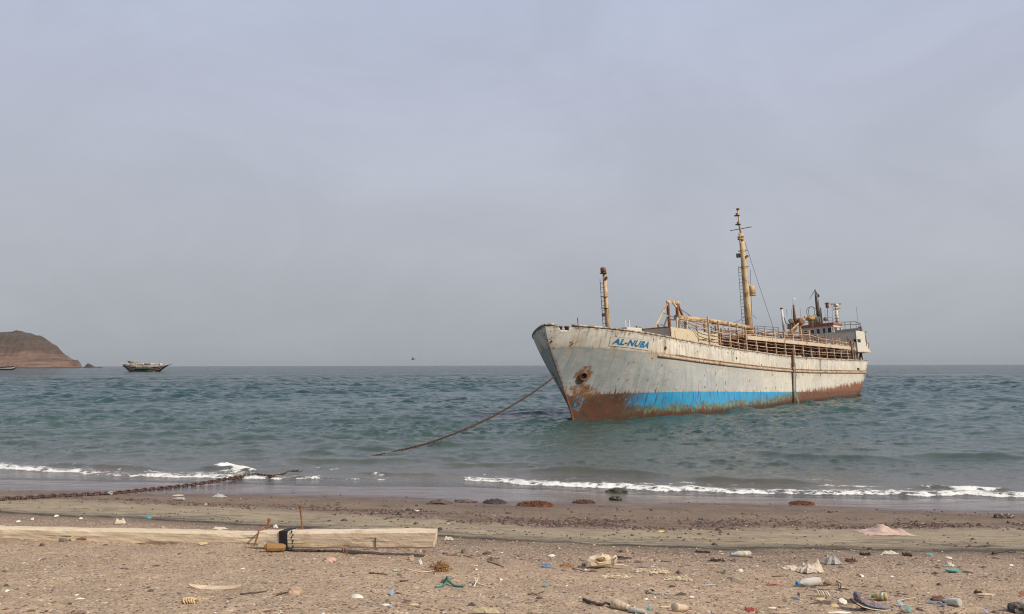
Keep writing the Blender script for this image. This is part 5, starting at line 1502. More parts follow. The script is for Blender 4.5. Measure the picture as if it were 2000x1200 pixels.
def timber(name, A, B, w, h, mat, seed, chamfer_end=None):
    A, B = np.asarray(A, float), np.asarray(B, float); d = B - A; L = np.linalg.norm(d); d /= L
    s = np.cross((0, 0, 1), d); s /= np.linalg.norm(s); u = np.cross(d, s)
    NL, NC = int(L / .05) + 2, 24; V = []
    for i in range(NL):
        x = L * i / (NL - 1)
        for k in range(NC):
            a = 2 * math.pi * k / NC + .13
            cx, cz = math.cos(a), math.sin(a); m_ = max(abs(cx), abs(cz)); e = .90 + .10 * (1 / (abs(cx) ** 6 + abs(cz) ** 6) ** (1 / 6.0)) * m_
            y, z = w / 2 * cx / m_ * e, h / 2 * cz / m_ * e
            n_ = .010 * float(pnoise(x * 2.2 + seed, k * .6, seed)) + .006 * float(pnoise(x * 9, k * 1.3, seed + 1))
            if abs(cx) > .6 * m_ and abs(cz) > .6 * m_: n_ -= .02 * max(0.0, float(pnoise(x * 3.1, k * .4 + seed, 7)))
            y += n_ * cx / m_; z += n_ * cz / m_
            xx = x + (.03 * float(pnoise(k * .5, seed, 3)) if i in (0, NL - 1) else 0) + (chamfer_end * (y / w - z / h) * .5 if (chamfer_end and i == NL - 1) else 0)
            V.append((xx, y, z + h / 2))
    mb = MB(); mb.v = V
    mb.f = [(i * NC + k, (i + 1) * NC + k, (i + 1) * NC + (k + 1) % NC, i * NC + (k + 1) % NC) for i in range(NL - 1) for k in range(NC)]
    mb.f += [tuple(range(NC)), tuple((NL - 1) * NC + k for k in range(NC - 1, -1, -1))]
    o = mb.build(name, mat, None, False)
    o.matrix_world = Matrix([[d[0], s[0], u[0], A[0]], [d[1], s[1], u[1], A[1]], [d[2], s[2], u[2], A[2]], [0, 0, 0, 1]])
    return o
gA, gB = ground(-90, 1052), ground(508, 1067)
tl_h, tl_w = 27 * mpp(gB), .22
up_y = np.array([0, tl_w / 2, 0])
tl = timber('timber_beam', gA + up_y - (0, 0, .03), gB + up_y - (0, 0, .015), tl_w, tl_h * .98, m_tim, 3)
tag(tl, 'long weathered timber half sunk in the sand, cups and stones along its foot', 'timber')
gC = ground(509, 1073); gD = ground(850, 1090)
r_h = 35 * mpp(gC) * .94
endp = at_y(850, 1072.5, gD[1] + .0)
tr_ = timber('timber_beam', gC + (0, .11, .0), endp + (0, .11, 0), .22, r_h, m_tim2, 9, -.10)
tag(tr_, 'shorter pale timber with a black band, its free end raised off the sand', 'timber')
d_r = (endp - gC); L_r = np.linalg.norm(d_r); d_r /= L_r
def on_beam(f, dz=0.0, dy=0.0): return gC + d_r * L_r * f + (0, dy, dz)
def child_world(o, parent):
    o.parent = parent; o.matrix_parent_inverse = parent.matrix_world.inverted()
    return o
bpy.context.view_layer.update()
mb = MB(); f0 = (560 - 509) / 343.0
mb.beam(on_beam(f0 - .024, r_h / 2, .11), on_beam(f0 + .024, r_h / 2, .11), .236, r_h + .018)
m_tar = plain('black_tar', (.016, .013, .012), .8, .4, 14, .5)
child_world(mb.build('black_band', m_tar), tr_)
mb = MB()
for k in range(7): mb.blob(on_beam(f0 + .035 + .012 * random.random(), r_h * k / 6, -.003), (.012, .008, .022), .4, 2, k, 1)
child_world(mb.build('tar_drips', m_tar), tr_)
m_iron = rusty('rusted_iron', (.17, .085, .05), amt=.6, scale=6)
mb = MB(); P0 = on_beam((741 - 509) / 343.0, .02, -.006); mb.path([P0 + (-.015, 0, r_h * .55), P0 + (-.015, -.004, 0)], .006, 5); child_world(mb.build('dark_split', m_tar), tr_)
mb = MB()
for dx in (.0, .03): mb.path([on_beam((671 - 509) / 343.0, .01, .06) + (dx, 0, 0), ground(673, 1086) + (dx * 1.4, .05, -.02)], .008, 5)
child_world(mb.build('bent_nail', m_iron), tr_)
def spike(p0, p1, base, label):
    a = at_y(*p0, base[1] + .25); b = at_y(*p1, base[1] + .25); mb = MB()
    mb.path([a, a + (b - a) * .5 + (.004, 0, 0), b], .013, 7); d = (b - a) / np.linalg.norm(b - a)
    mb.lathe([(.013, -.03), (.024, -.02), (.026, .012), (.012, .02)], b, d, 8)
    o = mb.build('iron_spike', m_iron, loc=a); o.location = tuple(map(float, a)); return tag(o, label, 'iron spike', 'rusty iron spikes in the timbers')
spike((591.5, 1045), (586, 989), gC, 'tall rusty iron spike standing upright behind the pale timber')
spike((517, 1043), (526, 1015), gC, 'short rusty iron spike leaning right, over the joint of the timbers')
mb = MB(); a = ground(497, 1067) + (0, -.02, .0)
mb.path([a, a + (.03, 0, .09), a + (.06, .02, tl_h + .02), a + (.10, .10, tl_h + .05), a + (.19, .12, tl_h + .06)], .014, 6)
tag(mb.build('iron_rod', m_iron, loc=a), 'bent rusty iron rod hooked over the end of the long timber', 'iron rod')
mb = MB(); a, b = ground(517, 1079), ground(553, 1079); rw = 8.5 * mpp(a)
mb.path([a + (0, .03, rw * .8), a + (.02, .03, rw), (a + b) / 2 + (0, .03, rw), b + (-.01, .03, rw * .95), b + (.02, .04, rw * .9)], [rw * .72, rw * 1.0, rw * 1.0, rw * .9, rw * .6], 10, True, 1.0)
m_amber = wood('amber_wood', (.30, .17, .06), (.22, .12, .045), (.12, .065, .03), (3, 9, 9))
tag(mb.build('wood_block', m_amber, loc=a), 'short amber brown wood block wedged under the black banded timber', 'wood block')

# ------------------------------------------------------------------ things washed up on the beach
m_shell = plain('white_shell', (.66, .60, .52), .6, .25, 30, .2)
m_bone = plain('bleached_bone', (.62, .52, .38), .7, .18, 9, .25, dirt=(.42, .30, .17), dirt_amt=.35)
m_twig = plain('dark_twig', (.075, .048, .034), .9, .4, 20, .4)
m_brnwood = plain('brown_twig', (.17, .095, .06), .9, .35, 20, .4)
m_pale = plain('pale_driftwood', (.55, .42, .28), .85, .25, 12, .3)
m_stone = plain('tan_stone', (.40, .28, .20), .9, .3, 15, .4)
m_dstone = plain('dark_stone', (.09, .065, .05), .9, .35, 15, .4)
m_gstone = plain('greenish_stone', (.13, .135, .10), .9, .3, 15, .4)
def film(name, col, alpha=.25, rough=.35):
    t = NT(name); n = t.noise(t.coord(), 18, 4, .6)
    c = t.mix(n, tuple(k * .82 for k in col), col)
    b = t.done(c, rough, t.bump(n, .5, .02)); t.bsdf.inputs['Transmission Weight'].default_value = alpha
    t.bsdf.inputs['IOR'].default_value = 1.1
    return b
m_bag = film('milky_film', (.66, .58, .46), .12, .5); m_clear = film('clear_film', (.72, .72, .68), .55, .2)
m_plw = film('clear_bottle', (.74, .73, .66), .45, .18); m_amb = film('amber_bottle', (.70, .55, .28), .4, .2)
def pl(name, col, rough=.5): return plain(name, col, rough, .18, 20, .08, dirt=(.33, .24, .17), dirt_amt=.25)
m_bluecap = pl('blue_cap', (.03, .20, .48)); m_tealcap = pl('teal_cap', (.04, .26, .36)); m_grncap = pl('green_cap', (.04, .30, .12)); m_skycap = pl('pale_blue_cap', (.22, .34, .50))
m_lblg = pl('faded_label', (.46, .58, .36)); m_bluepl = pl('blue_plastic', (.075, .15, .26)); m_tealpl = pl('teal_plastic', (.03, .36, .29)); m_tealf = pl('faded_teal', (.10, .27, .24)); m_redpl = pl('red_plastic', (.34, .12, .09))
m_yel = pl('yellow_peel', (.52, .41, .20), .7); m_pgreen = pl('pale_green_plastic', (.36, .50, .30)); m_mint = pl('mint_plastic', (.34, .62, .50)); m_creampl = pl('cream_plastic', (.60, .49, .33)); m_blk = pl('black_rubber', (.022, .02, .02), .7)

def ax_between(a, b):
    d = (b - a); L = np.linalg.norm(d); d = d / L; s = np.cross((0, 0, 1), d); s /= np.linalg.norm(s)
    return d, s, np.cross(d, s), L
def bottle(cap_px, base_px, r_px, m_body, m_cap, label, label_mat=None, waist=True):
    a, b = ground(*cap_px), ground(*base_px); r = r_px * mpp(b) ; d, s, u, L = ax_between(a, b)
    root = empty('plastic_bottle', (a + b) / 2); tag(root, label, 'bottle', 'plastic bottles on the sand'); bpy.context.view_layer.update()
    o = a + (0, 0, r * .8); e = b + (0, 0, r * .92); d = (e - o) / np.linalg.norm(e - o); L = np.linalg.norm(e - o)
    pf = [(.36, .10), (.36, .16), (.55, .22), (.86, .34), (1.0, .44), (1.0, .5), (.95, .53), (1.0, .56), (.94, .62) if waist else (1, .62), (1, .68), (.95, .74), (1, .80), (1, .92), (.93, .98), (.7, 1.0)]
    mb = MB(); mb.lathe([(k * r, h * L) for k, h in pf], o, d, 16, .93); bd = mb.build('bottle_body', m_body, None, True); child_world(bd, root)
    mb = MB(); mb.lathe([(.40 * r, 0), (.46 * r, .01 * L), (.46 * r, .105 * L), (.40 * r, .115 * L)], o, d, 12); child_world(mb.build('bottle_cap', m_cap), root)
    if label_mat:
        mb = MB(); mb.lathe([(1.015 * r, .60 * L), (1.015 * r, .80 * L)], o, d, 16, .93); child_world(mb.build('bottle_label', label_mat, None, True), root)
    return root
bottle((1556, 1147), (1599, 1143), 8.5, m_plw, m_bluecap, 'clear plastic bottle with bright blue cap on open sand, dented')
bottle((1702, 1171), (1733, 1172.5), 8.0, m_amb, m_grncap, 'short bottle with green cap and amber dregs, right behind the old shoe', m_lblg, False)
bottle((1841, 1181), (1876, 1186), 8.6, m_plw, m_tealcap, 'cloudy plastic bottle with teal cap lying against a brown lump', None, False)
bottle((1427, 1088), (1465, 1088), 6.4, m_plw, m_skycap, 'clear bottle with pale blue ends near the dark weed line, farthest bottle', m_creampl, False)
bottle((337, 977.5), (360, 978), 3.2, m_plw, m_skycap, 'small clear bottle below a cream bar at the gravel edge by the chain', None, False)
def frustum(px0, px1, r0, r1, mat, name, label, cat, lift=.9, cap=None):
    a, b = ground(*px0), ground(*px1); k = mpp(a); mb = MB(); o = a + (0, 0, r0 * k * lift); e = b + (0, 0, r1 * k * lift); d = e - o; L = np.linalg.norm(d)
    mb.lathe([(r0 * k * .85, 0), (r0 * k, .03 * L), (r0 * k * .65 + r1 * k * .35, .4 * L), (r1 * k, .97 * L), (r1 * k * .8, L), (r1 * k * .7, .8 * L)], o, d / L, 14, .9)
    return tag(mb.build(name, mat, None, True, loc=a), label, cat)
frustum((150, 1055.5), (171, 1055), 2.8, 5.2, plain('brown_cup', (.22, .12, .08), .6), 'paper_cup', 'brown paper cup lying on its side against the long timber', 'cup')
frustum((128, 1055), (143, 1057), 3.2, 4.6, m_creampl, 'paper_cup', 'crushed cream cup between a grey stone and the brown cup', 'cup')
frustum((209, 966.5), (218, 967), 3.6, 3.8, m_clear, 'plastic_cup', 'clear plastic cup lying on the anchor chain at the sand', 'cup')

def stone(px, py, w, h, mat, label, cat='stone', name='stone', seed=None, amp=.45, depth=.8, group=None):
    g = ground(px, py); k = mpp(g); mb = MB()
    mb.blob(g + (0, 0, h * k * .12), (w * k / 2, w * k / 2 * depth, h * k * .85), amp, 1.9, seed if seed is not None else int(px) % 97, 3)
    return tag(mb.build(name, mat, None, False, loc=g), label, cat, group)
def shell(px, py, w, label, mat=None, h=.45):
    g = ground(px, py); k = mpp(g) * w / 2; n, m_ = 13, 7; V = []
    for j in range(m_):
        f = j / (m_ - 1)
        for i in range(n):
            th = math.pi * (i / (n - 1)) * 1.0
            rr_ = f * (1 + .06 * (i % 2)); V.append((math.cos(th) * rr_, (math.sin(th) * rr_ - .3) * .9, h * math.sqrt(max(1 - f * f * .96, 0))))
    mb = MB(); a = (px * 1.7) % 6.28; c, s = math.cos(a), math.sin(a)
    mb.add([g + k * np.array([c * x - s * y, s * x + c * y, z]) for x, y, z in V], [tuple(q) for q in grid_quads(m_, n)] + [tuple(range((m_ - 1) * n, m_ * n)) + (0,)])
    return tag(mb.build('seashell', mat or m_shell, None, False, loc=g), label, 'seashell')
def shard(px, py, w, h, mat, name, label, cat, tilt=.25, seed=0, n=7, thick=.006, curl=.0):
    r = np.random.default_rng(int(px * 7 + py)); g = ground(px, py); k = mpp(g)
    a = np.sort(r.uniform(0, 2 * np.pi, n)); a = np.linspace(0, 2 * np.pi, n, endpoint=False) + r.uniform(-.25, .25, n)
    R1 = r.uniform(.72, 1.1, n); W = w * k / 2; D = h * k / 2 * 1.6; V = []
    for lay in (thick, 0):
        for i in range(n):
            x, y = W * R1[i] * math.cos(a[i]), D * R1[i] * math.sin(a[i])
            V.append(g + (x, y, .004 + lay + tilt * (y + D) + curl * (x / W) ** 2 * W))
        V.append(g + (0, 0, .004 + lay + tilt * D + .12 * W * (1 if curl == 0 else -.2)))
    m_ = n + 1; F_ = [(i, (i + 1) % n, n) for i in range(n)] + [((i + 1) % n + m_, i + m_, n + m_) for i in range(n)] + [(i, i + m_, (i + 1) % n + m_, (i + 1) % n) for i in range(n)]
    mb = MB(); mb.add(V, F_)
    return tag(mb.build(name, mat, None, False, loc=g), label, cat)
def stick(pts, r_px, mat, label, name='stick', cat='stick', lift=1.0, taper=.6, wob=.3):
    G = [ground(*p) for p in pts]; k = mpp(G[0]); r = r_px * k; rr_ = np.random.default_rng(int(pts[0][0]))
    P = []
    for a, b in zip(G[:-1], G[1:]):
        for f in np.linspace(0, 1, 5)[:-1]: P.append(a + (b - a) * f + (0, rr_.normal(0, r * wob), r * lift + abs(rr_.normal(0, r * wob))))
    P.append(G[-1] + (0, 0, r * lift)); n = len(P)
    mb = MB(); mb.path(P, [r * (1 - (1 - taper) * i / (n - 1)) * rr_.uniform(.8, 1.15) for i in range(n)], 6)
    return tag(mb.build(name, mat, None, True, loc=G[0]), label, cat)
def bag(px, py, w, h, mat, label, name='plastic_bag', cat='plastic bag', seed=1, amp=.55, depth=.7):
    """a crumpled sheet of film: sharp folds, peaks and a ragged hem"""
    g = ground(px, py); k = mpp(g); nr, nt = 26, 72; rs_ = np.random.default_rng(seed)
    th = np.linspace(0, 2 * np.pi, nt, endpoint=False); rr_ = np.linspace(0, 1, nr) ** .8
    out = 1 + .30 * fbm(np.cos(th) * 1.6 + seed, np.sin(th) * 1.6 - seed, 3, seed % 40) + .10 * np.sign(np.sin(th * 7 + seed))
    Rg, Tg = np.meshgrid(rr_, th, indexing='ij'); x = Rg * np.cos(Tg) * out[None, :]; y = Rg * np.sin(Tg) * out[None, :]
    fold = 0
    for q in range(7):
        a = rs_.uniform(0, np.pi); f = rs_.uniform(1.6, 4.2); wob = .5 * fbm(x * 1.5 + q, y * 1.5 - q, 2, q + seed % 20)
        fold = fold + (1 - np.abs(np.sin((x * np.cos(a) + y * np.sin(a) + wob) * f + rs_.uniform(0, 6)))) ** 2.2 / f * 2.2
    fold = fold / fold.max()
    pk = .5 * np.exp(-(((x + .35) / .42) ** 2 + (y / .7) ** 2)) + .38 * np.exp(-(((x - .30) / .5) ** 2 + ((y - .2) / .6) ** 2))
    lump = .25 * fbm(x * 2.4 + seed, y * 2.4 - seed, 3, 5 + seed % 30)
    env = np.clip(1 - Rg ** 4.5, 0, 1) * np.clip(.42 + pk + lump, .1, 1.2)
    Z = h * k * env * (.42 + .95 * fold) + .004 + .12 * h * k * fold * Rg
    W, D = w * k / 2, w * k / 2 * depth
    X_, Y_ = g[0] + x * W, g[1] + y * D + D * .3
    gz = sand_z(X_, Y_); V = np.stack([X_, Y_, gz + Z], -1).reshape(-1, 3)
    Fq = [(i * nt + j, i * nt + (j + 1) % nt, (i + 1) * nt + (j + 1) % nt, (i + 1) * nt + j) for i in range(nr - 1) for j in range(nt)]
    mb = MB(); mb.add(V, Fq)
    return tag(mb.build(name, mat, None, False, loc=g), label, cat)
def strands(name, px, py, w, h, n, mat, label, cat, seed, r=.004, lift=.04, length=.5, ang=None):
    g = ground(px, py); k = mpp(g); rr_ = np.random.default_rng(seed); mb = MB(); W, D = w * k / 2, h * k / 2 * 3.5
    for i in range(n):
        c = np.array([rr_.uniform(-W, W), rr_.uniform(-D, D) * .8, 0]); a = rr_.uniform(0, 2 * math.pi) if ang is None else ang + rr_.normal(0, .5); L = W * length * rr_.uniform(.5, 1.2); P = []
        for f in np.linspace(-.5, .5, 5):
            q = g + c + np.array([math.cos(a + f) * L * f * 2, math.sin(a + f) * L * f * 1.2, 0]) + (0, rr_.normal(0, W * .04), 0)
            q[2] = float(sand_z(q[0], q[1])) + r + abs(rr_.normal(0, lift)) * (1 - abs(f)); P.append(q)
        mb.path(P, r * rr_.uniform(.7, 1.3), 4)
    return tag(mb.build(name, mat, None, False, loc=g), label, cat)

# the pale skull and what lies round it
g = ground(1150, 1111); k = mpp(g); sk = empty('animal_skull', g); tag(sk, 'bleached animal skull with a hollow eye socket, resting on open sand', 'skull'); bpy.context.view_layer.update()
outl = [(1144, 1110), (1144, 1096), (1151, 1089), (1162, 1087), (1172, 1084), (1178, 1080), (1180, 1085), (1190, 1086), (1197, 1091), (1194, 1103), (1184, 1107), (1172, 1109), (1150, 1110.5)]
cx_, cy_ = 1169, 1098; V = []; NL = 7; nO = len(outl)
for j in range(NL):
    f = -1 + 2 * j / (NL - 1); sc_ = math.sqrt(max(1 - f * f, 0)) * .92 + .08
    for px, py in outl:
        qx, qy = cx_ + (px - cx_) * (.55 + .45 * sc_), cy_ + (py - cy_) * (.5 + .5 * sc_)
        if 1160 < px < 1190 and 0 <= f < .0: pass
        V.append(((qx - 1150) * k, -f * 11 * k + 9 * k, max((1111 - qy) * k * .97, .002)))
F_ = [(j * nO + i, j * nO + (i + 1) % nO, (j + 1) * nO + (i + 1) % nO, (j + 1) * nO + i) for j in range(NL - 1) for i in range(nO)] + [tuple(range(nO - 1, -1, -1)), tuple((NL - 1) * nO + i for i in range(nO))]
mb = MB(); mb.add([g + np.array(v) for v in V], F_); child_world(mb.build('braincase', m_bone, None, False), sk)
def sk_p(px, py, f): return g + np.array([(px - 1150) * k, -f * 11 * k + 9 * k, (1111 - py) * k])
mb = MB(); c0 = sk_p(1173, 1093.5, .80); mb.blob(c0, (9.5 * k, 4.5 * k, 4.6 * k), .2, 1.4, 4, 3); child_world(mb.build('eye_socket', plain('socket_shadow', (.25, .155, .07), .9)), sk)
mb = MB(); mb.path([sk_p(1163.5, 1094, .95), sk_p(1168, 1089.5, 1.0), sk_p(1176, 1088, 1.0), sk_p(1182, 1089, .95), sk_p(1183.5, 1095, .95), sk_p(1180, 1099.5, 1.0), sk_p(1170, 1100, 1.05), sk_p(1164, 1097, 1.0)], 1.5 * k, 6); mb.tube(sk_p(1176, 1090, 1.05), sk_p(1178.5, 1099, 1.0), 1.1 * k); child_world(mb.build('socket_rim', m_bone, None, True), sk)
mb = MB(); mb.path([sk_p(1190, 1098, .3), sk_p(1196, 1092, .5), sk_p(1204, 1088, .3), sk_p(1205.5, 1092, .2), sk_p(1201, 1098, .2), sk_p(1199, 1106, .3)], [3 * k, 2.4 * k, 2 * k, 2.2 * k, 3 * k, 3 * k], 7)
mb.path([sk_p(1192, 1092, .3), sk_p(1193, 1087, .3), sk_p(1198, 1094, .3)], 1.5 * k, 6)
child_world(mb.build('cheek_bones', m_bone, None, True), sk)
mb = MB(); mb.path([sk_p(1196, 1106.5, .4), sk_p(1206, 1104.8, .4), sk_p(1218, 1105.5, .4), sk_p(1228, 1107.5, .4)], [2.6 * k, 2.8 * k, 2.4 * k, .8 * k], 7, True, .6); child_world(mb.build('jaw_bone', m_bone, None, True), sk)
stone(1141, 1106, 9, 6, m_dstone, 'dark stone touching the left end of the animal skull')
shell(1143, 1114, 7, 'white shell chip just below the animal skull', None, .8)
m_fray = plain('frayed_rope', (.60, .51, .36), .95, .3, 30, .3)
strands('frayed_rope', 1205, 1128, 50, 10, 34, m_fray, 'thin left wisp of frayed cream rope, below the animal skull', 'rope', 3, .0035, .012, .45, .3)
strands('frayed_rope', 1268, 1117, 62, 12, 60, m_fray, 'middle knot of frayed cream rope, right of the thin wisp', 'rope', 4, .004, .018, .4, -.35)
strands('frayed_rope', 1322, 1134, 44, 13, 60, m_fray, 'right end tuft of frayed cream rope, spread like a broom', 'rope', 5, .004, .018, .45, -.5)
# bags, cloth
bag(1584, 1119, 54, 27, m_bag, 'large crumpled milky plastic bag, piled up on the sand', seed=2)
bag(1545, 1113, 30, 7, m_bag, 'flat milky plastic scrap trailing left of the large crumpled bag', seed=6)
bag(1629, 1103, 36, 17, m_clear, 'clear crumpled plastic bag standing behind the milky bag', seed=12, amp=.8)
bag(427, 972, 26, 7, m_clear, 'clear plastic bag puffed up on the wet sand', seed=14)
bag(1738, 1083, 30, 6.5, m_bag, 'thin milky plastic sheet with dark folds, at the edge of the weed band', seed=16)
bag(1856, 1106.5, 22, 8, plain('dirty_film', (.50, .44, .36), .6), 'dirty crumpled plastic film just above the green sandal', seed=17)
bag(875, 1055, 18, 7, m_bag, 'small white crumpled bag behind the raised timber end', seed=19)
bag(233, 1023.5, 22, 10, m_bag, 'small pale crumpled bag behind the middle of the long timber', seed=23)
bag(430, 1034, 30, 5, m_bag, 'flat torn white plastic behind the right part of the long timber', seed=25)
bag(290, 1013, 12, 7, pl('cyan_film', (.03, .27, .36)), 'blue crumpled plastic scrap on the pale sand band', seed=26)
m_cloth = plain('dusty_pink_cloth', (.50, .36, .29), .95, .2, 8, .4)
g = ground(1728, 1042); k = mpp(g); nx, ny = 60, 20; xx, yy = np.meshgrid(np.linspace(-50, 50, nx) * k, np.linspace(-.5, .5, ny))
zz_ = (.02 + 12 * k * np.exp(-((xx / k + 6) / 17) ** 2) * np.exp(-(yy / .25) ** 2) + 7 * k * np.exp(-((xx / k - 32) / 9) ** 2) * np.exp(-(yy / .2) ** 2)) + .03 * np.abs(fbm(xx * 9, yy * 8, 3, 2)) + .03 * np.abs(np.sin(xx * 16 + yy * 9)) * np.exp(-(yy / .3) ** 2)
zz_ *= np.clip((1 - (np.abs(xx) / (50 * k)) ** 3), .02, 1) * np.clip(1 - (np.abs(yy) / .5) ** 4, .02, 1)
edge_w = 1 - .45 * np.abs(fbm(xx * 3, xx * 0 + 2, 3, 4))
Yc = g[1] + yy * edge_w; Xc = g[0] + xx
cl = np_mesh('cloth', np.stack([Xc, Yc, sand_z(Xc, Yc) + zz_ + .004], -1).reshape(-1, 3), grid_quads(ny, nx), m_cloth, None, True); tag(cl, 'dusty pink cloth lying rumpled across the pale sand band', 'cloth')
# shoe
g = ground(1668, 1195); k = mpp(g); shoe = empty('old_shoe', g); tag(shoe, 'worn out blue grey running shoe, heel up, among small rubbish', 'shoe'); bpy.context.view_layer.update()
def sp(px, py, f=0.0): return g + np.array([(px - 1668) * k, f * k + 8 * k, (1197 - py) * k])
m_shoe = plain('shoe_mesh', (.11, .115, .18), .9, .3, 30, .4, dirt=(.26, .22, .20), dirt_amt=.35); m_sole = plain('shoe_sole', (.085, .075, .05), .9, .4, 25, .5); m_lin = plain('shoe_lining', (.20, .17, .22), .95, .3, 30, .3); m_fox = plain('shoe_edge', (.55, .50, .42), .7, .2, 30, .1)
def loft(rings, name, mat):
    n = len(rings[0]); mb = MB(); mb.add([p for r in rings for p in r], [(i * n + j, i * n + (j + 1) % n, (i + 1) * n + (j + 1) % n, (i + 1) * n + j) for i in range(len(rings) - 1) for j in range(n)] + [tuple(range(n - 1, -1, -1)), tuple((len(rings) - 1) * n + j for j in range(n))])
    return child_world(mb.build(name, mat, None, True), shoe)
def ringv(px, py, w, h): return [sp(px, py - h * math.sin(a), w * math.cos(a)) for a in np.linspace(0, 2 * math.pi, 12, endpoint=False)]
loft([ringv(*q) for q in ((1664, 1176, 4, 1.5), (1669, 1178, 9, 4), (1680, 1184, 12, 4.5), (1694, 1190, 12, 4), (1712, 1193.5, 13, 3.2), (1730, 1195, 12, 2.6), (1741, 1195, 8, 2), (1744, 1195, 3, 1))], 'sole', m_sole)
loft([ringv(*q) for q in ((1676, 1172, 6, 3), (1684, 1178, 10, 5), (1694, 1184, 11, 5.5), (1706, 1187.5, 11.5, 4.5), (1720, 1189, 12, 4.4), (1733, 1190.5, 11, 3.8), (1740, 1192, 7, 2.6), (1743, 1193, 3, 1.2))], 'upper', m_shoe)
mb = MB(); V = []
for j, (py, r_) in enumerate(((1180, 10), (1173, 11), (1166, 10), (1160.5, 7))):
    for i in range(11):
        a = math.pi * (.5 + i / 10.0); V.append(sp(1684 - j * 1.5 + r_ * 1.0 * math.cos(a), py, r_ * math.sin(a)))
mb.add(V, [tuple(q) for q in grid_quads(4, 11)]); hc = child_world(mb.build('heel_counter', m_shoe, None, True), shoe); sm_ = hc.modifiers.new('padding', 'SOLIDIFY'); sm_.thickness = .014
loft([ringv(*q) for q in ((1686, 1176, 7, 2), (1696, 1181, 8, 2.5), (1704, 1184.5, 7, 2))], 'tongue', m_lin)
mb = MB(); mb.path([sp(1672, 1180, -12), sp(1684, 1186.5, -12.6), (sp(1700, 1191, -13)), sp(1722, 1193.4, -13.2), sp(1740, 1194, -8)], 1.1 * k, 5); child_world(mb.build('sole_edge', m_fox, None, True), shoe)
mb = MB(); mb.path([sp(1702, 1176, -6), sp(1706, 1178, -8), sp(1710, 1184, -10)], 1.2 * k, 5); mb.path([sp(1706, 1175, -2), sp(1711, 1180, -5)], 1.0 * k, 5); child_world(mb.build('lace', m_redpl), shoe)
# green sandal sole
g = ground(1863, 1119); k = mpp(g); mb = MB(); n = 28; V = []
for lay in (.016, .0):
    for i in range(n):
        a = 2 * math.pi * i / n; x = 13.5 * k * math.cos(a); y = (7.5 * k + 2.0 * k * math.cos(a) - 1.5 * k * math.sin(a + .8)) * math.sin(a) * 1.7
        V.append(g + (x, y + .03 + x * -.15, .012 + lay + .10 * (.05 - y * .5)))
mb.add(V, [tuple(range(n)), tuple(range(2 * n - 1, n - 1, -1))] + [(i, n + i, n + (i + 1) % n, (i + 1) % n) for i in range(n)])
tag(mb.build('sandal_sole', m_tealpl, loc=g), 'bright green sandal sole lying flat on the sand', 'sandal')
# flask, whelk like jar
frustum((1198, 1189), (1230, 1194), 11, 6.5, m_creampl, 'plastic_funnel', 'cream plastic funnel lying on the sand, wide mouth to the left', 'funnel')
frustum((1229, 1196), (1262, 1201), 6, 5, m_plw, 'broken_bottle', 'broken clear bottle neck continuing the cream funnel', 'bottle')
shard(1252, 1200, 26, 4, m_mint, 'plastic_strip', 'mint green plastic strip under the broken bottle neck', 'plastic piece', .3)
shard(1268, 1192, 9, 4, m_tealcap, 'bottle_cap', 'dull teal cap beside the broken bottle neck', 'bottle cap', .9)
frustum((1318, 1195), (1340, 1194), 9.5, 7.0, plain('sandy_jar', (.50, .39, .28), .8, .2, 12), 'round_jar', 'round sandy jar with an open white mouth, at the foot of the picture', 'jar')
mb = MB(); g = ground(1338, 1193); mb.blob(g + (0.0, -.03, .035), (.018, .012, .018), .1, 1, 3, 2); tag(mb.build('white_pebble', m_shell, loc=g), 'round white pebble in the mouth of the sandy jar', 'stone')
shard(1300, 1188, 28, 4, m_creampl, 'plastic_plate', 'broken cream plastic plate left of the sandy jar', 'plastic piece', .12)
stick([(1140, 1175), (1152, 1181), (1170, 1184), (1194, 1186)], 3.2, m_twig, 'knobbly dark root running up to the cream funnel', 'root', 'root', 1, .9, .5)
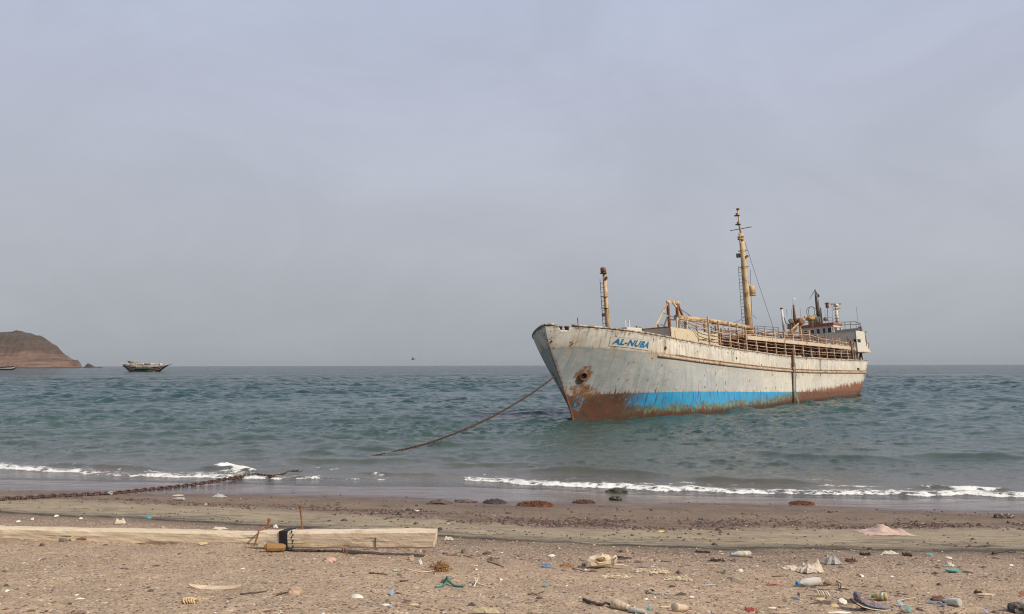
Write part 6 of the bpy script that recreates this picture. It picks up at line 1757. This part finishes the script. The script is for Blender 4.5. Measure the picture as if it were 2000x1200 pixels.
# sticks and twigs
g0, g1 = ground(369, 1149), ground(471, 1150); mb = MB(); V = []
for i in range(15):
    f = i / 14; p = g0 + (g1 - g0) * f; w_ = .055 * math.sin(math.pi * min(max(f, .02), .98)) ** .7; sag = -.012 + .03 * (2 * f - 1) ** 2
    V += [p + (0, w_, .022 + sag), p + (0, -w_, .012 + sag), p + (0, -w_, .002 + max(sag, 0)), p + (0, w_, .01 + max(sag, 0))]
mb.add(V, [(i * 4 + a, (i + 1) * 4 + a, (i + 1) * 4 + (a + 1) % 4, i * 4 + (a + 1) % 4) for i in range(14) for a in range(4)] + [(3, 2, 1, 0), (56, 57, 58, 59)])
tag(mb.build('wood_sliver', m_pale, loc=g0), 'long pale wood sliver with two pointed ends on bare sand', 'wood')
for pts, r, mt, lab in [(((470, 1163), (500, 1160), (522, 1156)), 1.7, m_twig, 'dark thin twig right of the pale wood sliver, rising to the right'),
                        (((541, 1164), (562, 1159)), 1.7, m_twig, 'short dark twig below the rounded tan stone'),
                        (((722, 1121), (757, 1125)), 1.6, m_twig, 'short dark stick below the raised timber, near the pale green strip'),
                        (((781, 1137), (797, 1136)), 1.5, m_twig, 'tiny dark stick below the striped pebble'),
                        (((952, 1098), (970, 1104), (984, 1109)), 1.3, m_brnwood, 'reddish brown twig slanting down, right of the dry orange bush'),
                        (((872, 1085), (925, 1089)), .9, m_brnwood, 'very thin reddish twig behind the dry orange bush'),
                        (((1031, 1163), (1048, 1162), (1063, 1157)), 1.8, m_brnwood, 'curved brown twig below the teal bit'),
                        (((1206, 1091), (1234, 1093)), 2.4, m_twig, 'thick dark stick directly behind the animal skull'),
                        (((1119, 1112), (1142, 1118)), 1.2, m_brnwood, 'thin brown twig left of the white shell chip'),
                        (((1731, 1179), (1762, 1173), (1790, 1168)), 1.0, m_pale, 'straw coloured reed right of the green capped bottle'),
                        (((1957, 1187), (1985, 1197)), 1.3, m_wht, 'white drinking straw pointing at the black lump'),
                        (((1508, 1128), (1541, 1126)), 1.2, m_brnwood, 'brown twig on bare sand above the blue capped bottle'),
                        (((1374, 1103), (1405, 1103)), .9, m_pale, 'pale straw below the farthest bottle'),
                        (((790, 1114), (824, 1120), (850, 1117), (886, 1111)), 1.6, m_pale, 'crooked pale branch in front of the dry orange bush'),
                        (((1940, 1084), (1962, 1079)), 2.4, m_twig, 'dark wood stump near the right edge at the weed band'),
                        (((1290, 1098), (1312, 1099)), 1.2, m_twig, 'dark twig right of the jaw end of the skull')]:
    stick(pts, r, mt, lab)
g = ground(1640, 1152); k = mpp(g); mb = MB(); mb.path([g + (0, 0, 0), g + (-3 * k, 0, 12 * k), g + (-5 * k, .02, 16 * k), g + (1 * k, .01, 13 * k), g + (3 * k, 0, 10 * k), g + (1 * k, 0, 0)], 1.0 * k, 5)
tag(mb.build('bent_wire', m_twig, loc=g), 'bent dark wire loop sticking out of the sand', 'wire')
# dry bush, net, cords
m_dry = plain('dry_bush_orange', (.33, .185, .075), .95, .4, 20, .3)
g = ground(858, 1118); k = mpp(g); rb = np.random.default_rng(5); mb = MB()
for i in range(420):
    d = rb.normal(0, 1, 3); d[2] = abs(d[2]); d /= np.linalg.norm(d); R1 = np.array([24 * k, 16 * k, 22 * k]); p = g + (0, .08, 0) + d * R1 * rb.uniform(.15, .9); q = p + rb.normal(0, 1, 3) * 5.5 * k
    q[2] = max(q[2], g[2] - .01); mb.path([p, (p + q) / 2 + rb.normal(0, 1, 3) * 1.5 * k, q], .0022, 3, False)
tag(mb.build('dry_bush', m_dry, loc=g), 'dry orange brown tumbled bush at the right end of the timbers', 'dry bush')
m_net = plain('green_net', (.045, .17, .115), .85, .3, 20, .3)
def cord(pts, r_px, mat, label, name='cord', cat='cord', lift=.5):
    G = [ground(*p[:2]) + (0, 0, (p[2] if len(p) > 2 else 0) * .001) for p in pts]; k = mpp(G[0]); G = [q + (0, 0, r_px * k * lift) for q in G]
    t_ = np.linspace(0, len(G) - 1, 5 * len(G)); A_ = np.array(G); P = np.stack([np.interp(t_, np.arange(len(G)), A_[:, j]) for j in range(3)], 1)
    for _ in range(2): P[1:-1] = .5 * P[1:-1] + .25 * (P[:-2] + P[2:])
    mb = MB(); mb.path(list(P), r_px * k, 6); return tag(mb.build(name, mat, None, True, loc=G[0]), label, cat)
cord([(850, 1149), (862, 1148), (872, 1143, 20), (876, 1138, 40), (872, 1136, 45), (877, 1143, 25), (890, 1147), (905, 1148)], 2.3, m_net, 'twisted green net rope beside a grey green stone')
stone(871, 1139, 18, 9, m_gstone, 'grey green stone with the green net rope over it')
cord([(918, 1143), (917, 1146), (926, 1147), (930, 1143, 30), (926, 1137, 40), (934, 1136, 20), (929, 1142, 20), (945, 1145), (963, 1149)], 1.2, plain('white_cord', (.62, .57, .46), .9), 'knotted white cord on the sand right of the green net rope')
g = ground(370, 1180); k = mpp(g); rk = empty('rope_knot', g); tag(rk, 'frayed straw coloured rope knot on bare sand in front of the timbers', 'rope'); bpy.context.view_layer.update()
mb = MB()
for i in range(5):
    c0 = g + ((-9 + i * 5) * k, 0, (5 + 1.5 * math.sin(i)) * k); mb.path([c0 + (2 * k * math.sin(a * 2), 5 * k * math.cos(a), 5.5 * k * math.sin(a)) for a in np.linspace(0, 6.283, 13)], 2.0 * k, 6, False)
m_straw = plain('straw_rope', (.55, .42, .24), .95, .3, 40, .5)
child_world(mb.build('knot_coil', m_straw, None, True), rk)
rb = np.random.default_rng(9); mb = MB()
for i in range(60):
    s_ = -1 if i % 3 == 0 else 1; p = g + (s_ * 9 * k, 0, 4 * k); q = p + np.array([s_ * rb.uniform(4, 16), rb.normal(0, 6), rb.uniform(-4, 6)]) * k; q[2] = max(q[2], g[2] + .003); mb.path([p, (p + q) / 2 + (0, 0, 2 * k), q], .45 * k, 3, False)
child_world(mb.build('frayed_end', m_straw), rk)
g = ground(946, 1199); k = mpp(g); mb = MB(); V = []
for j in range(8):
    f = j / 7
    for i in range(25): a = math.pi * i / 24; V.append(g + (30 * k * math.cos(a) * f, (-4 + 3 * f) * k, (2 + 10 * f * math.sin(a)) * k * .9 + (1 - f) * 3 * k))
mb.add(V, [tuple(q) for q in grid_quads(8, 25)]); co = mb.build('fibre_husk', plain('fibre_husk', (.34, .27, .10), .95, .5, 18, .6, dirt=(.5, .42, .3), dirt_amt=.5), None, True, loc=g); sm_ = co.modifiers.new('rind', 'SOLIDIFY'); sm_.thickness = .03
tag(co, 'yellowish fibre husk cut by the lower edge of the photograph', 'husk')
cord([(1262, 1160), (1266, 1155, 8), (1275, 1153), (1279, 1157), (1271, 1160), (1263, 1161)], 1.5, m_twig, 'dark ring of tarred string beside a white scrap')
strands('torn_string', 1292, 1161, 40, 6, 26, plain('grey_string', (.42, .38, .32), .9), 'tangled grey white string right of the dark string ring', 'string', 31, .003, .012, .4, 0)
strands('torn_fibres', 1108, 1107, 24, 12, 40, plain('orange_fibre', (.36, .2, .1), .9), 'orange brown tangle of fibre behind the red chip', 'fibre', 33, .003, .02, .4)
strands('torn_fibres', 1410, 1120, 18, 8, 30, plain('green_fibre', (.16, .2, .11), .9), 'faded green fibre tuft below the farthest bottle', 'fibre', 34, .003, .012, .4)
strands('red_net', 1468, 1193, 22, 8, 40, plain('red_fibre', (.48, .10, .07), .8), 'red net scrap at the lower edge of the photograph', 'net', 35, .003, .015, .4)
strands('coral_fibres', 1512, 1143, 30, 4, 22, plain('coral_fibre', (.50, .16, .10), .8), 'thin coral red threads left of the blue capped bottle', 'fibre', 36, .0025, .008, .5, .1)
strands('dark_weed', 1402, 1097, 26, 5, 70, m_twig, 'dark dried seaweed clump below the farthest bottle', 'seaweed', 41, .004, .016, .3)
strands('dark_weed', 1372, 1079.5, 26, 3, 60, plain('purple_weed', (.075, .028, .026), .9), 'dark purple dried seaweed on the edge of the weed band', 'seaweed', 42, .005, .012, .3)
strands('dark_weed', 1690, 1085, 18, 4, 60, m_twig, 'dark seaweed lump below the thin milky sheet', 'seaweed', 43, .006, .02, .3)
strands('dark_weed', 1772, 1086, 14, 4, 50, m_twig, 'round dark seaweed lump right of the thin milky sheet', 'seaweed', 44, .006, .02, .3)
strands('dark_weed', 1664, 1097, 20, 5, 50, m_brnwood, 'brown seaweed lump right of the clear standing bag', 'seaweed', 45, .005, .02, .3)
strands('dark_weed', 1910, 1160, 14, 3, 30, m_twig, 'small dark seaweed tuft on bare sand above the white straw', 'seaweed', 46, .005, .015, .3)
# shells, stones, chips
for px, py, w, lab in [(978, 1133, 12, 'lone white shell on bare sand right of the knotted white cord'), (1279, 1168, 12, 'bright white shell below the grey white string'), (1262, 1171, 11, 'dull cream shell left of the bright white shell'),
                       (1107, 1145, 7, 'small white shell right of the teal bit'), (776, 1160, 20, 'long white shell beside a small blue cap'), (929, 1106, 9, 'white chip right of the dry orange bush, upper of two'), (930, 1113, 9, 'white chip right of the dry orange bush, lower of two'),
                       (1077, 1087, 16, 'pale shell behind the blue shard'), (1350, 1167, 12, 'tan shell flake right of the bright white shell'), (696, 1168, 30, 'long white feather like shell piece on open sand'), (835, 1192, 20, 'thin white shell strip near the lower edge'),
                       (1680, 1126, 20, 'flat white shell strip below the clear standing bag'), (1742, 1127, 9, 'white shell flake on bare sand left of the green sandal'), (1852, 1091, 15, 'white crumpled shell chip behind the green sandal'), (1603, 1184, 8, 'round white pebble like shell beside a yellow peel'),
                       (110, 1009, 14, 'flat white shell, leftmost behind the long timber'), (158, 1013.5, 11, 'flat white shell, second from the left behind the long timber'), (64, 1015, 15, 'flat cream shell lying left of the other shells behind the timber'), (36, 1019.5, 12, 'pale shell half buried at the left end of the long timber'),
                       (1975, 1105, 12, 'white shell flake near the right edge, beyond the green sandal'), (1008, 1090, 10, 'pale round shell at the left of a low wrack row'), (82, 1094, 18, 'white plastic like shell chip on bare sand in front of the long timber'), (150, 1163, 9, 'tiny white shell low on the left bare sand'), (14, 1155, 14, 'thin white shell at the left edge')]:
    shell(px, py, w, lab)
for px, py, w, h, mt, lab in [(803, 1094, 13, 9, m_stone, 'tan stone at the tip of the timber shadow'), (821, 1102, 9, 9, m_shell, 'white pointed stone in front of the dry orange bush'), (538, 1031, 9, 6, m_shell, 'rounded white stone between the two iron spikes'), (644, 1096, 26, 8, plain('pink_stone', (.46, .30, .23), .9), 'low pinkish sand covered stone below the raised timber'),
                              (575, 1161, 30, 14, m_stone, 'rounded tan stone above a short dark twig'), (126, 1056, 20, 7, plain('olive_stone', (.17, .135, .10), .9), 'olive grey stone against the long timber, left of the cups'), (82, 1067, 9, 6, m_dstone, 'small dark round stone in front of the long timber'), (905, 1081, 10, 10, m_gstone, 'dark greenish stone right of the raised timber'),
                              (780, 1125, 9, 6, plain('striped_pebble', (.2, .14, .1), .8), 'dark round pebble with a pale chip below it'), (1213, 1079, 8, 5, m_dstone, 'black pebble behind the animal skull'), (1224, 1079, 8, 5, m_stone, 'tan pebble next to the black pebble behind the skull'), (951, 1083, 18, 5, m_dstone, 'low dark mound in the wrack behind the reddish twig'),
                              (1445, 1117, 14, 5, m_shell, 'low pale stone below the dark dried seaweed clump'), (1313, 1147, 11, 4, m_dstone, 'half buried dark stone below the right tuft of frayed rope'), (12, 1145, 9, 4, m_dstone, 'small dark stone at the left edge'), (136, 1181, 8, 4, m_dstone, 'small dark stone low on the left bare sand'), (318, 1032, 8, 5, m_stone, 'small brown stone on the upper edge of the long timber')]:
    stone(px, py, w, h, mt, lab)
# colour scraps
frustum((281, 1055), (305, 1053.5), 2.0, 4.0, plain('maroon_piece', (.17, .055, .045), .6), 'maroon_cone', 'maroon cone shaped piece lying against the long timber', 'plastic piece')
for px, py, w, h, mt, nm, lab, tl_ in [(395, 1065, 22, 6, m_yel, 'yellow_scrap', 'yellow crumpled scrap at the foot of the long timber', .5), (1068, 1109, 26, 7, m_bluepl, 'blue_shard', 'blue plastic shard left of the orange fibre tangle', .5), (1102, 1115, 13, 5, m_redpl, 'red_chip', 'red brown chip in front of the orange fibre tangle', .3),
                                      (1066, 1147, 9, 5, m_tealf, 'teal_bit', 'teal plastic bit with a dark shadow on bare sand', .5), (1388, 1144, 27, 3, pl('blue_grey_film', (.38, .42, .46)), 'film_strip', 'blue grey film strip on bare sand, right of the frayed rope', .15), (1443, 1158, 11, 4, m_redpl, 'red_scrap', 'small red scrap on bare sand above the red net', .3),
                                      (766, 1164, 9, 8, m_skycap, 'bottle_cap', 'small blue and white cap beside the long white shell', .9), (1556, 1171, 18, 5, m_bluepl, 'blue_scrap', 'torn dark blue scrap below the blue capped bottle', .3), (1560, 1164, 6, 5, m_blk, 'black_knob', 'black knob on the torn dark blue scrap', .6),
                                      (1604, 1174, 22, 6, m_yel, 'fruit_peel', 'yellow peel left of the worn shoe, upper of two', .4), (1632, 1187, 22, 8, m_yel, 'fruit_peel', 'yellow peel left of the worn shoe, lower of two', .4), (1647, 1180, 16, 10, m_shell, 'white_peel', 'ragged white peel between a yellow peel and the worn shoe', .5),
                                      (1759, 1185, 11, 6, m_skycap, 'bottle_cap', 'bright blue cap right of the worn shoe toe', .8), (1775, 1196, 12, 9, m_tealf, 'teal_chunk', 'teal plastic chunk right of the worn shoe at the lower edge', .7), (1823, 1180, 30, 5, m_bluepl, 'blue_strip', 'long blue strip pointing at the teal capped bottle', .25),
                                      (1842, 1185, 14, 7, pl('slate_piece', (.10, .10, .12)), 'slate_piece', 'dark grey flat piece under the teal capped bottle', .4), (1818, 1086, 12, 6, m_tealf, 'teal_scrap', 'teal scrap at the edge of the weed band, far right', .4), (1926, 1199, 8, 6, pl('violet_glass', (.28, .28, .48)), 'violet_bit', 'pale violet bit at the lower edge left of the white straw', .6),
                                      (1983, 1080, 34, 5, m_blk, 'rubber_strip', 'black rubber strip at the right edge on the weed band', .2), (1291, 1040, 17, 5, pl('lemon_scrap', (.62, .55, .12)), 'lemon_scrap', 'lemon yellow scrap on the pale sand band', .3), (876, 1024, 9, 3, m_pgreen, 'green_scrap', 'tiny green scrap on the pale sand band', .4),
                                      (815, 999, 22, 2.6, m_shell, 'white_stick', 'white flat stick on the dark gravel', .1), (774, 1116, 16, 4, m_pgreen, 'green_strip', 'pale green strip between the timber shadow and pebble', .2), (348, 969, 24, 4.5, m_creampl, 'cream_bar', 'cream plastic bar lying above the small clear bottle', .2),
                                      (574, 961.5, 11, 4, m_bluepl, 'blue_sandal', 'small dark blue sandal on the wet sand', .6), (1700, 1184, 8, 4, m_creampl, 'cream_chip', 'cream chip under the laces of the worn shoe', .3), (1925, 1163, 40, 5, plain('tan_cardboard', (.50, .38, .26), .9), 'cardboard_piece', 'flat tan cardboard piece on the right, above the white straw', .1),
                                      (1996, 1164, 12, 7, plain('brick_red', (.26, .09, .05), .9), 'brick_bit', 'brick red bit at the right edge', .6), (1520, 1199, 40, 4, m_stone, 'clay_slab', 'pale clay slab at the lower edge below the blue scrap', .15), (1640, 1199, 44, 4.5, m_shell, 'white_plank', 'white flat plank piece at the lower edge left of the shoe', .15),
                                      (1508, 1190, 18, 4, m_shell, 'white_splinter', 'white blade shaped chip right of the red net', .2), (808, 1184, 20, 5, m_creampl, 'cream_loop', 'small cream plastic frame near the lower edge', .15), (752, 1184, 18, 5, m_shell, 'white_flake', 'white flake left of the cream plastic frame', .2),
                                      (762, 1187, 8, 4, m_skycap, 'blue_flake', 'pale blue flake between the white flake and a red flake', .4), (775, 1185, 7, 3, m_redpl, 'red_flake', 'tiny red flake left of the cream plastic frame', .4)]:
    shard(px, py, w, h, mt, nm, lab, 'scrap', tl_)
stone(1831, 1173, 28, 9, plain('brown_lump', (.13, .06, .04), .8), 'brown rounded lump behind the teal capped bottle', 'lump', 'brown_lump', depth=.5)
stone(1990, 1196, 44, 20, m_blk, 'black rubber lump cut by the right edge of the photograph', 'lump', 'rubber_lump', amp=.3)
g = ground(1618, 1144); k = mpp(g); mb = MB(); mb.path([g + (-10 * k, 0, 3.5 * k), g + (-4 * k, 0, 6 * k), g + (3 * k, 0, 4.5 * k), g + (8 * k, 0, 3 * k)], [1.2 * k, 4.5 * k, 4.8 * k, 1.2 * k], 10); tag(mb.build('whelk_shell', plain('whelk', (.58, .48, .33), .6, .3, 60, .2, dirt=(.16, .09, .04), dirt_amt=.55), None, True, loc=g), 'cream and brown whelk shell right of the blue capped bottle', 'seashell')
g = ground(1604, 1165); k = mpp(g); rb_ = empty('striped_ribs', g); tag(rb_, 'curved pale ribs with dark gaps below the whelk shell', 'ribs'); bpy.context.view_layer.update()
for i in range(5):
    mb = MB(); mb.path([g + ((-12 + i * 5) * k + 6 * k * f, (.02 - .05 * f), (1 + 11 * math.sin(math.pi * (.2 + .75 * f))) * k * (1 - .07 * i)) for f in np.linspace(0, 1, 7)], 1.6 * k, 5); child_world(mb.build('rib', m_bone if i % 2 else plain('rib_pale', (.55, .50, .42)), None, True), rb_)
# rocks and weed at the tide line
m_wrock = plain('wet_brown_rock', (.085, .055, .035), .35, .4, 6, .5); m_algae = plain('algae_rock', (.075, .075, .022), .5, .5, 6, .5, dirt=(.03, .032, .015), dirt_amt=.6)
stone(858, 985, 46, 9, m_wrock, 'flat wet brown rock on the dark sand, left of the weed mound', 'rock', 'tide_rock', 3); stone(908, 981, 44, 5, m_wrock, 'low flat rock right behind the flat wet brown rock', 'rock', 'tide_rock', 8)
stone(1205, 962.5, 42, 9, m_algae, 'green algae covered boulder in the foam line', 'rock', 'algae_boulder', 12); stone(1203, 976.5, 26, 8, m_algae, 'small algae covered stone just landward of the green boulder', 'rock', 'algae_stone', 15)
stone(1953, 1012, 24, 8, m_wrock, 'dark drift lump, left of a pair at the right waterline', 'rock', 'drift_lump', 18); stone(1970, 1012, 20, 8, m_wrock, 'brown drift lump with a pale tip, right of a pair at the waterline', 'rock', 'drift_lump', 22)
stone(225, 934, 150, 7, plain('green_turf_rock', (.055, .07, .025), .6, .5, 5, .5), 'low ridge of green weed covered rock under the left foam', 'rock', 'weed_ridge', 25, depth=.25)
m_sarg = plain('brown_seaweed', (.15, .062, .026), .8, .5, 12, .5)
def mound(px, py, w, h, n, label, seed, mat=None):
    g = ground(px, py); k = mpp(g); r = np.random.default_rng(seed); mb = MB(); W, D, Hh = w * k / 2, max(h * k * 2.5, .25), h * k
    V, Fc = ico(3); P = V * np.array([W, D, Hh]) * (1 + .25 * fbm(V[:, 0] * 3 + seed, V[:, 1] * 3 + V[:, 2], 3, 5))[:, None]; P[:, 2] = np.maximum(P[:, 2] * .8, -.02); mb.add(g + P, Fc)
    for i in range(n):
        a, f = r.uniform(0, 2 * np.pi), math.sqrt(r.uniform(0, 1)) * 1.05; x, y = W * f * math.cos(a), D * f * math.sin(a); z = Hh * .8 * math.sqrt(max(1 - f * f, 0)) * r.uniform(.8, 1.15) + .005
        p = g + (x, y, z); d = r.normal(0, 1, 3) * (1, 1, .6); d = d / np.linalg.norm(d) * r.uniform(.025, .06); mb.path([p, p + d * .5 + (0, 0, .012), p + d], [.007, .008, .003], 3, False)
    return tag(mb.build('seaweed_mound', mat or m_sarg, None, False, loc=g), label, 'seaweed')
mound(1045, 989, 72, 9, 700, 'orange brown seaweed mound on the wet sand in front of the foam', 3); mound(1140, 983, 44, 5, 260, 'small brown seaweed heap left of the algae covered stone', 4, plain('dull_weed', (.10, .055, .035), .8, .4, 12)); mound(966, 983, 44, 7, 300, 'scattered grey brown seaweed heap left of the orange brown mound', 5, plain('grey_weed', (.085, .062, .055), .8, .4, 12)); mound(1566, 985, 48, 5, 300, 'thin brown seaweed heap at the waterline right of centre', 6, m_sarg)

# ------------------------------------------------------------------ pebbles, grit and chips nobody could count
OC = np.array([(1, 0, 0), (0, 1, 0), (-1, 0, 0), (0, -1, 0), (.25, .2, 1), (-.2, -.25, 1), (0, 0, -1)], float)
OF = np.array([(0, 1, 4), (1, 2, 4), (2, 5, 4), (2, 3, 5), (3, 0, 5), (0, 4, 5), (1, 0, 6), (2, 1, 6), (3, 2, 6), (0, 3, 6)])
def scatter(name, pts, size, cols, flat, mat, seed, stretch=1.5):
    r = np.random.default_rng(seed); n = len(pts); a = r.uniform(0, 2 * np.pi, n); jit = 1 + r.normal(0, .18, (n, len(OC), 3))
    S_ = np.stack([size * r.uniform(1, stretch, n), size, size * flat * r.uniform(.6, 1.4, n)], -1)
    P = OC[None] * jit * S_[:, None, :]; ca, sa = np.cos(a)[:, None], np.sin(a)[:, None]
    Q = np.stack([P[..., 0] * ca - P[..., 1] * sa, P[..., 0] * sa + P[..., 1] * ca, P[..., 2]], -1)
    z = sand_z(pts[:, 0], pts[:, 1]); Q += np.stack([pts[:, 0], pts[:, 1], z + S_[:, 2] * .25], -1)[:, None, :]
    Fq = (OF[None] + (np.arange(n) * len(OC))[:, None, None]).reshape(-1, 3)
    C_ = np.repeat(np.concatenate([cols, np.ones((n, 1))], 1)[:, None, :], len(OC), 1).reshape(-1, 4)
    o = np_mesh(name, Q.reshape(-1, 3), Fq, mat, {'tint': C_}, False); o['kind'] = 'stuff'; return o
t = NT('pebble_mix'); cA = t.attr('tint', 'Color'); nn = t.noise(t.coord(), 90, 3, .6)
m_peb = t.done(t.mix(t.rng(nn, .3, .7, 0, .35), cA, (.12, .09, .07)), .85)
rp = np.random.default_rng(17)
def sample(n, y0, y1, dens):
    """points spread evenly over the picture's ground, thinned by a density"""
    out = []
    while sum(map(len, out)) < n:
        d = 1 / (rp.uniform(1 / y1, 1 / y0, n * 2)); x = rp.uniform(-.70, .70, n * 2) * d; p = np.stack([x, d], -1)
        out.append(p[rp.random(len(p)) < dens(x, d)])
    return np.concatenate(out)[:n]
def pal(n, colours, w):
    c = np.array(colours)[rp.choice(len(colours), n, p=np.array(w) / sum(w))]; return np.clip(c * rp.uniform(.7, 1.3, (n, 1)), 0, .85)
COLS = [(.34, .245, .175), (.25, .165, .12), (.13, .085, .065), (.44, .35, .26), (.60, .54, .45), (.20, .095, .065)]
def d_near(x, d):
    z = zone_of(x, d); c = .5 + .5 * np.clip(fbm(x * .9, d * .8, 3, 40) * 1.6, -1, 1)
    side_ = sstep(-1.5, 4.5, x / d * 8)
    return np.where(z < 3.03, 0, np.where(z < 4.1, .5 + .5 * c, (.12 + .35 * c) * (.30 + .70 * side_)))
pts = sample(11000, 5.0, 15.0, d_near); scatter('pebbles', pts, np.exp(rp.normal(np.log(.0062), .42, len(pts))) * (1 + .03 * pts[:, 1]), pal(len(pts), COLS, [36, 24, 13, 16, 5, 5]), .55, m_peb, 1)
def d_clump(x, d):
    z = zone_of(x, d); return np.where(z < 3.05, 0, np.clip(fbm(x * .7, d * 1.4, 3, 60) * 1.7 - .05, 0, 1) * np.where(z < 4.2, 1, .22 + .75 * sstep(1.5, 5, x / d * 8)))
pts = sample(1500, 5.0, 15.0, d_clump); scatter('wrack_fragments', pts, np.exp(rp.normal(np.log(.015), .45, len(pts))), pal(len(pts), [(.10, .065, .05), (.16, .10, .07), (.06, .045, .035), (.34, .25, .18)], [40, 25, 25, 15]), .4, m_peb, 2, 3.2)
def d_corner(x, d):
    return np.clip(sstep(.12, .55, x / d) * sstep(8.2, 6.2, d) * (.35 + 1.2 * np.clip(fbm(x * 1.6, d * 1.6, 3, 90) + .2, 0, 1)), 0, 1)
pts = sample(1500, 5.0, 8.4, d_corner); scatter('rubbish_crumbs', pts, np.exp(rp.normal(np.log(.016), .5, len(pts))), pal(len(pts), [(.36, .26, .18), (.20, .13, .09), (.10, .07, .055), (.50, .42, .31), (.26, .12, .08)], [32, 26, 20, 14, 8]), .55, m_peb, 6, 2.6)
pts = sample(650, 5.0, 15.0, lambda x, d: np.clip(d_near(x, d) + .06, 0, 1) * (zone_of(x, d) > 3)); scatter('shell_fragments', pts, np.exp(rp.normal(np.log(.010), .42, len(pts))), pal(len(pts), [(.66, .60, .52), (.58, .46, .34)], [60, 40]), .35, m_peb, 3, 2.6)
def d_far(x, d):
    z = zone_of(x, d); row = np.exp(-((z - 1.86) / .2) ** 2) + .12 * ((z > .8) & (z < 2.0)) + .05 * ((z > 2.0) & (z < 3)); return row * np.clip(.35 + fbm(x * .5, d * .9, 3, 80) * 1.5, 0, 1)
pts = sample(5600, 11.0, 29.0, d_far); scatter('tide_gravel', pts, np.exp(rp.normal(np.log(.017), .42, len(pts))), pal(len(pts), [(.05, .036, .03), (.10, .05, .04), (.17, .085, .065), (.33, .26, .2)], [45, 27, 18, 6]), .6, m_peb, 4)
# ------------------------------------------------------------------ the dusty air
m_air = bpy.data.materials.new('haze_air'); m_air.use_nodes = True
nn_ = m_air.node_tree.nodes; nn_.clear()
ao = nn_.new('ShaderNodeOutputMaterial'); av = nn_.new('ShaderNodeVolumePrincipled')
av.inputs['Density'].default_value = 0.00003
av.inputs['Color'].default_value = (.56, .60, .65, 1)
m_air.node_tree.links.new(av.outputs[0], ao.inputs['Volume'])
mb = MB(); mb.box((0, 0, 55.0), (70000, 70000, 140)); hz = mb.build('haze', m_air); tag(hz, kind='stuff')
